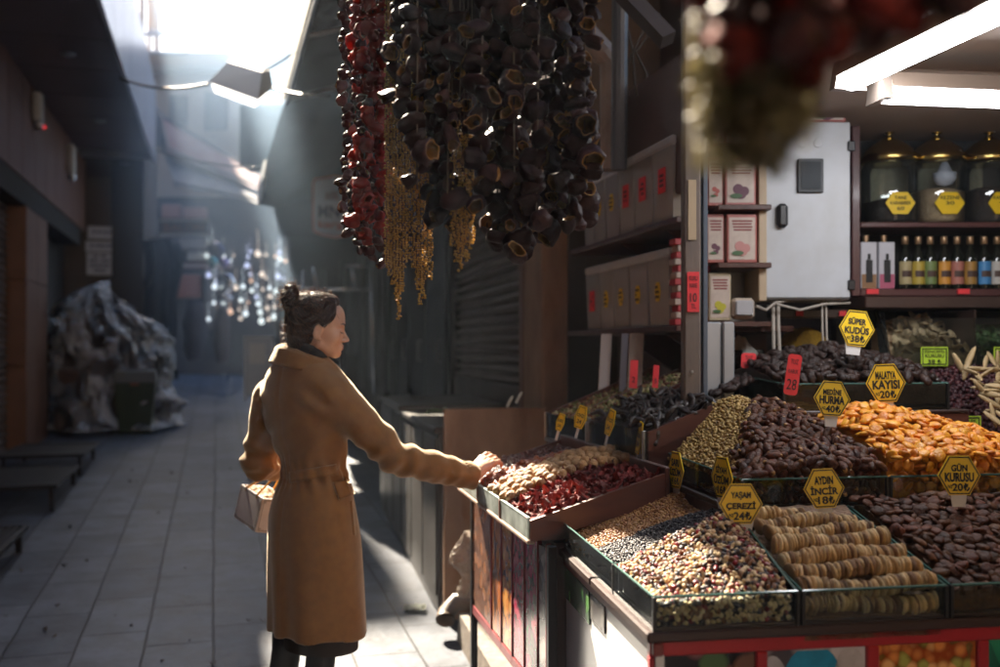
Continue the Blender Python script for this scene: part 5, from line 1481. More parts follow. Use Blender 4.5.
WAL = variants('walnut', 4, waln_v, M_waln)
JUJ = variants('jujube', 4, lambda i: blob((.0115, .009, .0085), 2, .14, 1.6, i + 40), M_juj)
def tom_v(i):
    r_ = random.Random(i + 50)
    n = 12; v = []; f = []
    cu = r_.uniform(.5, 1.1)
    for j in range(7):
        for k in range(n):
            a = k / n * 2 * math.pi; rr = (j + .35) / 6.4
            x = math.cos(a) * rr; y = math.sin(a) * rr * r_.uniform(.93, 1.0)
            z = cu * (x * x - .5 * y * y) * .6 + .34 * mn.noise(Vector((x * 3.4, y * 3.4, i * 3.1))) + .22 * mn.noise(Vector((x * 7, y * 7, i * 2.1)))
            v.append((x * .027, y * .0125, z * .024))
    for j in range(6):
        for k in range(n): f.append((j * n + k, j * n + (k + 1) % n, (j + 1) * n + (k + 1) % n, (j + 1) * n + k))
    f.append(tuple(range(n))[::-1]) if False else None
    m = MB(); m.v = v; m.f = [q for q in f if q]; m.m = [0] * len(m.f)
    me = m.mesh('dried_tomato'); me.polygons.foreach_set('use_smooth', [True] * len(me.polygons)); me.materials.append(M_tom); return me
TOM = [tom_v(i) for i in range(5)]
def pep_v(i):
    r_ = random.Random(i + 60); m = MB(); pts = []; rs = []
    L = .085
    for k in range(11):
        t = k / 10; pts.append((L * (t - .5), .014 * math.sin(t * 4 + i), .010 * math.sin(t * 6 + 2 * i))); rs.append(.0085 * (math.sin(math.pi * min(1, t * .92 + .08)) ** .6) * (1 + .25 * math.sin(t * 17 + i)) + .001)
    m.tube(pts, rs, 8); me = m.mesh('dried_pepper'); me.polygons.foreach_set('use_smooth', [True] * len(me.polygons)); me.materials.append(M_pepd); return me
PEP = [pep_v(i) for i in range(4)]
def cashew_v(i):
    m = MB(); pts = []; rs = []
    for k in range(8):
        a = -1.25 + 2.5 * k / 7; pts.append((.0085 * math.sin(a), .0085 * math.cos(a) - .006, 0)); rs.append(.0038 * math.sin(math.pi * (k + .6) / 8.2) ** .5)
    m.tube(pts, rs, 8); me = m.mesh('cashew'); me.polygons.foreach_set('use_smooth', [True] * len(me.polygons)); me.materials.append(M_cash); return me
HAZ = variants('hazelnut', 2, lambda i: blob((.0070, .0060, .0060), 2, .14, 1.5, i + 70, fn=lambda p, q: Vector((p[0] * (1 + .18 * max(0, q[0])), p[1], p[2]))), M_haz)
CHK = variants('chickpea', 2, lambda i: blob((.0056, .0046, .0047), 2, .28, 1.9, i + 80), M_chick)
ALM = variants('almond', 2, lambda i: blob((.0105, .0062, .0042), 2, .08, 1.2, i + 90, fn=lambda p, q: Vector((p[0], p[1] * (1 - .35 * max(0, q[0])), p[2]))), M_alm)
RAI = variants('raisin', 2, lambda i: blob((.0070, .0048, .0042), 2, .28, 2.2, i + 100), M_rais)
CRA = variants('cranberry', 2, lambda i: blob((.0068, .0055, .0045), 2, .25, 2.0, i + 110), M_cran)
CAS = [cashew_v(0)]

# ---------------- mixed nuts, tier one
def hf_nut(x, y):
    d_ = math.hypot((x - .275) * (1.0 if x < .275 else 2.2), (y - .29) * 1.0)
    return TZ + .054 + max(0.0, .132 - .46 * d_) + .010 * mn.noise(Vector((x * 12, y * 12, 1)))
G = 'pieces of the mixed nuts'
kinds = [(HAZ[0], 'hazelnut', 'pale blanched hazelnut in the mixed nuts at the stall corner', 'nut', 'hazelnuts in the mix'), (HAZ[1], 'hazelnut', 'pale blanched hazelnut in the mixed nuts at the stall corner', 'nut', 'hazelnuts in the mix'),
         (CHK[0], 'chickpea', 'small round roasted chickpea in the mixed nuts', 'chickpea', 'chickpeas in the mix'), (CHK[1], 'chickpea', 'small round roasted chickpea in the mixed nuts', 'chickpea', 'chickpeas in the mix'),
         (CAS[0], 'cashew', 'curved cream cashew in the mixed nuts', 'nut', 'cashews in the mix'),
         (ALM[0], 'almond', 'brown skinned almond in the mixed nuts', 'nut', 'almonds in the mix'), (ALM[1], 'almond', 'brown skinned almond in the mixed nuts', 'nut', 'almonds in the mix'),
         (RAI[0], 'raisin', 'wrinkled dark raisin in the mixed nuts', 'raisin', 'raisins in the mix'), (RAI[1], 'raisin', 'wrinkled dark raisin in the mixed nuts', 'raisin', 'raisins in the mix'),
         (CRA[0], 'cranberry', 'dark red dried cranberry in the mixed nuts', 'cranberry', 'cranberries in the mix'), (CRA[1], 'cranberry', 'dark red dried cranberry in the mixed nuts', 'cranberry', 'cranberries in the mix')]
wts = [1.6, 1.6, 1.3, 1.3, 2.8, 2.3, 2.3, 4.2, 4.2, 1.6, 1.6]
nn = pile(S, .022, .312, .014, .296, hf_nut, kinds, .0098, '', '', '', '', seed=3, weights=wts, lift=.002, zj=.35)
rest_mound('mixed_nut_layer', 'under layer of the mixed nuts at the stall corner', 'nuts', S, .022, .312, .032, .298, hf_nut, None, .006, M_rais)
# nuts pressed against the front and side glass
def wall_fill(fr, axis, fixed, a0, a1, z0, hf, kinds_, sp, seed, wts_):
    r_ = random.Random(seed); z = z0
    row = 0
    while z < z0 + .2:
        a = a0 + (sp / 2 if row % 2 else 0)
        while a < a1:
            x, y = (a, fixed) if axis == 'x' else (fixed, a)
            if z < hf(x, y) - .001 and in_view(fr(x, y, z)):
                k = r_.choices(range(len(kinds_)), wts_)[0]; me, nm, lb, ct, gp = kinds_[k]
                o = bpy.data.objects.new(nm, me); COL.objects.link(o); o.location = fr(x, y, z + r_.uniform(-.2, .2) * sp); o.rotation_euler = [r_.uniform(0, 6.3) for _ in range(3)]
                tag(o, lb, ct, gp)
            a += sp
        z += sp * .85; row += 1
wall_fill(S, 'x', .016, .024, .312, TZ + .012, hf_nut, kinds, .0118, 5, [3, 3, 3, 3, 3, 1.2, 1.2, 1, 1, .5, .5])

# ---------------- raisins
def hf_rai(x, y):
    return TZ + .028 + .115 * min(1, max(0, (x - .01) / .365)) ** .9 + .016 * math.sin((y - .33) / .55 * math.pi * 2 + .4) * (x / .37) + .012 * mn.noise(Vector((x * 9, y * 9, 4)))
def split(x): return .60 + .04 * mn.noise(Vector((x * 9, 0, 2))) + .06 * (x / .37)
RV = [blob((.0062, .0042, .0038), 1, .30, 2.2, i + 120) for i in range(6)]
MB_ = [mat('currant_%d' % i, c, .42, spec=.3) for i, c in enumerate([(.012, .010, .013), (.020, .014, .018), (.009, .008, .012), (.028, .018, .018)])]
MY_ = [translucent_mat('golden_%d' % i, c, .2, .45, gloss=.5) for i, c in enumerate([(.36, .17, .045), (.28, .115, .03), (.42, .22, .07), (.22, .08, .022)])]
mass(S, .02, .37, .322, .68, hf_rai, RV, MB_, .0080, 'black_raisins', 'glossy black raisins filling the middle of the long tray', 'raisins', 7, lambda x, y: y < split(x), layers=2)
mass(S, .02, .37, .56, .875, hf_rai, RV, MY_, .0080, 'golden_raisins', 'golden brown raisins at the far end of the long tray', 'raisins', 8, lambda x, y: y >= split(x), layers=2)
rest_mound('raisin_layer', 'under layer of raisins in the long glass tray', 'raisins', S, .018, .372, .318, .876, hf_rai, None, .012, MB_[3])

# ---------------- sun dried brown apricots
def hf_sap(x, y):
    return TZ + .05 + .135 * min(1, max(0, y / .40)) ** .8 + .012 * mn.noise(Vector((x * 8, y * 8, 5)))
pile(S, .690, 1.22, .02, .43, hf_sap, SAPR, .0258, 'sun_dried_apricot', 'dark brown sun dried apricot in the tray beside the figs', 'apricot', 'brown sun dried apricots', seed=11, flat=.68)
rest_mound('brown_apricot_layer', 'under layer of brown apricots beside the figs', 'apricots', S, .686, 1.32, .03, .435, hf_sap, None, .014, M_sunapr)

# ---------------- dates, tier two
def hf_tan(x, y):
    d_ = math.hypot((x - .60) * .95, (y - 1.0) * .62)
    return T2 + .045 + max(0.0, .215 - .50 * d_) + .01 * mn.noise(Vector((x * 10, y * 10, 7)))
def hf_date(x, y):
    return min(max(hf_date0(x, y), hf_tan(x, y)), T2 + .062 + .95 * (x - .392))
def hf_date0(x, y):
    d_ = math.hypot((x - .64) * .85, (y - .90) * .75)
    return T2 + .05 + max(0.0, .200 - .46 * max(0, d_ - .02)) + .012 * mn.noise(Vector((x * 7, y * 7, 6)))
def tan_side(x, y): return x < .40 + (y - .56) * .62
pile(S, .405, .785, .468, .99, hf_date, DATES, .0235, 'date', 'glossy brown date in the long tray on the wooden step', 'date', 'brown dates on the step', seed=12, inside=lambda x, y: not tan_side(x, y) and y < .95, flat=.45)
rest_mound('date_layer', 'under layer of brown dates on the wooden step', 'dates', S, .402, .790, .492, 1.0, hf_date, None, .014, M_date)
wall_fill(S, 'x', .472, .42, .78, T2 + .014, hf_date, [(m_, 'date', 'glossy brown date in the long tray on the wooden step', 'date', 'brown dates on the step') for m_ in DATES], .024, 6, None)
# small tan nuts on the alley side
TV = [blob((.0062, .0050, .0046), 1, .22, 2.0, i + 140) for i in range(5)]
MT_ = [mat('tan_nut_%d' % i, c, .55) for i, c in enumerate([(.46, .30, .09), (.36, .22, .06), (.54, .37, .13), (.25, .14, .04)])]
mass(S, .395, .86, .50, 1.12, hf_date, TV, MT_, .0095, 'tan_nuts', 'small tan roasted nuts heaped beside the brown dates', 'nuts', 13, lambda x, y: tan_side(x - .015, y) or y > .95, layers=2, lift=.004)
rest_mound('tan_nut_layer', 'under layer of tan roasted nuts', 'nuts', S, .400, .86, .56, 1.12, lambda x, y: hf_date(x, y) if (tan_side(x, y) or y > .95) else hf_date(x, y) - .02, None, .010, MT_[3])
mass(S, .396, .402, .47, .76, lambda x, y: T2 + .02, TV, MT_, .009, 'tan_nuts', 'tan nuts pressed against the side glass of the date tray', 'nuts', 14)

# ---------------- orange apricots
def hf_apr(x, y):
    d_ = math.hypot((x - .93) * (.62 if x > .93 else 1.0), (y - .83) * .80)
    return T2 + .055 + max(0.0, .185 - .42 * max(0, d_ - .03)) + .012 * mn.noise(Vector((x * 7, y * 7, 8)))
pile(S, .812, 1.40, .470, .86, hf_apr, APR, .0275, 'apricot', 'orange dried apricot in the heap below the topmost dates', 'apricot', 'orange dried apricots', seed=15, flat=.68)
wall_fill(S, 'x', .474, .815, 1.40, T2 + .018, hf_apr, [(m_, 'apricot', 'orange dried apricot in the heap below the topmost dates', 'apricot', 'orange dried apricots') for m_ in APR], .031, 8, None)
rest_mound('apricot_layer', 'under layer of orange apricots', 'apricots', S, .812, 1.41, .496, .99, hf_apr, None, .014, M_apr)

# ---------------- topmost dates
def hf_bd(x, y):
    d_ = math.hypot((x - 1.12) * .52, (y - 1.42) * .8)
    return T3 + .055 + max(0.0, .150 - .42 * max(0, d_ - .03)) + .015 * mn.noise(Vector((x * 7, y * 7, 9)))
pile(S, .815, 1.37, 1.105, 1.46, hf_bd, BDATES, .031, 'black_date', 'large black date in the topmost glass tray', 'date', 'black dates in the topmost tray', seed=16, flat=.5)
pile(S, .66, .80, 1.30, 1.62, lambda x, y: T3 + .05 + .05 * (x - .66) / .14, BDATES, .030, 'black_date', 'large black date in the topmost glass tray', 'date', 'black dates in the topmost tray', seed=17, flat=.5)
rest_mound('black_date_layer', 'under layer of black dates in the topmost tray', 'dates', S, .806, 1.38, 1.098, 1.66, hf_bd, None, .014, M_date2)

# ---------------- the wooden tray: tomatoes, walnuts, jujubes
def hf_w(x, y):
    base = 1.145 + .285 * x
    return base + .022 * math.sin(min(1, max(0, x / .40)) * math.pi) + .028 * max(0, 1 - abs(y - .43) / .2) * (x / .3 if x < .3 else 1) + .010 * mn.noise(Vector((x * 9, y * 9, 10)))
pile(W, .02, .40, .012, .30, hf_w, TOM, .0205, 'dried_tomato', 'crumpled red dried tomato in the wooden tray', 'dried tomato', 'red dried tomatoes', seed=18, flat=.45, zj=.4)
pile(W, .02, .405, .30, .55, lambda x, y: hf_w(x, y) + .014, WAL, .0345, 'walnut', 'whole tan walnut in the wooden tray', 'walnut', 'whole walnuts', seed=19, zj=.12, scale=(.92, 1.1))
pile(W, .02, .405, .565, .80, hf_w, JUJ, .0185, 'jujube', 'shiny reddish brown jujube next to the walnuts', 'jujube', 'reddish jujubes', seed=20)
DARKJ = [kind_mesh('rosehip', blob((.010, .0075, .007), 2, .2, 1.8, i + 150), mat('dark_rosehip', (.10, .028, .018), .4, (.06, .018, .014), scale=80, rand=.4, coat=.2)) for i in range(3)]
pile(W, .02, .405, .815, 1.05, lambda x, y: hf_w(x, y) - .01, DARKJ, .0205, 'rosehip', 'small dark rosehip at the far end of the wooden tray', 'rosehip', 'dark rosehips', seed=21)
rest_mound('jujube_layer', 'under layer of mixed dried fruit in the wooden tray', 'dried fruit', W, .015, .408, .01, 1.055, hf_w, None, .012, mat('under_fruit', (.13, .04, .02), .5, (.09, .025, .015), scale=40))

# ---------------- dark peppers and small vegetables in the sloping boxes
def hf_pep(x, y): return 1.375 + .40 * (x - .43) + .022 * math.sin((y - .15) / .57 * math.pi) + .03 * mn.noise(Vector((x * 14, y * 14, 11)))
pile(W, .45, .66, .175, .71, hf_pep, PEP, .030, 'dried_pepper', 'long dark dried pepper in the sloping mahogany box', 'dried pepper', 'dark dried peppers', seed=22, flat=.55, zj=.5)
rest_mound('pepper_layer', 'under layer of dark peppers in the sloping box', 'dried peppers', W, .43, .66, .17, .715, hf_pep, None, .014, M_pepd)
def hf_veg(x, y): return 1.362 + .38 * (x - .43) + .016 * math.sin((y - .74) / .55 * math.pi * 2) + .012 * mn.noise(Vector((x * 14, y * 14, 12)))
VV = [blob((.0095, .0062, .006), 1, .3, 2.0, i + 160) for i in range(4)]
MV_ = [mat('veg_%d' % i, c, .7) for i, c in enumerate([(.17, .17, .05), (.36, .30, .15), (.09, .11, .03), (.25, .12, .05), (.12, .03, .02)])]
mass(W, .44, .88, .745, 1.29, hf_veg, VV, MV_, .014, 'dried_vegetables', 'small green and cream dried vegetables in the farther sloping box', 'dried vegetables', 23, layers=2, flat=.3)
rest_mound('vegetable_layer', 'under layer of small dried vegetables', 'dried vegetables', W, .43, .89, .74, 1.30, hf_veg, None, .012, MV_[2])

# ---------------- threaded figs
M_fig = [mat('fig_%d' % i, c, .7, c2, scale=70, rand=.35, bump=.5, bscale=110) for i, (c, c2) in enumerate([((.72, .49, .23), (.54, .34, .14)), ((.54, .33, .14), (.38, .21, .085)), ((.80, .61, .34), (.66, .45, .22)), ((.28, .15, .07), (.17, .085, .04))])]
def fig_v(i):
    n = 14; rings = [(.30, -.5), (.78, -.48), (.98, -.30), (1.04, 0), (.99, .28), (.80, .46), (.30, .5)]
    v = []; f = []
    for j, (r_, x) in enumerate(rings):
        for k in range(n):
            a = 2 * math.pi * k / n; rr = r_ * (1 + .09 * mn.noise(Vector((math.cos(a) * 1.3, math.sin(a) * 1.3, i * 4.1 + x)))+.03*math.sin(a*7+i))
            v.append((x + .12 * mn.noise(Vector((math.cos(a) * 2, math.sin(a) * 2, i * 2 + 9))), rr * math.cos(a), rr * math.sin(a)))
    for j in range(len(rings) - 1):
        for k in range(n): f.append((j * n + k, j * n + (k + 1) % n, (j + 1) * n + (k + 1) % n, (j + 1) * n + k))
    f.append(tuple(range(n))[::-1]); f.append(tuple(range((len(rings) - 1) * n, len(rings) * n)))
    m = MB(); m.v = v; m.f = f; m.m = [0] * len(f)
    me = m.mesh('dried_fig'); me.polygons.foreach_set('use_smooth', [True] * len(me.polygons)); me.materials.append(M_fig[i % 4]); return me
FIG = [fig_v(i) for i in range(8)]
M_string = mat('jute_string', (.30, .22, .12), .8)
ordn = ['string of dried figs lying lowest against the front glass', 'second string of dried figs above the front glass', 'third string of dried figs up from the front glass', 'fourth string of dried figs up the tray', 'fifth string of dried figs with a rounded free end', 'sixth string of dried figs, curled at one end', 'seventh string of dried figs near the back', 'topmost short string of dried figs behind the others']
rows = [(.029, TZ + .030, .350, .646, .000), (.040, TZ + .064, .348, .648, .004), (.078, TZ + .090, .343, .644, .008), (.120, TZ + .112, .342, .636, .008), (.164, TZ + .131, .344, .622, .010), (.208, TZ + .148, .348, .604, .004), (.254, TZ + .162, .346, .586, .006), (.300, TZ + .174, .350, .480, .004)]
for i, (y, z, xa, xb, sag_) in enumerate(rows):
    t = empty('fig_string', S((xa + xb) / 2, y, z - .02), S.rotz, ordn[i], 'fig string', 'threaded strings of dried figs')
    r_ = random.Random(i + 200)
    pts = []; x = xa
    rad = .0205 if i < 5 else .0182
    while x < xb:
        pts.append(x); x += r_.uniform(.0046, .0072)
    M = world_of(t).inverted(); line = []
    for k, x in enumerate(pts):
        s_ = (x - xa) / (xb - xa)
        p = S(x, y + .006 * math.sin(s_ * 5 + i) + r_.uniform(-.0025, .0025), z + sag_ * s_ + .006 * math.sin(s_ * 7 + i * 1.7) + r_.uniform(-.002, .002))
        o = bpy.data.objects.new('dried_fig', r_.choice(FIG)); COL.objects.link(o); o.parent = t
        o.location = M @ p; o.rotation_euler = (r_.uniform(0, 6.28), r_.uniform(-.22, .22), r_.uniform(-.22, .22))
        q = rad * r_.uniform(.86, 1.1); o.scale = (r_.uniform(.0085, .0110), q, q)
        line.append(p)
    m = MB(); m.tube(line[::4] + [line[-1]], .002, 6); m.build('thread', M_string, t)
def hf_figbase(x, y): return TZ + .012 + .40 * y
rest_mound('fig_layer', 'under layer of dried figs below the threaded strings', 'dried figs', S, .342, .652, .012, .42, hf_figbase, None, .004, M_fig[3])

# ---------------- ginger, green slices and dark berries below the jar cabinet
GING = [kind_mesh('ginger_slice', blob((.024, .016, .005), 2, .25, 1.5, i + 170), mat('ginger', (.42, .30, .18), .7, (.33, .22, .12), scale=50, rand=.2, bump=.4, bscale=80)) for i in range(3)]
FZ = Frame(0, 0, 0, 0)
xg0, xg1 = PX(893, 0, 3.8)[0], PX(973, 0, 3.8)[0]
def hf_g(x, y): return zA + .015 + .45 * (y - 3.76) + .07 * math.sin((x - xg0) / (xg1 - xg0) * math.pi)
pile(FZ, xg0 + .02, xg1 - .02, 3.775, 4.0, hf_g, GING, .036, 'ginger_slice', 'pale dried ginger slice in the bin below the jars', 'ginger', 'dried ginger slices', seed=31, flat=.2, zj=.5)
rest_mound('ginger_layer', 'under layer of dried ginger slices', 'ginger', FZ, xg0 + .01, xg1 - .01, 3.76, 4.05, hf_g, None, .02, GING[0].materials[0])
GREEN = [kind_mesh('green_slice', blob((.017, .013, .005), 2, .25, 1.5, i + 180), mat('green_slice', (.05, .09, .025), .6, (.035, .065, .02), scale=50, rand=.3)) for i in range(2)]
xq0, xq1 = PX(977, 0, 3.8)[0], PX(1060, 0, 3.8)[0]
pile(FZ, xq0 + .01, xq1, 3.775, 3.98, lambda x, y: zA + .05 + .45 * (y - 3.76), GREEN, .028, 'green_slice', 'dark green dried slice in the bin beside the ginger', 'green slice', 'green dried slices', seed=32, flat=.3, zj=.4)
rest_mound('green_slice_layer', 'under layer of green dried slices', 'green slices', FZ, xq0 + .005, xq1, 3.76, 4.05, lambda x, y: zA + .05 + .45 * (y - 3.76), None, .016, GREEN[0].materials[0])
BER = [blob((.0095, .0085, .008), 2, .28, 2.4, i + 190) for i in range(3)]
M_ber = [mat('berry_%d' % i, c, .5) for i, c in enumerate([(.06, .018, .022), (.04, .012, .016), (.085, .022, .024)])]
zc0 = PX(0, 440, 3.62)[2]
mass(FZ, PX(946, 0, 3.6)[0], PX(1010, 0, 3.6)[0], 3.46, 3.72, lambda x, y: 1.33 + .95 * (y - 3.46), BER, M_ber, .017, 'dark_berries', 'dark red dried berries in the bin under the ginger ledge', 'berries', 33, layers=2)
rest_mound('berry_layer', 'under layer of dark red dried berries', 'berries', FZ, PX(940, 0, 3.6)[0], PX(1015, 0, 3.6)[0], 3.45, 3.73, lambda x, y: 1.33 + .95 * (y - 3.46), None, .016, M_ber[1])
WH = [kind_mesh('papaya_strip', blob((.045, .011, .006), 2, .2, 1.5, i + 195), mat('pale_strip', (.46, .34, .18), .6, (.38, .26, .12), scale=40, rand=.15)) for i in range(2)]
pile(FZ, PX(988, 0, 3.3)[0], PX(1040, 0, 3.3)[0], 3.25, 3.5, lambda x, y: 1.40 + .8 * (y - 3.25), WH, .035, 'papaya_strip', 'long pale dried fruit strip beside the dark berries', 'dried fruit', 'pale dried fruit strips', seed=34, flat=.4, zj=.5)
GR = [kind_mesh('green_pod', blob((.03, .006, .006), 2, .15, 1.5, 198), mat('bright_green', (.10, .30, .03), .5, rand=.2))]
pile(FZ, PX(984, 0, 3.0)[0], PX(1020, 0, 3.0)[0], 2.98, 3.1, lambda x, y: 1.30, GR, .022, 'green_pod', 'bright green pod in the bin beside the orange apricots', 'green pod', 'bright green pods', seed=35, flat=.6)
m = MB(); m.box(None, PX(955, 0, 3.2)[0], PX(1060, 0, 3.2)[0], 2.92, 3.72, .6, 1.285); m.thing('low_counter', M_redwood, 'dark wooden low counter beside the orange apricots', 'counter')
# ================================================================== PRICE SIGNS
M_signwhite = mat('sign_stake', (.70, .70, .70), .5)
M_green_l = mat('lime_label', (.46, .66, .04), .5)
def hex_sign(px0, px1, py0, py1, d, lines, label, yaw=0.0, stake=(.35, .65, .03), tilt=0.0, grp='yellow hexagonal price signs', roll=0.0):
    """Pointy-sided hexagon sign seen in the box px0..px1, py0..py1 at depth d; yaw turns it away."""
    c = PX((px0 + px1) / 2, (py0 + py1) / 2, d)
    hw = (px1 - px0) / 2 / F * d / max(.12, math.cos(R(yaw))); hh = (py1 - py0) / 2 / F * d
    t = empty('price_sign', (c[0], c[1], c[2] - hh), 0, label, 'price sign', grp, rot=(R(-tilt), R(roll), R(yaw)))
    pts = [(-1, 0), (-.48, -1), (.48, -1), (1, 0), (.48, 1), (-.48, 1)]
    m = MB(); m.prism([(x * hw, 0, hh + z * hh) for x, z in pts], (0, .003, 0)); m.build('plate', M_yel, t, local=True)
    m = MB(); o_, i_ = .955, .895
    P_ = [(x * hw * o_, -.0007, hh + z * hh * o_) for x, z in pts] + [(x * hw * i_, -.0007, hh + z * hh * i_) for x, z in pts]
    m.add(P_, [(k, (k + 1) % 6, 6 + (k + 1) % 6, 6 + k) for k in range(6)]); m.build('border', M_ink, t, local=True)
    m = MB()
    n = len(lines)
    for (s_, fw, fz, fh) in lines:
        vs, fs = text_mesh(s_, 2 * hw * fw, 2 * hh * fh, .042)
        sh = 0
        m.add([v + Vector((0, -.0008, hh + hh * fz)) for v in vs], fs)
    m.build('lettering', M_ink, t, local=True)
    if stake:
        a, b, L_ = stake
        m = MB(); x0 = -hw + 2 * hw * a; x1 = -hw + 2 * hw * b
        m.prism([(x0, .0035, -L_), (x1, .0035, -L_), (x1 + .006, .0035, hh * .3), (x0 - .006, .0035, hh * .3)], (0, .003, 0)); m.build('stake', M_signwhite, t, local=True)
    return t
def L3(a, b, c, wa=.52, wb=.74, wc=.30, tl=True):
    out = [(a, wa, .50, .20), (b, wb, .02, .25), (c, wc, -.48, .24)]
    if tl: out += [('₺', .12, -.48, .26)]
    return out
def price_lines(a, b, c, wa=.55, wb=.78):
    return a, b, c, wa, wb
def hsign(px0, px1, py0, py1, d, a, b, c, label, wa=.50, wb=.68, **k):
    t = hex_sign(px0, px1, py0, py1, d, [(a, wa, .41, .21), (b, wb, -.09, .24)], label, **k)
    # price row: small N2, number, lira sign
    hw = (px1 - px0) / 2 / F * d / max(.12, math.cos(R(k.get('yaw', 0)))); hh = (py1 - py0) / 2 / F * d
    m = MB()
    for (s_, cx, w_, h_, dz) in (('N2', -.44, .10, .09, .03), (c, -.09, .25, .20, 0), ('₺', .33, .15, .21, 0)):
        vs, fs = text_mesh(s_, 2 * hw * w_, 2 * hh * h_, .03); m.add([v + Vector((hw * cx, -.0008, hh - hh * .60 + dz * hh)) for v in vs], fs)
    m.build('price', M_ink, t, local=True)
    return t
hsign(838, 874, 310, 346, 3.25, 'SÜPER', 'KUDÜS', '38', 'yellow hexagonal price sign reading SÜPER KUDÜS over the topmost dates', stake=(.25, .62, .03), tilt=8, roll=6)
hsign(867, 907, 364, 402, 2.95, 'MALATYA', 'KAYISI', '20', 'yellow hexagonal price sign reading MALATYA KAYISI over the orange apricots', wa=.51, tilt=4, roll=-2)
hsign(813, 850, 381, 416, 2.72, 'MEDİNE', 'HURMA', '40', 'yellow hexagonal price sign reading MEDİNE HURMA over the brown dates', tilt=6, roll=4)
hsign(805, 846, 469, 508, 2.36, 'AYDIN', 'İNCİR', '18', 'yellow hexagonal price sign reading AYDIN İNCİR above the fig strings', wa=.46, tilt=4, roll=-3)
hsign(719, 763, 484, 524, 2.27, 'YAŞAM', 'ÇEREZİ', '24', 'yellow hexagonal price sign reading YAŞAM ÇEREZİ over the mixed nuts', wa=.46, tilt=2, stake=(.55, .75, .02))
hsign(938, 981, 456, 495, 2.42, 'GÜN', 'KURUSU', '20', 'yellow hexagonal price sign reading GÜN KURUSU over the brown apricots', wa=.38, tilt=2)
hsign(670, 681, 452, 488, 2.88, 'SARI', 'ÜZÜM', '16', 'yellow price sign turned edge on above the golden raisins', yaw=-66, stake=(.3, .6, .03))
hsign(714, 729, 457, 498, 2.53, 'SİYAH', 'ÜZÜM', '16', 'yellow price sign turned edge on above the black raisins', yaw=-62, stake=(.3, .6, .03))
# narrow turned signs on the nut stall
def W_px(px, py0, py1, d, label, a, yaw, roll, w_=.028):
    c = PX(px, (py0 + py1) / 2, d); hh = (py1 - py0) / 2 / F * d
    t = empty('price_sign', PX(px, py1, d), 0, label, 'price sign', 'narrow signs of the nut stall', rot=(R(-6), R(roll), R(yaw)))
    pts = [(-.55, 0), (.55, 0), (1, .5), (.55, 1), (-.55, 1), (-1, .5)]
    pts = [(x * w_, z * hh * 2) for x, z in ((-.6, .08), (.6, .08), (1, .5), (.6, 1), (-.6, 1), (-1, .5))]
    m = MB(); m.prism([(x, 0, z) for x, z in pts], (0, .003, 0)); m.build('plate', M_yel, t, local=True)
    m = MB(); P_ = [(x * .84, -.0007, hh + (z - hh) * .90) for x, z in pts] + [(x * .76, -.0007, hh + (z - hh) * .85) for x, z in pts]
    m.add(P_, [(k, (k + 1) % 6, 6 + (k + 1) % 6, 6 + k) for k in range(6)])
    for (s_, fz, f_w) in ((a, 1.25, 1.2), ('24', .72, .8)):
        vs, fs = text_mesh(s_, w_ * f_w, hh * .34, .03); m.add([v + Vector((0, -.0008, hh * fz)) for v in vs], fs)
    m.build('lettering', M_ink, t, local=True)
    m = MB(); m.box(None, -.005, .005, .0032, .006, -.03, hh); m.build('stake', M_signwhite, t, local=True)
W_px(557.5, 413, 432, 3.5, 'small yellow sign leaning in the jujubes', 'KURU', -35, 14, .017)
W_px(577, 405, 430, 3.42, 'broad yellow sign leaning between jujubes and walnuts', 'CEVİZ', -42, 14, .026)
W_px(606, 408, 437, 3.3, 'thin yellow sign leaning behind the walnuts', 'İÇİ', -62, 16, .024)
W_px(636, 421, 456, 3.12, 'edge on yellow sign leaning behind the red tomatoes', 'BİBER', -80, 10, .024)

# red handwritten tags
def red_tag(x0, x1, y0, y1, d, label, rows_, roll=0, r_=.25):
    a = PX(x0, y1, d); b = PX(x1, y0, d); w_ = b[0] - a[0]; h = b[2] - a[2]
    t = empty('price_tag', ((a[0] + b[0]) / 2, d, a[2]), 0, label, 'price tag', 'red handwritten tags', rot=(0, R(roll), 0))
    k = w_ * r_; pts = []
    for (cx, cz, s0) in ((w_ / 2 - k, k, -90), (w_ / 2 - k, h - k, 0), (-w_ / 2 + k, h - k, 90), (-w_ / 2 + k, k, 180)):
        for q in range(5): pts.append((cx + k * math.cos(R(s0 + 22.5 * q)), 0, cz + k * math.sin(R(s0 + 22.5 * q))))
    m = MB(); m.prism(pts, (0, .0015, 0)); m.build('card', M_fluo, t, local=True)
    m = MB()
    for (s_, fz, fw, fh) in rows_:
        vs, fs = text_mesh(s_, w_ * fw, h * fh, .0); m.add([v + Vector((0, -.0008, h * fz)) for v in vs], fs)
    m.build('writing', M_ink, t, local=True)
red_tag(783, 797, 354, 395, 3.0, 'red handwritten tag standing in the tan nuts', [('TUZ', .82, .55, .12), ('KABUK', .58, .7, .1), ('28', .26, .7, .26)], 8)
red_tag(741, 756, 353, 368.5, 3.48, 'small red handwritten tag on the mahogany counter panel', [('TUZ', .7, .5, .25), ('NOHUT', .3, .8, .25)], 2, .2)
red_tag(629, 637, 360, 388, 3.62, 'red tag hanging over the small dried vegetables', [('2', .3, .4, .2)], 3, .1)
red_tag(652, 658, 365, 388, 3.5, 'thin red tag between the vegetables and the dark peppers', [('5', .3, .4, .2)], 4, .1)
red_tag(684.5, 689, 364, 388, 3.28, 'red tag beside the wooden post over the dark peppers', [('8', .3, .4, .2)], 0, .1)
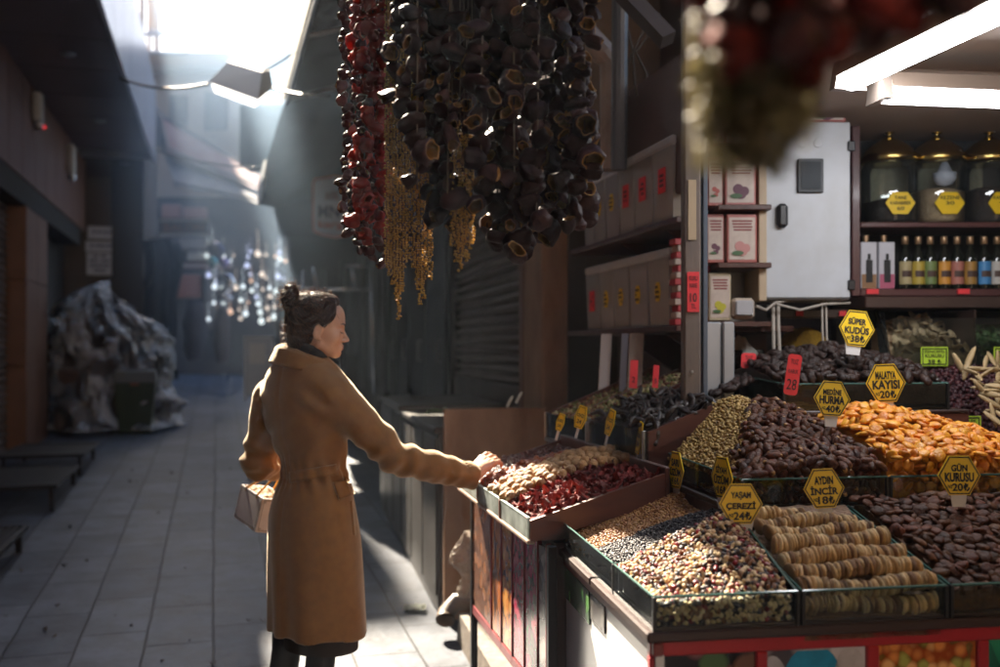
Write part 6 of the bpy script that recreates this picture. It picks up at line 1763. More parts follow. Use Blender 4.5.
# lime labels on the ginger counter
def lime(x0, x1, y0, y1, d, rows_, label):
    a = PX(x0, y1, d); b = PX(x1, y0, d); w_ = b[0] - a[0]; h = b[2] - a[2]
    t = empty('shelf_label', ((a[0] + b[0]) / 2, d, a[2]), 0, label, 'label', 'lime price labels')
    m = MB(); m.box(None, a[0], b[0], d, d + .003, a[2], b[2]); m.build('card', M_green_l, t)
    m = MB(); bw = h * .06
    for (q0, q1, r0, r1) in ((a[0] + bw, b[0] - bw, a[2] + bw, a[2] + 2 * bw), (a[0] + bw, b[0] - bw, b[2] - 2 * bw, b[2] - bw), (a[0] + bw, a[0] + 2 * bw, a[2] + 2.1 * bw, b[2] - 2.1 * bw), (b[0] - 2 * bw, b[0] - bw, a[2] + 2.1 * bw, b[2] - 2.1 * bw)): m.box(None, q0, q1, d - .0012, d - .0004, r0, r1)
    for (s_, fz, fw, fh) in rows_:
        vs, fs = text_mesh(s_, w_ * fw, h * fh, .02); m.add([v + Vector(((a[0] + b[0]) / 2, d - .001, a[2] + h * fz)) for v in vs], fs)
    m.build('lettering', M_ink, t)
lime(921, 948, 347, 366, 3.70, [('ZENCEFİL', .78, .78, .18), ('KURUSU', .54, .7, .18), ('38 ₺', .24, .5, .22)], 'lime label reading ZENCEFİL KURUSU on the ginger bin')
lime(994, 1016, 347, 365, 3.70, [('KIVI', .72, .6, .2), ('KURUSU', .48, .75, .18), ('40', .22, .4, .2)], 'lime label on the bin of green slices')
lime(958, 981, 416, 437, 3.42, [('ÇİLEK', .78, .6, .2), ('KURUSU', .5, .75, .2), ('60', .22, .4, .2)], 'lime label reading ÇİLEK KURUSU behind the orange apricots')
# ================================================================== THE WOMAN
WX, WY = -.702, 3.5
WZ = ground((WX, WY))
P = Frame(WX, WY, WZ, 38)
person = empty('person', P(0, 0, 0), P.rotz, 'woman in a long camel coat with hair in a bun reaching to the nut tray', 'person')
def L(px, py, d):
    return np.array(P.inv(PX(px, py, d)))
M_coat = mat('camel_wool', (.265, .122, .030), .85, (.21, .095, .023), scale=26, detail=6, sheen=1.0, bump=.18, bscale=420, tint=(1, .86, .66))
M_skin = mat('skin', (.62, .36, .225), .5, (.56, .30, .185), scale=22, sss=.12, bump=.05, bscale=160)
M_hair = translucent_mat('dark_hair', (.040, .018, .010), .15, .5, (.022, .010, .006), 40, gloss=.22)
M_knit = mat('black_knit', (.012, .012, .013), .85, bump=.3, scale=160)
M_tights = mat('black_tights', (.012, .011, .013), .6)

def loft(sd, secs, pw=2.3):
    """Field of a lofted body: secs = rows of (z, half width, half depth, cx, cy)."""
    a = np.array(secs)[np.argsort([q[0] for q in secs])]
    z = sd.Z
    A_ = np.interp(z, a[:, 0], a[:, 1]); B_ = np.interp(z, a[:, 0], a[:, 2]); cx = np.interp(z, a[:, 0], a[:, 3]); cy_ = np.interp(z, a[:, 0], a[:, 4])
    k = ((np.abs(sd.X - cx) / A_) ** pw + (np.abs(sd.Y - cy_) / B_) ** pw) ** (1 / pw)
    d = (k - 1) * np.minimum(A_, B_)
    d = np.maximum(d, np.maximum(z - a[-1, 0], a[0, 0] - z))
    return d
def smooth_secs(secs, n=60):
    a = np.array(sorted(secs)); zz = np.linspace(a[0, 0], a[-1, 0], n); out = [zz]
    for c in range(1, a.shape[1]):
        y = np.interp(zz, a[:, 0], a[:, c])
        for _ in range(6): y[1:-1] = (y[:-2] + 2 * y[1:-1] + y[2:]) / 4
        out.append(y)
    return np.stack(out, 1).tolist()

sh_r = L(336, 398, 3.40); el_r = L(394, 457, 3.42); wr_r = L(474, 476, 3.50)
sh_l = L(273, 397, 3.61); el_l = L(259, 463, 3.64); wr_l = L(284, 466, 3.83)

# ---------------- coat
sd = SDF((-.42, -.30, .38), (.56, .46, 1.56), .006)
secs = [(.482, .192, .150, .040, .028), (.55, .190, .148, .036, .028), (.70, .186, .144, .030, .024), (.82, .181, .139, .026, .020), (.90, .173, .131, .022, .016), (.98, .152, .116, .022, .020),
        (1.05, .119, .091, .022, .026), (1.12, .136, .102, .015, .018), (1.22, .172, .119, .008, .006), (1.31, .190, .120, .008, -.004), (1.37, .184, .114, .01, -.005), (1.41, .165, .104, .008, -.008), (1.44, .128, .092, .006, -.010), (1.472, .082, .076, .004, -.010)]
torso = loft(sd, smooth_secs(secs, 90))
sd.un(torso)
ang = np.arctan2(sd.X, sd.Y)
arm_r = sd.chain([sh_r, el_r, el_r * .5 + wr_r * .5, wr_r], [.074, .058, .052, .049], .02)
arm_l = sd.chain([sh_l, el_l, el_l * .4 + wr_l * .6, wr_l], [.074, .060, .054, .050], .02)
def along(a, b):
    ab = b - a; L2 = ab.dot(ab)
    return ((sd.X - a[0]) * ab[0] + (sd.Y - a[1]) * ab[1] + (sd.Z - a[2]) * ab[2]) / L2
def bumpn(t, c, w_): return np.exp(-((t - c) / w_) ** 2)
t1 = along(sh_r, el_r); t2 = along(el_r, wr_r)
rad = np.sin(3.1 * sd.X * 12 + sd.Z * 31)
wr = .0065 * np.sin(t1 * 23 + 2.0 * np.sin(sd.Z * 26)) * bumpn(t1, .85, .32) + .0062 * np.sin(t2 * 27 + 1.8 * np.sin(sd.Z * 30 + sd.X * 9)) * bumpn(t2, .18, .25) + .0034 * np.sin(t2 * 33 + 2 * np.sin(sd.Z * 40)) * bumpn(t2, .75, .3)
arm_r = arm_r + wr
t3 = along(sh_l, el_l); t4 = along(el_l, wr_l)
arm_l = arm_l + .0068 * np.sin(t3 * 17 + 1.7 * np.sin(sd.Z * 21 + sd.Y * 14)) * bumpn(t3, .8, .4) + .006 * np.sin(t4 * 20 + sd.Z * 25) * bumpn(t4, .2, .4)
sd.un(arm_r, .030); sd.un(arm_l, .012)
# folds: gathers above and below the waist, long drapes in the skirt, pull from waist to the reaching shoulder
Fz = sd.F
gath = .0050 * np.sin(ang * 17 + 3 * np.sin(sd.Z * 9)) * np.exp(-((sd.Z - 1.045) / .055) ** 2)
drape = .0055 * np.sin(ang * 7 + 1.2 * np.sin(sd.Z * 4.0)) * np.clip((.98 - sd.Z) / .5, 0, 1)
pull = .0064 * np.sin((sd.Z * 1.0 - sd.X * .75 + .25 * sd.Y) * 58 + 1.6 * np.sin(sd.X * 17)) * np.exp(-((sd.Z - 1.16) / .085) ** 2) * np.clip(1.2 - np.abs(sd.X) / .2, 0, 1)
pull2 = .0055 * np.sin((sd.Z * .8 + sd.X * 1.2) * 46 + 2 * np.sin(sd.Z * 19)) * np.exp(-((sd.Z - 1.31) / .06) ** 2) * np.exp(-((np.abs(sd.X) - .15) / .06) ** 2)
band = -.0035 * np.exp(-((sd.Z - 1.052) / .014) ** 4)
seam = .0028 * np.exp(-((sd.X - .002) / .005) ** 2) * (sd.Y < 0)
sd.F = (Fz + gath + drape + pull + pull2 + band + seam).astype(np.float32)
# open hem and cuffs
inner = loft(sd, [(z, a - .014, b - .014, cx, cy_) for (z, a, b, cx, cy_) in secs])
sd.sub(np.maximum(inner, sd.Z - .62))
dr_ = (wr_r - el_r) / np.linalg.norm(wr_r - el_r); c_ = wr_r + dr_ * .012
cut = (sd.X - c_[0]) * dr_[0] + (sd.Y - c_[1]) * dr_[1] + (sd.Z - c_[2]) * dr_[2]
sd.sub(-np.maximum(cut, 0) * 0 + np.where(arm_r < .03, -cut, 1.0).astype(np.float32), 0)
sd.sub(sd.cap(wr_r - dr_ * .05, wr_r + dr_ * .06, .040, .041))
dl_ = (wr_l - el_l) / np.linalg.norm(wr_l - el_l)
cl_ = wr_l + dl_ * .012
cut = (sd.X - cl_[0]) * dl_[0] + (sd.Y - cl_[1]) * dl_[1] + (sd.Z - cl_[2]) * dl_[2]
sd.sub(np.where((arm_l < .03) & (torso > .015), -cut, 1.0).astype(np.float32), 0)
pos, q = sd.nets()
me = np_mesh('coat', pos, q)
coat = link_mesh('coat', me, M_coat, person)
sm = coat.modifiers.new('smooth', 'SMOOTH'); sm.factor = .5; sm.iterations = 3

# fuzzy nap that catches the light along the outline
def sub_part(m, name, mt, parent, smooth=True):
    o = link_mesh(name, m.mesh(name), mt, parent, smooth); return o
# collar: turned down, open at the throat
m = MB()
def collar(th, t, off):
    # th: -pi..pi from the front, t: 0 top edge .. 1 lower edge
    a = th
    rt = .064 + .004 * math.cos(a); rb = .104 + .012 * abs(math.sin(a))
    s_ = math.sin(t * math.pi / 2)
    r_ = rt + (rb - rt) * (t ** .8) + off
    z = 1.486 - .022 * math.cos(a) - .020 * math.sin(a) - .060 * t + .014 * math.sin(t * math.pi)
    if t > .5: z += .012 * math.cos(a) 
    sx = 1.12
    return (r_ * math.sin(a) * sx + .003, r_ * math.cos(a) * .92 - .010, z)
def cgrid(off): 
    m.grid(lambda a, b: collar(R(28) + (2 * math.pi - R(56)) * a, b, off), 64, 10)
cgrid(.010); cgrid(.003)
n1 = 65 * 11
for i in range(64):      # close the lower and upper edges
    for row in (0, 10):
        a0 = row * 65 + i; m.f.append((a0, a0 + 1, n1 + a0 + 1, n1 + a0)); m.m.append(0)
for j in range(10):
    for c0 in (0, 64):
        a0 = j * 65 + c0; m.f.append((a0, a0 + 65, n1 + a0 + 65, n1 + a0)); m.m.append(0)
sub_part(m, 'collar', M_coat, coat)
# pocket flap on the right hip, on the surface of the coat
dg = bpy.context.evaluated_depsgraph_get()
from mathutils.bvhtree import BVHTree
bvh = BVHTree.FromPolygons([tuple(v) for v in pos], [tuple(x) for x in q])
def on_coat(px, py, lift):
    """Point of the coat seen at a picture position, in the woman's frame (used to lay trim on the cloth)."""
    o = P.inv((0, 0, CZ)); e = P.inv(PX(px, py, 3.0)); dv = (Vector(e) - Vector(o)).normalized()
    hit, n, _, _ = bvh.ray_cast(Vector(o), dv)
    return hit, n
def strip(corners, name, nu=10, nv=6, lift=.006, th=.005):
    g = []
    ok = True; rows_ = []
    for j in range(nv + 1):
        for i in range(nu + 1):
            a = i / nu; b = j / nv
            x = (corners[0][0] * (1 - a) + corners[1][0] * a) * (1 - b) + (corners[3][0] * (1 - a) + corners[2][0] * a) * b
            y = (corners[0][1] * (1 - a) + corners[1][1] * a) * (1 - b) + (corners[3][1] * (1 - a) + corners[2][1] * a) * b
            h_, n_ = on_coat(x, y, 0)
            if h_ is None: h_, n_ = bvh.find_nearest(Vector(L(x, y, 3.42)))[:2]
            g.append((h_, n_))
    m = MB(); N0 = (nu + 1) * (nv + 1)
    vs = [tuple(h_ + n_ * lift) for h_, n_ in g] + [tuple(h_ + n_ * (lift - th)) for h_, n_ in g]
    fs = []
    for j in range(nv):
        for i in range(nu):
            a = j * (nu + 1) + i; f = (a, a + 1, a + nu + 2, a + nu + 1); fs.append(f[::-1]); fs.append(tuple(N0 + k for k in f))
    ring = [i for i in range(nu + 1)] + [(j + 1) * (nu + 1) - 1 for j in range(1, nu + 1) if j <= nv] 
    bd = [(i, i + 1) for i in range(nu)] + [(nv * (nu + 1) + i + 1, nv * (nu + 1) + i) for i in range(nu)] + [((j + 1) * (nu + 1), j * (nu + 1)) for j in range(nv)] + [(j * (nu + 1) + nu, (j + 1) * (nu + 1) + nu) for j in range(nv)]
    for a, b in bd: fs.append((a, b, N0 + b, N0 + a))
    m.add(vs, fs)
    return sub_part(m, name, M_coat, coat)
strip([(332, 483), (357, 476), (361, 491), (338, 500)], 'pocket_flap', 10, 6, .012, .008)
strip([(289, 472), (336, 464), (337, 475), (290, 483)], 'half_belt', 16, 4, .008, .006)
strip([(350, 501), (352, 500), (355, 535), (353, 535)], 'pocket_welt', 3, 12, .004, .004)

# ---------------- dress hem, tights, boots
m = MB()
m.grid(lambda a, b: (.050 + .150 * math.cos(a * 2 * math.pi), .03 + .118 * math.sin(a * 2 * math.pi), .428 + .16 * b), 48, 4); link_mesh('dress', m.mesh('dress'), mat('dark_dress', (.03, .022, .018), .8), person, True)
legs = {-1: [(-.06, .01, .80), (-.080, -.01, .45), (-.09, -.035, .26), (-.09, -.04, .09)], 1: [(.105, .03, .80), (.080, .01, .45), (.076, -.012, .26), (.076, -.018, .09)]}
sd2 = SDF((-.22, -.2, .04), (.2, .2, .95), .007)
for s_ in (-1, 1): sd2.un(sd2.chain([np.array(p) for p in legs[s_]], [.082, .053, .051, .034], .02))
pt, qt = sd2.nets(); tg_ = link_mesh('tights', np_mesh('tights', pt, qt), M_tights, person)
for s_ in (-1, 1):
    a = legs[s_][3]; sd3 = SDF((a[0] - .07, a[1] - .08, -.01), (a[0] + .07, a[1] + .22, .24), .006)
    sd3.un(sd3.chain([np.array((a[0], a[1], .23)), np.array((a[0], a[1], .10)), np.array((a[0], a[1] - .01, .045))], [.048, .043, .042], .02))
    sd3.un(sd3.chain([np.array((a[0], a[1] - .01, .042)), np.array((a[0], a[1] + .09, .038)), np.array((a[0], a[1] + .15, .028))], [.038, .038, .026], .02), .02)
    sd3.sub(-(sd3.Z - .002)); pb, qb = sd3.nets(); link_mesh('boot', np_mesh('boot', pb, qb), M_black, person)

# ---------------- head
HD = 79.0
hc = PX(318.5, 333, 3.47)
Hf = Frame(hc[0], hc[1], hc[2], HD)
PITCH = R(-5)
Mh = Matrix.Translation(hc) @ Euler((0, 0, Hf.rotz)).to_matrix().to_4x4() @ Euler((PITCH, 0, 0)).to_matrix().to_4x4()
MhL = world_of(person).inverted() @ Mh     # head frame -> person frame
h = SDF((-.105, -.13, -.20), (.105, .135, .15), .0024)
h.un(h.ell((0, -.008, .042), (.071, .092, .082)))
h.un(h.ell((0, .028, -.004), (.058, .058, .078)), .02)
h.un(h.ell((0, .052, .062), (.050, .034, .044)), .02)
for s_ in (-1, 1):
    h.un(h.cap((s_ * .046, .004, -.040), (s_ * .018, .064, -.068), .017, .013), .022)
    h.un(h.ell((s_ * .040, .048, -.010), (.020, .026, .024)), .018)
h.un(h.ell((0, .066, -.069), (.019, .018, .014)), .012)
h.un(h.ell((0, .071, -.046), (.026, .0165, .020)), .014)
h.un(h.ell((0, .070, .036), (.046, .017, .010)), .014)
for s_ in (-1, 1): h.sub(h.ell((s_ * .032, .095, .014), (.0155, .018, .0115)), .012)
h.un(h.cap((0, .0775, .024), (0, .0995, -.0125), .0062, .0080), .010)
h.un(h.ell((0, .1005, -.0165), (.0085, .0095, .0075)), .006)
for s_ in (-1, 1): h.un(h.ell((s_ * .0115, .0905, -.0205), (.0065, .0095, .0065)), .006)
for s_ in (-1, 1): h.un(h.ell((s_ * .031, .0705, .0125), (.0125, .0115, .0112)), .003)
h.un(h.ell((0, .0845, -.0385), (.0195, .0085, .0046)), .005)
h.un(h.ell((0, .0835, -.0500), (.0170, .0090, .0056)), .005)
h.sub(h.cap((-.019, .0930, -.0440), (.019, .0930, -.0440), .0016, .0016), .002)
h.sub(h.ell((0, .092, -.0575), (.016, .006, .004)), .006)
for s_ in (-1, 1):        # ears
    e_ = h.ell((s_ * .071, -.003, .004), (.0075, .0165, .029), (R(-12), 0, s_ * R(14)))
    h.un(e_, .004); h.sub(h.ell((s_ * .0795, -.001, .007), (.0055, .0095, .0185), (R(-12), 0, s_ * R(14))), .004)
    h.un(h.ell((s_ * .0735, .002, -.021), (.0045, .008, .0085)), .003)
h.un(h.cap((0, -.018, -.055), (0, -.038, -.19), .046, .052), .018)
hp, hq = h.nets()
from mathutils.bvhtree import BVHTree
face_bvh = BVHTree.FromPolygons([tuple(v) for v in hp], [tuple(x) for x in hq])
def on_face(x, z, lift=.0008):
    h_ = face_bvh.ray_cast(Vector((x, .25, z)), Vector((0, -1, 0)))[0]
    return Vector((x, (h_[1] if h_ else .08) + lift, z))
Ml = np.array(MhL)
hp = hp @ Ml[:3, :3].T + Ml[:3, 3]

# ---------------- hands
def hand(wr, kn, up, side, curl, lens=(.070, .078, .072, .056), roll=0.0, res=.0021, thumb_close=.5):
    """wr, kn: wrist and knuckle centre (world); up: back of the hand; side: +1 right hand."""
    wr = Vector(wr); kn = Vector(kn); f = (kn - wr).normalized(); up = (up - f * up.dot(f)).normalized()
    up = Matrix.Rotation(roll, 3, f) @ up
    l = up.cross(f) * (1 if side > 0 else -1)      # towards the thumb
    lo = np.minimum(wr, kn) - .12; hi = np.maximum(wr, kn) + .12
    s = SDF(lo, hi, res)
    V_ = lambda p: np.array(p)
    for o_ in (-.014, 0, .014): s.un(s.cap(V_(wr - f * .03 + l * o_ * .9), V_(wr + f * .01 + l * o_), .021, .021), .006)
    for o_, r_ in ((.028, .0125), (.010, .0135), (-.010, .013), (-.027, .0115)):
        s.un(s.cap(V_(wr + l * o_ * .55 + f * .008), V_(kn + l * o_ - up * .002), .017, r_), .010)
    s.un(s.ell(V_(wr * .45 + kn * .55 - up * .008), (.028, .028, .018)), .012)
    nails = []
    for i, (o_, L_) in enumerate(zip((.028, .010, -.010, -.027), lens)):
        b = kn + l * o_; p = b; pts = [b - f * .006]; rs = [.0100]
        ang_ = curl[i][0]; dirv = None; sp = R(5) * (1 - i) 
        fl = (f * math.cos(sp) + l * math.sin(sp)).normalized()
        segs = (.46, .31, .23); a_ = 0
        pts.append(b); rs.append(.0098)
        for k in range(3):
            a_ += R(curl[i][k])
            dv = fl * math.cos(a_) - up * math.sin(a_)
            p = p + dv * (L_ * segs[k]); pts.append(p); rs.append((.0083, .0074, .0060)[k])
        s.un(s.chain([V_(x) for x in pts], rs, .004), .005)
    tb = wr + f * .022 + l * .022 - up * .006
    tp1 = tb + f * .034 + l * .020 * (1 - thumb_close) + l * .004 - up * .016
    tp2 = tp1 + f * .026 - l * .008 * thumb_close - up * .012
    tp3 = tp2 + f * .018 - l * .012 * thumb_close - up * .012
    s.un(s.chain([V_(tb), V_(tp1), V_(tp2), V_(tp3)], [.0135, .0110, .0095, .0072], .006), .008)
    p_, q_ = s.nets()
    I = np.array(world_of(person).inverted())
    return p_ @ I[:3, :3].T + I[:3, 3], q_
upv = Vector((-.15, -.50, .85))
rp, rq = hand(PX(475, 472, 3.50), PX(487.5, 460.5, 3.545), upv, +1, [(12, 26, 20), (15, 30, 22), (18, 34, 24), (22, 36, 26)], roll=R(5))
lp, lq = hand(PX(286, 466, 3.85), PX(289, 476, 3.91), Vector((-.8, .2, .3)), -1, [(60, 80, 50)] * 4, thumb_close=1)
# neck, shoulders, arms and legs under the clothes
bsd = SDF((-.40, -.26, .06), (.54, .45, 1.50), .009)
bsd.un(loft(bsd, smooth_secs([(.80, .135, .095, .026, .018), (.92, .14, .10, .024, .016), (1.05, .094, .068, .022, .026), (1.22, .14, .088, .008, .006), (1.36, .14, .085, .006, -.003), (1.42, .075, .06, 0, -.01), (1.47, .05, .05, 0, -.01)])))
bsd.un(bsd.chain([sh_r, el_r, wr_r], [.045, .036, .024], .02), .02); bsd.un(bsd.chain([sh_l, el_l, wr_l], [.045, .036, .024], .02), .02)
for s_ in (-1, 1): bsd.un(bsd.chain([np.array(p) for p in legs[s_]], [.075, .046, .045, .028], .02), .02)
bp_, bq_ = bsd.nets()
allp = [hp, rp, lp, bp_]; allq = [hq, rq, lq, bq_]
off = np.cumsum([0] + [len(x) for x in allp[:-1]])
body = link_mesh('body', np_mesh('body', np.concatenate(allp), np.concatenate([x + o_ for x, o_ in zip(allq, off)])), M_skin, person)
sm = body.modifiers.new('smooth', 'SMOOTH'); sm.factor = .5; sm.iterations = 2

def hpart(name, m, mt, smooth=True, parent=None):
    return link_mesh(name, m.mesh(name, MhL), mt, parent or person, smooth)
# brows, lashes, lips, laid on the face
for s_ in (-1, 1):
    m = MB(); m.tube([on_face(s_ * (.013 + .036 * t), .0315 + .0075 * math.sin(t * 2.5)) for t in [k / 9 for k in range(10)]], [.0016, .0026, .0030, .0030, .0029, .0027, .0024, .0019, .0013, .0006], 6); hpart('eyebrow', m, M_hair)
    m = MB(); m.tube([on_face(s_ * (.0195 + .0235 * t), .0105 - .0045 * math.sin(t * math.pi), .0006) for t in [k / 8 for k in range(9)]], [.0006, .0012, .0017, .0019, .0020, .0020, .0018, .0014, .0007], 6)
    for k in range(9):
        t = k / 8; a = on_face(s_ * (.0195 + .0235 * t), .0100 - .0045 * math.sin(t * math.pi)); m.tube([a, a + Vector((s_ * .003 * t, .0065, -.002))], [.0006, .0002], 4)
    hpart('eyelashes', m, M_black)
m = MB()
def lip(zc, r0, w0):
    m.grid(lambda a, b: on_face((a - .5) * 2 * w0, zc + r0 * (b - .5) * 2 * (1 - .85 * (2 * a - 1) ** 2), .0008), 16, 6)
lip(-.0395, .0040, .019); lip(-.0500, .0048, .0175)
hpart('lips', m, mat('lip', (.36, .11, .09), .4))

# turtleneck
m = MB()
def tn(a, b):
    th = a * 2 * math.pi; z = -.046 - .11 * b
    cy_ = -.016 - .022 * b; r_ = .0555 + .004 * math.sin(b * 9) + .006 * b
    return (r_ * math.cos(th), cy_ + r_ * math.sin(th) * 1.02, z + .012 * (-math.sin(th)) * (1 - b))
m.grid(tn, 40, 14); hpart('turtleneck', m, M_knit)

# ---------------- hair
g = SDF((-.115, -.185, -.12), (.115, .10, .20), .0026)
shell = g.ell((0, -.018, .050), (.087, .104, .095))
g.un(shell)
g.un(g.ell((0, -.062, -.010), (.066, .054, .062)), .02)
g.un(g.ell((0, .020, .098), (.060, .055, .038)), .02)
fc = .86 * (g.Y - .004) - .51 * (g.Z + .018) + .010 * np.sin(g.Z * 60 + 1) + .006 * np.sin(np.abs(g.X) * 55)
g.inter(fc, .026)
for s_ in (-1, 1): g.sub(g.ell((s_ * .078, -.001, .000), (.016, .021, .034)), .006)
# bun: coiled strands
bc = np.array((0, -.112, .118))
for k in range(15):
    a0 = k / 15 * 2 * math.pi * 2.0; a1 = (k + 1) / 15 * 2 * math.pi * 2.0
    f_ = lambda a, k=k: bc + np.array((.032 * math.cos(a), .013 * math.sin(a * 1.5) + (.010 if a > 6 else -.005), .032 * math.sin(a + .2 * math.sin(3 * a))))
    g.un(g.cap(f_(a0), f_(a1), .0135 + .003 * math.sin(k * 2.1), .0135 + .003 * math.sin(k * 2.1 + 2.1)), .003)
g.un(g.ell(bc, (.030, .024, .030)), .010)
g.un(g.cap((0, -.07, .09), bc, .045, .03), .015)
# strand grooves swept toward the bun
dx = g.X - bc[0]; dy = g.Y - bc[1]; dz = g.Z - bc[2]
phi = np.arctan2(dx, dz * .8 - dy * .6); rb = np.sqrt(dx ** 2 + dy ** 2 + dz ** 2)
g.F = (g.F + .0018 * np.sin(phi * 46 + 4 * np.sin(rb * 40)) + .0022 * np.sin(phi * 19 + rb * 25) * np.clip(rb / .06, 0, 1)).astype(np.float32)
gp, gq = g.nets(); gp = gp @ Ml[:3, :3].T + Ml[:3, 3]
hair = link_mesh('hair', np_mesh('hair', gp, gq), M_hair, person)
# combed strands lying over the hair, drawn back to the bun
hbv = BVHTree.FromPolygons([tuple(v) for v in gp], [tuple(x) for x in gq])
bunP = MhL @ Vector(bc); r_ = random.Random(9); m = MB(); inv = MhL.inverted(); cnt = 0
while cnt < 620:
    v = Vector(gp[r_.randrange(len(gp))]); lo_ = inv @ v
    if (v - bunP).length < .045: continue
    pts = []; p = v.copy(); lift = r_.uniform(.0004, .0022); st = r_.uniform(.006, .010); wob = r_.uniform(-.25, .25)
    for k in range(r_.randint(6, 11)):
        h_, n_, _, _ = hbv.find_nearest(p)
        if h_ is None: break
        pts.append(h_ + n_ * (lift * (1 + .6 * math.sin(k * .9 + cnt))))
        dv = bunP - h_
        if dv.length < .03: break
        dv = (dv - n_ * dv.dot(n_)); 
        if dv.length < 1e-5: break
        dv.normalize(); sd_ = n_.cross(dv)
        p = h_ + (dv + sd_ * (wob + .15 * math.sin(k + cnt))).normalized() * st
    if len(pts) < 4: continue
    m.tube(pts, [.0004] + [.0009] * (len(pts) - 2) + [.0004], 4, caps=False); cnt += 1
link_mesh('hair_strands', m.mesh('hair_strands'), translucent_mat('brown_strand', (.095, .042, .018), .3, .5, gloss=.25), hair, True)
# loose hairs that catch the sun
hb = BVHTree.FromPolygons([tuple(v) for v in gp], [tuple(x) for x in gq])
r_ = random.Random(5); m = MB(); vsn = len(gp); hcl = MhL @ Vector((0, -.02, .04))
cnt = 0
while cnt < 620:
    v = Vector(gp[r_.randrange(vsn)])
    n = (v - hcl).normalized(); 
    loc = MhL.inverted() @ v
    if loc[1] > .055: continue
    nape = loc[2] < .02 and loc[1] < -.02
    bun = (Vector(loc) - Vector(bc)).length < .05
    if not (nape or bun or loc[2] > .07) and r_.random() < .6: continue
    ln = r_.uniform(.008, .030) * (1.5 if nape else 1.0)
    t = Vector((r_.gauss(0, 1), r_.gauss(0, 1), r_.gauss(0, 1) - (.6 if nape else 0))).normalized()
    t = (t - n * t.dot(n)).normalized()
    cv = r_.uniform(-.8, .8); b_ = n.cross(t)
    pts = [v - n * .002 + n * (ln * .55 * s_ * (1.15 - .45 * s_)) + t * (ln * s_) + b_ * (ln * cv * s_ * s_) for s_ in (0, .25, .5, .75, 1)]
    m.tube(pts, [.00055, .0005, .00045, .0004, .0002], 3, caps=False); cnt += 1
link_mesh('loose_hair', m.mesh('loose_hair'), translucent_mat('loose_hair', (.20, .075, .028), .55, .5, gloss=.3), hair, True)
# loose curls round the bun, crown and nape
m = MB(); cnt = 0
while cnt < 150:
    v = Vector(gp[r_.randrange(vsn)]); lo_ = inv @ v
    if lo_[1] > .03 or not ((lo_[2] < .03 and lo_[1] < -.03) or (lo_ - Vector(bc)).length < .06 or lo_[2] > .10): continue
    n = (v - hcl).normalized(); t = Vector((r_.gauss(0, 1), r_.gauss(0, 1), r_.gauss(0, 1))).normalized(); t = (t - n * t.dot(n)).normalized(); b_ = n.cross(t)
    R_ = r_.uniform(.006, .014); turns = r_.uniform(.7, 1.6); ln = r_.uniform(.01, .035); down = -.02 if lo_[2] < .03 else 0
    pts = []
    for k in range(13):
        q_ = k / 12; a = q_ * turns * 6.283
        pts.append(v - n * .001 + n * (R_ * (1 - math.cos(a)) * .9) + t * (R_ * math.sin(a) + ln * q_) + b_ * (.006 * math.sin(a * .7)) + Vector((0, 0, down * q_)))
    m.tube(pts, [.0007] * 11 + [.0005, .0002], 4, caps=False); cnt += 1
link_mesh('loose_curls', m.mesh('loose_curls'), MATS['brown_strand'], hair, True)
m = MB(); m.lathe([(0, -.003), (.003, 0), (0, .003)], (.0765, .004, -.026), 8); hpart('earring', m, M_brass)

# ---------------- her bag, held by the straps
P1 = PX(241.2, 484.2, 3.93); P2 = PX(263, 498.5, 3.70); P3 = PX(291, 500, 3.79)
Q1 = PX(233.7, 516.5, 3.93); Q2 = PX(255.5, 532.2, 3.70); Q3 = PX(283, 534, 3.79)
P4 = P1 + P3 - P2; Q4 = Q1 + Q3 - Q2
bag = empty('handbag', (Q1 + Q2 + Q3 + Q4) / 4, 0, 'white box handbag with gold straps and stitched panels hanging from her hand', 'bag')
M_bag = mat('white_leather', (.74, .69, .68), .38, (.68, .63, .63), scale=14, bump=.08, bscale=160)
M_gold = mat('gold_strap', (.60, .34, .07), .3, metal=.85)
def wall(a, b, c, d_, th=.006):
    n = (b - a).cross(d_ - a).normalized(); m = MB(); m.prism([a, b, c, d_], -n * th); return m, n
for (a, b, c, d_) in ((Q1, Q2, P2, P1), (Q2, Q3, P3, P2), (Q3, Q4, P4, P3), (Q4, Q1, P1, P4)):
    m, n = wall(a, b, c, d_); pn = m.build('panel', M_bag, bag)
    ctr = (a + b + c + d_) / 4
    m = MB(); o_ = [ctr + (p - ctr) * .90 + n * .0012 for p in (a, b, c, d_)]; i_ = [ctr + (p - ctr) * .865 + n * .0012 for p in (a, b, c, d_)]
    m.add(o_ + i_, [(k, (k + 1) % 4, 4 + (k + 1) % 4, 4 + k) for k in range(4)]); m.build('stitching', mat('dark_stitch', (.10, .06, .05), .6), pn)
    for p in (a, b, c, d_):
        cc = ctr + (p - ctr) * .78 + n * .001
        m = MB(); u_ = (b - a).normalized(); w_ = n.cross(u_); m.prism([cc + u_ * .004 * math.cos(R(45 * k)) + w_ * .004 * math.sin(R(45 * k)) for k in range(8)], n * .003); m.build('rivet', M_steel, pn)
m = MB(); up3 = (P1 - Q1); m.hexa([Q1 + up3 * .02, Q2 + up3 * .02, Q3 + up3 * .02, Q4 + up3 * .02, Q1 + up3 * .06, Q2 + up3 * .06, Q3 + up3 * .06, Q4 + up3 * .06]); m.build('base', M_bag, bag)
top = PX(285, 466, 3.86)
for (e, f_) in ((P1 * .75 + P2 * .25, P1 * .25 + P2 * .75), (P4 * .75 + P3 * .25, P4 * .25 + P3 * .75)):
    m = MB(); m.tube([e - up3 * .1, e, e * .45 + top * .55, top, f_ * .45 + top * .55, f_, f_ - up3 * .1], .0042, 8); m.build('strap', M_gold, bag, smooth=True)
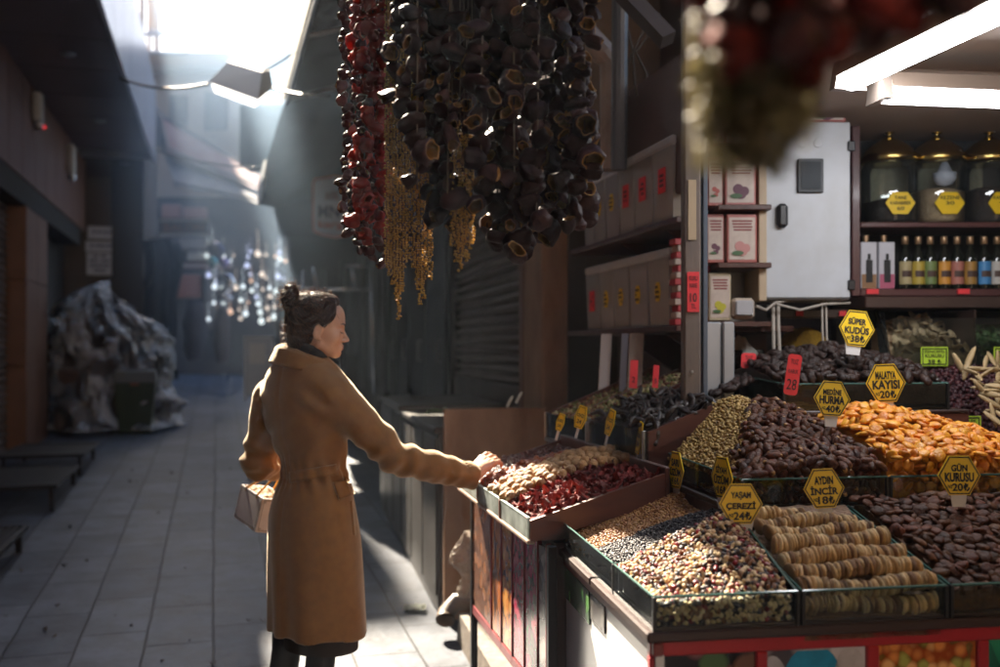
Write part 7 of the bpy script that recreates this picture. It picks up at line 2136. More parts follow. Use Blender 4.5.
def crumple(a, b):
    p = (P1 * (1 - a) + P2 * a) * (1 - b) + (P4 * (1 - a) + P3 * a) * b
    c = (P1 + P2 + P3 + P4) / 4; p = c + (p - c) * .93
    return p + Vector((0, 0, -.012 + .030 * math.sin(a * math.pi) * math.sin(b * math.pi) + .016 * mn.noise(Vector((a * 5, b * 5, 4))) + .010 * abs(mn.noise(Vector((a * 11, b * 11, 8))))))
m = MB(); m.grid(crumple, 30, 20); cr = m.thing('wrapping_paper', translucent_mat('kraft_paper', (.42, .24, .11), .3, .7), 'crumpled brown paper filling the open white handbag', 'paper', smooth=True)
# ================================================================== HANGING STRINGS
M_aub = translucent_mat('aubergine_skin', (.022, .011, .011), .14, .5, (.05, .026, .026), 30, rand=.6, gloss=.14)
M_aubin = translucent_mat('aubergine_flesh', (.40, .24, .085), .25, .8, (.20, .10, .04), 45, rand=.5)
M_redp = translucent_mat('red_pepper_skin', (.52, .055, .025), .55, .48, (.30, .022, .014), 40, rand=.4)
M_darkp = translucent_mat('brown_pepper_skin', (.10, .028, .020), .3, .4, (.05, .016, .014), 40, rand=.4)
M_redin = translucent_mat('red_pepper_inside', (.42, .10, .04), .4, .6, (.3, .06, .03), 45)
M_cord = mat('dark_cord', (.10, .08, .06), .8)

def shell(i, r_=.030, L_=.062, open_=.75, mats=(0, 1), n=22, wob=.30):
    """A hollow dried shell, mouth toward +x."""
    rr = random.Random(i * 13 + 5); m = MB()
    prof = [(.10, -.5), (.45, -.46), (.80, -.30), (1.0, -.05), (1.02, .20), (.93, .40), (open_ * 1.05, .5)]
    inn = [(open_ * .90, .485), (.80, .36), (.86, .10), (.70, -.22), (.30, -.38), (.05, -.40)]
    sq = rr.uniform(.55, .95); tw = rr.uniform(0, 6.28)
    def pt(r0, x, a):
        w_ = 1 + wob * mn.noise(Vector((math.cos(a) * 1.2, math.sin(a) * 1.2, x * 2.2 + i * 3.7))) + .09 * mn.noise(Vector((math.cos(a) * 3.4, math.sin(a) * 3.4, x * 1.5 + i)))  + .05 * math.sin(6 * a + i + x * 3)
        xx = x + .10 * mn.noise(Vector((math.cos(a) * 1.1, math.sin(a) * 1.1, i * 2.3 + 20)))
        y = r0 * w_ * math.cos(a); z = r0 * w_ * math.sin(a) * sq
        return (xx * L_, (y * math.cos(tw) - z * math.sin(tw)) * r_, (y * math.sin(tw) + z * math.cos(tw)) * r_)
    rings = prof + inn
    v = [pt(r0, x, 2 * math.pi * k / n) for (r0, x) in rings for k in range(n)]
    f = []; mi = []
    for j in range(len(rings) - 1):
        for k in range(n):
            f.append((j * n + k, j * n + (k + 1) % n, (j + 1) * n + (k + 1) % n, (j + 1) * n + k)); mi.append(0 if j < len(prof) - 1 else 1)
    f.append(tuple(range(n))[::-1]); mi.append(0)
    f.append(tuple(range((len(rings) - 1) * n, len(rings) * n))); mi.append(1)
    m.v = v; m.f = f; m.m = mi
    return m
def shell_meshes(name, n, mo, mi, **k):
    out = []
    for i in range(n):
        me = shell(i, **k).mesh(name); me.materials.append(mo); me.materials.append(mi)
        me.polygons.foreach_set('use_smooth', [True] * len(me.polygons)); out.append(me)
    return out
AUB = shell_meshes('dried_aubergine', 8, M_aub, M_aubin)
RED = shell_meshes('dried_pepper', 6, M_redp, M_redin, r_=.019, L_=.036, open_=.5, wob=.5)
BRN = shell_meshes('dried_pepper', 5, M_darkp, M_aubin, r_=.015, L_=.030, open_=.45, wob=.4)

ZTOP = 2.95
def hang(px, d, ybot, meshes, sp, label, group, seed, spread=.016, scale=(.7, 1.3), name='aubergine_string', cat='string', part='dried_aubergine', mix=None, ztop=None):
    r_ = random.Random(seed)
    top = PX(px, 0, d); zt = ztop or ZTOP; zb = PX(px, ybot, d)[2]
    t = empty(name, (top[0], d, zb), 0, label, cat, group)
    z = zb + sp * .6; k = 0
    sway = r_.uniform(-.012, .012)
    while z < zt - .03 and k < 60:
        me = r_.choice(meshes if mix is None or r_.random() > mix[1] else mix[0])
        o = bpy.data.objects.new(part, me); COL.objects.link(o); o.parent = t
        a = r_.uniform(0, 6.28)
        # mouths point sideways, now and then toward the alley or down
        o.location = (spread * math.cos(a) + sway * (zt - z), spread * math.sin(a), z - zb)
        o.rotation_euler = (r_.uniform(0, 6.28), r_.gauss(0, .45), a + r_.gauss(0, .5))
        s_ = r_.uniform(*scale); o.scale = (s_, s_ * r_.uniform(.85, 1.15), s_ * r_.uniform(.85, 1.1))
        z += sp * r_.uniform(.85, 1.15); k += 1
    m = MB(); m.tube([(sway * (zt - zb), 0, .01), (sway * (zt - zb) * .4, 0, (zt - zb) * .5), (0, 0, zt - zb)], .0022, 6); m.build('cord', M_cord, t, local=True)
    return t
AG = 'strings of black dried aubergines'; AL = 'string of hollow black dried aubergines hanging in the thick cluster'
spec = [(396, 2.36, 118), (418, 2.22, 190), (436, 2.40, 228), (452, 2.26, 208), (468, 2.44, 232), (484, 2.20, 214), (498, 2.38, 250), (513, 2.24, 264), (528, 2.42, 258), (541, 2.20, 228), (553, 2.36, 240), (566, 2.26, 236),
        (578, 2.42, 226), (584, 2.22, 196), (412, 2.30, 150), (460, 2.52, 214), (520, 2.52, 240), (560, 2.52, 214), (444, 2.32, 222), (490, 2.50, 236), (506, 2.32, 246), (547, 2.50, 246), (572, 2.34, 232), (428, 2.46, 214)]
for i, (px, d, yb) in enumerate(spec):
    hang(px, d, yb, AUB, .035, AL, AG, 300 + i, scale=(.52, 1.05))
RL = 'string of dark red dried peppers glowing in the sun beside the aubergines'
for i, (px, d, yb) in enumerate([(358, 2.72, 226), (367, 2.80, 246), (378, 2.68, 246), (366, 2.66, 205), (384, 2.76, 175), (374, 2.62, 150), (388, 2.6, 120)]):
    hang(px, d, yb, RED, .023, RL, 'strings of red dried peppers', 400 + i, spread=.010, name='pepper_string', part='dried_pepper', scale=(.75, 1.25), mix=(BRN, .15))
for i, (px, d, yb) in enumerate([(346, 2.85, 238), (352, 2.78, 232), (357, 2.9, 255), (364, 2.95, 250), (372, 2.9, 262), (381, 2.9, 268)]):
    hang(px, d, yb, BRN, .024, 'string of brown dried peppers on the alley side of the red ones', 'strings of brown dried peppers', 430 + i, spread=.009, name='pepper_string', part='dried_pepper', scale=(.8, 1.3))
# golden okra threads
M_okra = translucent_mat('dried_okra', (.82, .60, .20), .6, .45, (.62, .42, .12), 60, gloss=.6)
def okra(px, d, y0, y1, label, group, seed, r_b=.0042, wob=.0):
    r_ = random.Random(seed); a = PX(px, y1, d); b = PX(px, y0, d); n = max(6, int((b[2] - a[2]) / (r_b * 1.55)))
    t = empty('okra_string', a, 0, label, 'string', group)
    v, f = ICO[1]; V = []; Q = []
    for k in range(n):
        for s_ in range(2):
            z = (b[2] - a[2]) * (k + .5) / n; th = r_.uniform(0, 6.28)
            e = np.array(Euler((r_.uniform(0, 6), r_.uniform(0, 6), 0)).to_matrix())
            V.append((v * np.array((r_b * .75, r_b * .75, r_b * 1.25))) @ e.T + np.array((r_b * .9 * math.cos(th) + wob * math.sin(k * .25), r_b * .9 * math.sin(th), z))); Q.append(f + len(v) * len(Q))
    me = bpy.data.meshes.new('okra_pods'); me.from_pydata(np.concatenate(V).tolist(), [], np.concatenate(Q).tolist()); me.update(); me.polygons.foreach_set('use_smooth', [True] * len(me.polygons)); me.materials.append(M_okra)
    o = bpy.data.objects.new('okra_pods', me); COL.objects.link(o); o.parent = t; o['kind'] = 'stuff'
    m = MB(); m.tube([(0, 0, 0), (0, 0, ZTOP - a[2])], .0012, 5); m.build('thread', M_cord, t, local=True)
for i in range(8):
    okra(386.5 + 3.1 * i, 2.45 + .03 * (i % 3), -20, [268, 276, 285, 300, 320, 292, 268, 262][i], 'thread of tiny golden dried okra in the broad golden curtain', 'golden okra threads', 500 + i)
for i in range(6):
    okra(413 + 3.6 * i, 2.5 + .03 * (i % 2), 60, [268, 290, 305, 299, 275, 280][i], 'thread of tiny okra pods hanging below the aubergines', 'okra threads below the aubergines', 520 + i, .0040)
for i in range(6):
    okra(452 + 4.0 * i, 2.28 + .04 * (i % 2), 120, [246, 262, 272, 258, 262, 244][i], 'pale sunlit thread of okra beside the shutter', 'pale okra threads', 540 + i, .0046, .002)
# blurred bunches close to the camera
FR = 'string of brownish red dried peppers hanging close over the price signs'
M_fred = translucent_mat('brown_red_skin', (.20, .026, .018), .2, .7, (.10, .018, .013), 40, rand=.5, gloss=.1)
FRD = shell_meshes('dried_pepper', 4, M_fred, M_redin, r_=.014, L_=.028, open_=.5, wob=.5)
for i, (px, d, yb) in enumerate([(712, .76, 38), (738, .70, 70), (765, .76, 60), (792, .70, 84), (820, .78, 62), (848, .72, 58), (876, .75, 40), (902, .72, 30), (928, .76, 18), (950, .72, 6), (806, .66, 44), (860, .66, 22)]):
    hang(px, d, yb, FRD, .017, FR, 'strings of red peppers near the lamps', 600 + i, spread=.009, name='pepper_string', part='dried_pepper', scale=(.9, 1.5), mix=(BRN, .35), ztop=2.1)
M_leaf = translucent_mat('dried_leaf', (.10, .085, .035), .4, .55, (.16, .13, .06), 40, rand=.3, gloss=.5)
def herb(px, d, y0, y1, seed, n, wdt, label):
    r_ = random.Random(seed); b = PX(px, y1, d); tz = PX(px, y0, d)[2]
    t = empty('herb_bunch', b, 0, label, 'herb bunch', 'dried herb bunches near the lamps')
    m = MB(); H = tz - b[2]
    for k in range(n):
        zz = H * r_.random() ** .8; a = r_.uniform(0, 6.28); rr = wdt * r_.random() ** .5 * min(1, .25 + 1.6 * (H - abs(zz - H * .5)) / H)
        c = Vector((rr * math.cos(a), rr * math.sin(a), zz)); u = Vector((r_.gauss(0, 1), r_.gauss(0, 1), r_.gauss(0, 1))).normalized(); w_ = u.orthogonal().normalized(); s_ = r_.uniform(.005, .010)
        m.add([c - u * s_, c + w_ * s_ * .42, c + u * s_, c - w_ * s_ * .42 + u.cross(w_) * s_ * .2], [(0, 1, 2), (0, 2, 3)])
    m.build('leaves', M_leaf, t, local=True)
    m = MB()
    for k in range(6): m.tube([(r_.uniform(-.3, .3) * wdt, r_.uniform(-.3, .3) * wdt, .02 * k), (0, 0, H), (0, 0, H + .25)], .0016, 5)
    m.build('stems', M_cord, t, local=True)
herb(728, .73, 60, 170, 1, 520, .027, 'bunch of drab green dried herbs hanging lowest beside the post')
herb(764, .71, 70, 172, 2, 440, .026, 'bunch of drab green dried herbs under the red peppers')
herb(796, .74, 70, 142, 3, 220, .020, 'short bunch of dried herbs under the red peppers')
herb(704, .80, -30, 150, 4, 260, .012, 'thin sunlit bunch of dried herbs against the post')
pl = MB(); pl.tube([(-.75, 2.72, ZTOP + .01), (-.1, 2.5, ZTOP + .012), (.75, 2.3, ZTOP + .01), (.75, 3.2, ZTOP + .02)], .018, 10)
pl.thing('hanging_pole', wood('pole_wood', (.22, .14, .08), (.14, .09, .05)), 'wooden pole from which the dried strings hang', 'pole')
# ================================================================== ALLEY CLUTTER, STALL SIDE
M_cabm = mat('grey_metal_cabinet', (.12, .115, .11), .42, (.075, .066, .06), scale=2.2, detail=8, metal=.25, bump=.06)
def cabinet(u0, u1, x0, label, zt):
    t = empty('metal_cabinet', B(1.2, (u0 + u1) / 2, gz(u0)), B.rotz, label, 'cabinet', 'grey cabinets along the wall')
    m = MB(); m.bbox(B, x0 + .012, 1.58, u0 + .006, u1 - .006, gz(u0) + .02, zt - .035, .006); m.build('body', M_cabm, t)
    m = MB(); m.bbox(B, x0 - .012, 1.58, u0, u1, zt - .034, zt, .008); m.build('lid', M_cabm, t)
    n = 3; st = (u1 - u0) / n
    for k in range(n):
        m = MB(); m.bbox(B, x0, x0 + .011, u0 + k * st + .02, u0 + (k + 1) * st - .02, gz(u0) + .10, zt - .06, .004); d_ = m.build('door', M_cabm, t)
        ya = u0 + k * st + .05; zz = zt - .2
        m = MB(); m.tube([B(x0 - .001, ya, zz), B(x0 - .022, ya, zz), B(x0 - .022, ya, zz - .09), B(x0 - .001, ya, zz - .09)], .006, 8); m.build('handle', M_steel, d_)
    return t
cabinet(5.14, 6.62, .84, 'grey metal cabinet with a chipped lid beside the brown board', 1.22)
cabinet(6.64, 8.0, .84, 'grey metal cabinet farther along the shuttered wall', 1.25)
m = MB(); m.tube([B(.95, 6.2, 1.228), B(1.0, 6.3, 1.236), B(1.06, 6.26, 1.23), B(1.1, 6.36, 1.24)], .012, 8)
m.thing('plastic_scrap', mat('green_scrap', (.25, .34, .22), .3), 'pale green plastic scrap lying on the grey cabinet lid', 'scrap')
m = MB(); m.bbox(B, .862, 1.42, 5.02, 5.05, gz(5) + .01, 1.325, .004)
m.thing('board', M_peel, 'tall stained brown board standing at the end of the grey cabinets', 'board')
for k, (px, py) in enumerate(((510, 401), (519, 397))):
    a = PX(px - 3, py + 6, 5.0); b = PX(px + 3, py - 5, 5.02)
    m = MB(); m.tube([a, a * .5 + b * .5 + Vector((.004, 0, .01)), b], [.006, .009, .004], 6); m.thing('plastic_scrap', mat('white_scrap', (.62, .66, .6), .3), ['white scrap standing on top of the brown board', 'second small white scrap on top of the brown board'][k], 'scrap')
# kerb stone, pipe elbow, plastic bag
m = MB()
def kz(u): return gz(u)
kb = [B(.875, 3.7, kz(3.7) - .05), B(1.03, 3.7, kz(3.7) - .05), B(1.03, 4.75, kz(4.75) - .05), B(.875, 4.75, kz(4.75) - .05), B(.89, 3.7, kz(3.7) + .13), B(1.025, 3.7, kz(3.7) + .13), B(1.025, 4.75, kz(4.75) + .13), B(.89, 4.75, kz(4.75) + .13)]
m.hexa(kb); m.thing('kerb_stone', mat('worn_concrete', (.27, .23, .19), .8, (.16, .135, .11), scale=9, detail=9, bump=.35, bscale=25), 'short worn concrete kerb lying under the nut stall', 'kerb')
m = MB(); c0 = PX(448, 616, 4.88)
ex = PX(472, 602, 4.92)
m.tube([ex + Vector((.12, .03, .0)), ex, (ex + c0) / 2 + Vector((-.018, 0, .035)), c0 + Vector((-.01, .012, .012)), c0 + Vector((-.012, -.03, -.012))], [.043, .043, .044, .044, .050], 18, caps=False)
m.tube([c0 + Vector((-.012, -.031, -.012)), c0 + Vector((-.01, .012, .012)), (ex + c0) / 2 + Vector((-.018, 0, .035))], [.044, .038, .038], 18, caps=False)
m.thing('pipe_elbow', mat('grimy_pipe', (.26, .20, .15), .45, (.15, .11, .085), scale=12, bump=.1), 'grimy plastic pipe elbow open toward the alley beside the kerb', 'pipe', smooth=True)
def bag(a, b):
    th = a * 2 * math.pi
    zc = b; r0 = .050 * max(0, math.sin((.06 + zc * .90) * math.pi)) ** .45 * (1 + .25 * math.sin(zc * 11 + 1))
    n_ = .45 * mn.noise(Vector((math.cos(th) * 1.6, math.sin(th) * 1.6, zc * 5))) + .9 * (.3 - abs(mn.noise(Vector((math.cos(th) * 3, math.sin(th) * 3, zc * 9))))) + .4 * (.3 - abs(mn.noise(Vector((math.cos(th) * 7, math.sin(th) * 7, zc * 20)))))
    c = PX(466 + 3 * math.sin(zc * 7), 597 - 66 * zc, 4.3)
    return c + Vector((r0 * (1 + n_) * math.cos(th) * .8, r0 * (1 + n_) * math.sin(th) * .7, 0))
m = MB(); m.grid(bag, 70, 80); m.thing('plastic_bag', translucent_mat('dirty_plastic', (.52, .46, .40), .3, .45, (.34, .29, .25), 14), 'dirty white plastic bag hanging crumpled beside the nut stall', 'bag', smooth=True)
m = MB(); c = PX(415, 611, 5.28)
c[2] = ground(c) + .02
m.grid(lambda a, b: c + Vector(((a - .5) * .12, (b - .5) * .09, .018 * mn.noise(Vector((a * 4, b * 4, 2))) + .012 * abs(mn.noise(Vector((a * 9, b * 9, 3)))))), 14, 10)
m.thing('crumpled_rag', translucent_mat('pale_rag', (.55, .58, .48), .3, .7), 'small pale crumpled rag on the paving by the grey cabinet', 'rag', smooth=True)

# ================================================================== ALLEY CLUTTER, SHUTTERED SIDE
M_iron = mat('black_iron', (.018, .018, .02), .45, (.03, .03, .032), scale=9, metal=.4)
def bench(u0, u1, label):
    x0, x1 = -1.96, -1.20; z = gz((u0 + u1) / 2) + .20
    t = empty('display_bench', A((x0 + x1) / 2, (u0 + u1) / 2, gz(u0)), A.rotz, label, 'bench', 'low iron benches along the shop front')
    m = MB(); m.bbox(A, x0, x0 + .035, u0, u1, z - .035, z, .004); m.bbox(A, x1 - .035, x1, u0, u1, z - .035, z, .004); m.bbox(A, x0 + .036, x1 - .036, u0, u0 + .035, z - .035, z, .004); m.bbox(A, x0 + .036, x1 - .036, u1 - .035, u1, z - .035, z, .004); m.build('frame', M_iron, t)
    m = MB(); n = 16; w_ = (x1 - x0 - .08) / n
    for k in range(n): m.bbox(A, x0 + .04 + k * w_, x0 + .04 + k * w_ + w_ * .7, u0 + .036, u1 - .036, z - .016, z - .004, .002)
    m.build('slats', M_iron, t)
    for x in (x0 + .05, x1 - .05):
        for u in (u0 + .08, u1 - .08):
            m = MB(); m.bbox(A, x - .018, x + .018, u - .018, u + .018, gz(u) + .002, z - .036, .003); m.build('leg', M_iron, t)
bench(5.65, 7.12, 'low black slatted iron bench standing closest to the camera')
bench(8.28, 9.66, 'low black slatted iron bench in the middle of the row')
bench(9.95, 11.15, 'low black slatted iron bench beside the green bin')

# plastic covered goods
t = empty('covered_goods', A(-1.45, 13.9, gz(13.9)), A.rotz, 'tall mound of goods wrapped in crumpled clear plastic sheeting', 'covered goods')
sd_ = [(-1.75, 13.5, .5, .95), (-1.35, 13.6, .55, 1.25), (-1.3, 14.2, .6, 1.5), (-1.75, 14.3, .5, 1.7), (-1.0, 14.5, .4, 1.0)]
m = MB()
for (x, u, w_, hh) in sd_: m.bbox(A, x - w_ * .42, x + w_ * .42, u - w_ * .42, u + w_ * .42, gz(u) + .02, gz(u) + hh * .86, .05)
m.build('packed_goods', mat('packed_brown', (.16, .09, .06), .8, (.07, .045, .04), scale=3), t)
def sheet(a, b):
    th = a * 2 * math.pi; zc = b
    prof = max(0, 1 - zc ** 3.2) ** .5
    if zc < .10: prof *= 1.12 - 1.2 * zc
    rx = .82 * prof; ru = .82 * prof
    top = 1.72 - .30 * math.cos(th - .5) * (1 - .3 * zc)
    n_ = .13 * mn.noise(Vector((math.cos(th) * 2.0, math.sin(th) * 2.0, zc * 3)))
    for (f_, a_) in ((2.4, .22), (5, .12), (11, .035)):
        n_ += a_ * (.35 - abs(mn.noise(Vector((math.cos(th) * f_ + zc * f_ * .8, math.sin(th) * f_, zc * f_ * 1.3 + f_)))))
    p = A(-1.36 + (rx + n_ * (.4 + prof)) * math.cos(th) * (.95), 14.0 + (ru + n_ * (.4 + prof)) * math.sin(th), gz(14) + .02 + top * zc + .10 * n_ * zc)
    return p
def plastic_mat():
    m = bpy.data.materials.new('clear_sheeting'); m.use_nodes = True; N = m.node_tree.nodes; Lk = m.node_tree.links; N.remove(N['Principled BSDF'])
    tr = N.new('ShaderNodeBsdfTransparent'); tr.inputs[0].default_value = (.8, .82, .86, 1)
    g_ = N.new('ShaderNodeBsdfGlossy'); g_.inputs['Roughness'].default_value = .11
    df = N.new('ShaderNodeBsdfDiffuse'); df.inputs[0].default_value = (.74, .76, .82, 1)
    fr = N.new('ShaderNodeLayerWeight'); fr.inputs[0].default_value = .50
    vo = N.new('ShaderNodeTexNoise'); vo.inputs['Scale'].default_value = 5.5; vo.inputs['Detail'].default_value = 5; vo.inputs['Distortion'].default_value = 1.5
    tc = N.new('ShaderNodeTexCoord'); Lk.new(tc.outputs['Object'], vo.inputs['Vector'])
    bp = N.new('ShaderNodeBump'); bp.inputs['Strength'].default_value = .8; bp.inputs['Distance'].default_value = .08; Lk.new(vo.outputs['Fac'], bp.inputs['Height'])
    Lk.new(bp.outputs[0], g_.inputs['Normal']); Lk.new(bp.outputs[0], df.inputs['Normal'])
    m1 = N.new('ShaderNodeMixShader'); rp = N.new('ShaderNodeMapRange'); rp.inputs['From Min'].default_value = .46; rp.inputs['From Max'].default_value = .62; rp.inputs['To Min'].default_value = .08; rp.inputs['To Max'].default_value = .72
    n2 = N.new('ShaderNodeTexNoise'); n2.inputs['Scale'].default_value = 1.6; n2.inputs['Detail'].default_value = 6; n2.inputs['Distortion'].default_value = 2.0; Lk.new(tc.outputs['Object'], n2.inputs['Vector']); Lk.new(n2.outputs['Fac'], rp.inputs['Value']); Lk.new(rp.outputs[0], m1.inputs[0]); Lk.new(tr.outputs[0], m1.inputs[1]); Lk.new(df.outputs[0], m1.inputs[2])
    m2 = N.new('ShaderNodeMixShader'); Lk.new(fr.outputs['Fresnel'], m2.inputs[0]); Lk.new(m1.outputs[0], m2.inputs[1]); Lk.new(g_.outputs[0], m2.inputs[2])
    Lk.new(m2.outputs[0], N['Material Output'].inputs[0]); return m
m = MB(); m.grid(sheet, 170, 80); m.build('plastic_sheet', plastic_mat(), t, smooth=True)

# green wheelie bin
gb = empty('waste_bin', A(-1.05, 13.0, gz(13)), A.rotz, 'dark green waste bin with a grey lid before the wrapped goods', 'bin')
M_gbin = mat('bin_green', (.012, .035, .018), .45, (.018, .045, .024), scale=4)
z0 = gz(13)
c = PX(136, 432, 12.5); cv, cu, _ = A.inv(c)
m = MB(); m.hexa([A(cv - .19, cu - .19, z0 + .02), A(cv + .19, cu - .19, z0 + .02), A(cv + .19, cu + .19, z0 + .02), A(cv - .19, cu + .19, z0 + .02), A(cv - .245, cu - .23, z0 + .66), A(cv + .245, cu - .23, z0 + .66), A(cv + .245, cu + .23, z0 + .66), A(cv - .245, cu + .23, z0 + .66)]); m.build('body', M_gbin, gb)
m = MB(); m.hexa([A(cv - .26, cu - .245, z0 + .661), A(cv + .26, cu - .245, z0 + .661), A(cv + .26, cu + .245, z0 + .661), A(cv - .26, cu + .245, z0 + .661), A(cv - .245, cu - .23, z0 + .80), A(cv + .245, cu - .23, z0 + .80), A(cv + .23, cu + .22, z0 + .83), A(cv - .23, cu + .22, z0 + .83)]); m.build('lid', mat('bin_grey', (.10, .115, .12), .45), gb)
m = MB(); m.box(A, cv - .05, cv + .05, cu - .262, cu - .247, z0 + .63, z0 + .65); m.build('label', mat('rust_red', (.35, .08, .04), .5), gb)
# crate
cr = empty('wooden_crate', A(-1.9, 13.0, gz(13)), A.rotz, 'slatted wooden crate on the ground beside the green bin', 'crate')
a = PX(70, 424, 12.9); b = PX(112, 404, 12.9); va = A.inv(a)[0]; vb = A.inv(b)[0]; ua = A.inv(a)[1]
zc_ = gz(ua)
M_cr = wood('crate_wood', (.24, .15, .08), (.17, .10, .055))
for zz in (.02, .10, .18): 
    m = MB(); m.bbox(A, va, vb, ua, ua + .012, zc_ + zz, zc_ + zz + .055, .002); m.build('slat', M_cr, cr)
for (v_, w_) in ((va, .03), (vb - .03, .03), ((va + vb) / 2, .03)):
    m = MB(); m.bbox(A, v_, v_ + w_, ua + .013, ua + .04, zc_ + .01, zc_ + .25, .002); m.build('upright', M_cr, cr)
m = MB(); m.bbox(A, va, vb, ua + .041, ua + .35, zc_ + .01, zc_ + .03, .002); m.build('base', M_cr, cr)

# black hanging coats on the far side
t = empty('hanging_coats', PX(165, 380, 15.8), 0, 'black garments hanging in a column beside the wrapped goods', 'garments')
def cloth(a, b):
    x = 140 + 32 * a + 3 * math.sin(b * 7); y = 240 + 140 * b
    p = PX(x, y, 15.8); return p + Vector((.03 * math.sin(b * 12), .25 * math.sin(a * math.pi * 3 + b * 2) * .5 + .1 * mn.noise(Vector((a * 6, b * 6, 1))), 0))
m = MB(); m.grid(cloth, 40, 30); m.grid(lambda a, b: cloth(a, b) + Vector((0, .4, 0)), 20, 12); m.build('cloth', mat('black_cloth', (.016, .016, .02), .85, (.028, .027, .03), scale=5), t, smooth=True)
m = MB(); m.cyl(PX(138, 239, 15.9), PX(176, 236, 15.9), .02, 8); m.build('rail', M_steel, t)

# white board and chrome garment rack along the stall side, far down
t = empty('pavement_board', PX(258, 395, 10.6), 0, 'white framed pavement board standing in the middle of the alley', 'board')
a = PX(246, 396, 10.6); b = PX(271, 338, 10.6)
m = MB(); m.bbox(None, a[0], b[0], 10.6, 10.63, a[2], b[2], .005); m.build('panel', mat('board_white', (.45, .47, .5), .5, (.38, .40, .43), scale=3), t)
m = MB(); m.bbox(None, a[0] - .02, a[0] - .001, 10.58, 10.64, a[2] - .05, b[2] + .02, .003); m.bbox(None, b[0] + .001, b[0] + .02, 10.58, 10.64, a[2] - .05, b[2] + .02, .003); m.bbox(None, a[0], b[0], 10.58, 10.64, b[2] + .001, b[2] + .02, .003); m.build('frame', mat('frame_white', (.62, .64, .66), .4), t)
m = MB(); m.box(None, a[0] + .04, b[0] - .06, 10.594, 10.599, b[2] - .28, b[2] - .06); m.build('poster', mat('poster_pale', (.56, .54, .50), .6), t)
t = empty('garment_rack', PX(340, 400, 10.8), 0, 'chrome garment rack catching the light behind the woman', 'rack')
M_chr = mat('bright_chrome', (.75, .76, .78), .22, metal=1.0)
for (p, q) in ((PX(300, 289, 10.8), PX(372, 289, 10.8)), (PX(304, 270, 10.8), PX(298, 400, 10.8)), (PX(371, 268, 10.8), PX(374, 395, 10.8)), (PX(313, 266, 10.8), PX(316, 290, 10.8)), (PX(352, 268, 10.8), PX(355, 289, 10.8)), (PX(345, 266, 10.8), PX(372, 266, 10.8))):
    m = MB(); m.cyl(p, q, .018, 10); m.build('tube', M_chr, t, smooth=True)
# glowing blobs standing for sunlit foil glints, and foil balloons of the far shop
r_ = random.Random(77)
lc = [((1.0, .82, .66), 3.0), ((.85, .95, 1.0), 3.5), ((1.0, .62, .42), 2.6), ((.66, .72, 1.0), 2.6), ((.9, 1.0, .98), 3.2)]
LM = [mat('glint_glow_%d' % i, c, .3, emit=(c, e * GLINT_GLOW)) for i, (c, e) in enumerate(lc)]
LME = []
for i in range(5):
    m = MB(); m.lathe([(0, -.055), (.03, -.05), (.055, -.02), (.06, .01), (.045, .045), (.018, .06), (.018, .075), (0, .076)], (0, 0, 0), 14); m.cyl((0, 0, .077), (0, 0, .5), .004, 5); me = m.mesh('foil_glint'); me.polygons.foreach_set('use_smooth', [True] * len(me.polygons)); me.materials.append(LM[i]); LME.append(me)
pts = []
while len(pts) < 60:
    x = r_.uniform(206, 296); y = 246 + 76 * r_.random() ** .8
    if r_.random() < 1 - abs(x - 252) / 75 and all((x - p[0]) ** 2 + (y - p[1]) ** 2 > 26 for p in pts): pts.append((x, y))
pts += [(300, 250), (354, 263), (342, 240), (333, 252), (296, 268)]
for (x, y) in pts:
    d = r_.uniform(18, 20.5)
    o = bpy.data.objects.new('foil_glint', r_.choice(LME)); COL.objects.link(o); o.location = PX(x, y, d); s_ = r_.uniform(.35, 1.0); o.scale = (s_, s_, s_)
    tag(o, 'small glowing blob standing for a sunlit foil glint at the far shop', 'glass lamp', 'glowing stand-ins for foil glints of the far shop')
M_foil = mat('silver_foil', (.75, .76, .80), .14, metal=1.0)
def balloon2():
    t = empty('number_balloon', PX(225, 301, 17), 0, 'silver foil balloon shaped like the digit two', 'balloon')
    pts = [PX(x, y, 17) for (x, y) in ((219, 283), (220, 279), (224, 276.5), (229, 278), (231, 282), (229, 287), (224, 292), (219.5, 298), (225, 298.5), (232, 298))]
    m = MB(); m.tube(pts, [.05, .07, .08, .085, .085, .08, .075, .08, .075, .05], 12); m.build('foil', M_foil, t, smooth=True)
balloon2()
def balloon(px, py, r0, d, mt, label):
    m = MB(); m.lathe([(0, -r0 * 1.15), (r0 * .15, -r0 * 1.08), (r0 * .65, -r0 * .7), (r0 * .95, -r0 * .15), (r0, r0 * .2), (r0 * .8, r0 * .7), (r0 * .4, r0 * .95), (0, r0)], PX(px, py, d), 20); m.thing('balloon', mt, label, 'balloon', smooth=True)
balloon(216, 251, .17, 17.5, mat('dark_foil', (.10, .10, .16), .2, metal=.6), 'dark foil balloon above the digit balloon')
balloon(212, 262, .10, 17.2, mat('teal_foil', (.2, .5, .5), .15, metal=.8), 'small teal foil balloon under the dark balloon')
balloon(224, 263, .09, 17.1, mat('violet_foil', (.4, .3, .6), .15, metal=.8), 'small violet foil balloon beside the teal one')
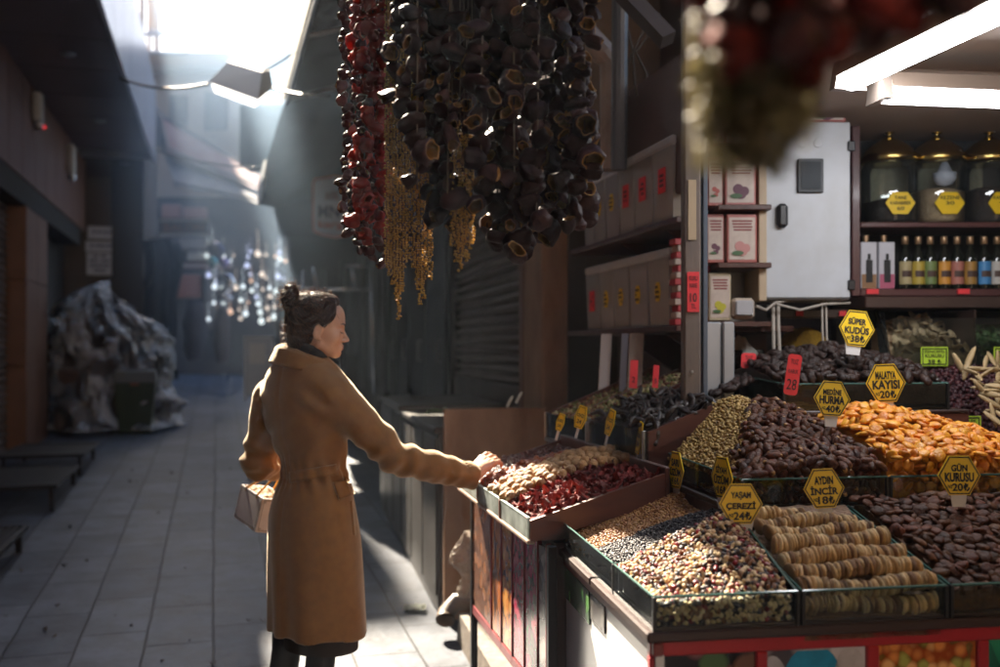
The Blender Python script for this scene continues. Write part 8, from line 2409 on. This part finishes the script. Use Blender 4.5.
# dim stock of the far shops: racks and hanging bags
for i, (px, py, w_, hh, d, c) in enumerate(((195, 330, 22, 60, 19.5, (.05, .04, .045)), (222, 335, 16, 55, 19, (.07, .05, .05)), (283, 320, 14, 70, 15, (.05, .055, .06)), (298, 330, 12, 60, 14, (.06, .06, .065)), (352, 320, 18, 70, 12.4, (.05, .055, .065)))):
    p0 = PX(px - w_ / 2, py + hh / 2, d); p1 = PX(px + w_ / 2, py - hh / 2, d)
    def bg_(a, b):
        th = a * 2 * math.pi; z = p0[2] + (p1[2] - p0[2]) * b; rr = (p1[0] - p0[0]) / 2 * (1 + .25 * mn.noise(Vector((math.cos(th), math.sin(th), b * 4 + i)))) * (math.sin(math.pi * (.08 + .86 * b)) ** .35)
        return Vector(((p0[0] + p1[0]) / 2 + rr * math.cos(th), d + rr * math.sin(th), z))
    m = MB(); m.grid(bg_, 20, 16); m.thing('hanging_bundle', mat('bundle_%d' % i, c, .8), ['dark bundle of goods under the small white sign', 'brown bundle of goods below the digit balloon', 'grey bundle beneath the torn awning', 'slim bundle next to the chrome rack', 'blue grey bundle behind the okra threads'][i], 'bundle', smooth=True)

# litter
r_ = random.Random(21)
ML_ = mat('dry_leaf_litter', (.07, .05, .03), .8, rand=.5)
LV = []
for i in range(3):
    m = MB(); m.grid(lambda a, b: ((a - .5) * .034, (b - .5) * .018 * math.sin(math.pi * (.1 + .8 * a)), .004 + .010 * mn.noise(Vector((a * 3, b * 3, i * 5.0))) + .006 * (a - .5) ** 2 * 8), 6, 4); me = m.mesh('dry_leaf'); me.materials.append(ML_); LV.append(me)
for k in range(46):
    u = r_.uniform(4.2, 10.5); v = r_.uniform(-1.15, .75)
    p = A(v, u, 0); p[2] = ground(p) + .002
    o = bpy.data.objects.new('dry_leaf', r_.choice(LV)); COL.objects.link(o); o.location = p; o.rotation_euler = (r_.gauss(0, .15), r_.gauss(0, .15), r_.uniform(0, 6.28)); s_ = r_.uniform(.4, 1.1); o.scale = (s_, s_, s_)
    tag(o, 'small dry leaf lying on the grey paving', 'leaf', 'dry leaves on the paving')
# ================================================================== HAZE
m = MB(); m.box(None, -24, 22, -16, 48, -3, 19.5)
hz = m.build('haze', None)
hm = bpy.data.materials.new('thin_haze'); hm.use_nodes = True
hn = hm.node_tree.nodes; hn.remove(hn['Principled BSDF'])
pv = hn.new('ShaderNodeVolumePrincipled')
pv.inputs['Color'].default_value = (.70, .84, 1.0, 1)
pv.inputs['Density'].default_value = HAZE
pv.inputs['Anisotropy'].default_value = .35
hm.node_tree.links.new(pv.outputs[0], hn['Material Output'].inputs['Volume'])
hz.data.materials.append(hm)
tag(hz, 'thin smoky haze filling the alley', 'haze', kind='stuff')

# the smoke drifting from a grill farther down the alley
def smoke_blob(c, r, dens, nm, label):
    v, f = ICO[3]
    m = MB(); m.add([Vector(c) + A.x * (p[0] * r[0]) + A.y * (p[1] * r[1]) + Vector((0, 0, p[2] * r[2])) for p in v], f.tolist())
    o = m.thing(nm, None, label, 'smoke', base=tuple(c)); o['kind'] = 'stuff'
    k = bpy.data.materials.new('blue_smoke'); k.use_nodes = True; N = k.node_tree.nodes; Lk = k.node_tree.links; N.remove(N['Principled BSDF'])
    p = N.new('ShaderNodeVolumePrincipled'); p.inputs['Color'].default_value = (.52, .73, 1.0, 1); p.inputs['Anisotropy'].default_value = .35
    tc = N.new('ShaderNodeTexCoord'); mp = N.new('ShaderNodeMapping'); mp.inputs['Rotation'].default_value = (0, 0, -A.rotz); mp.inputs['Scale'].default_value = (1, 1, 1)
    Lk.new(tc.outputs['Object'], mp.inputs[0])
    sc_ = N.new('ShaderNodeVectorMath'); sc_.operation = 'DIVIDE'; sc_.inputs[1].default_value = r; Lk.new(mp.outputs[0], sc_.inputs[0])
    ln = N.new('ShaderNodeVectorMath'); ln.operation = 'LENGTH'; Lk.new(sc_.outputs[0], ln.inputs[0])
    mr = N.new('ShaderNodeMapRange'); mr.interpolation_type = 'SMOOTHSTEP'; mr.inputs['From Min'].default_value = 1.0; mr.inputs['From Max'].default_value = .25; mr.inputs['To Min'].default_value = 0; mr.inputs['To Max'].default_value = dens
    Lk.new(ln.outputs['Value'], mr.inputs['Value'])
    nz_ = N.new('ShaderNodeTexNoise'); nz_.inputs['Scale'].default_value = .55; nz_.inputs['Detail'].default_value = 3; Lk.new(tc.outputs['Object'], nz_.inputs['Vector'])
    m2 = N.new('ShaderNodeMapRange'); m2.inputs['From Min'].default_value = .35; m2.inputs['From Max'].default_value = .65; m2.inputs['To Min'].default_value = .35; m2.inputs['To Max'].default_value = 1.3; Lk.new(nz_.outputs['Fac'], m2.inputs['Value'])
    mm = N.new('ShaderNodeMath'); mm.operation = 'MULTIPLY'; Lk.new(mr.outputs[0], mm.inputs[0]); Lk.new(m2.outputs[0], mm.inputs[1]); Lk.new(mm.outputs[0], p.inputs['Density'])
    Lk.new(p.outputs[0], N['Material Output'].inputs['Volume']); o.data.materials.append(k); return o
smoke_blob(A(.15, 11.2, 4.3), (1.7, 5.0, 3.8), SMOKE, 'smoke', 'bluish grill smoke drifting through the sunbeam in the alley')
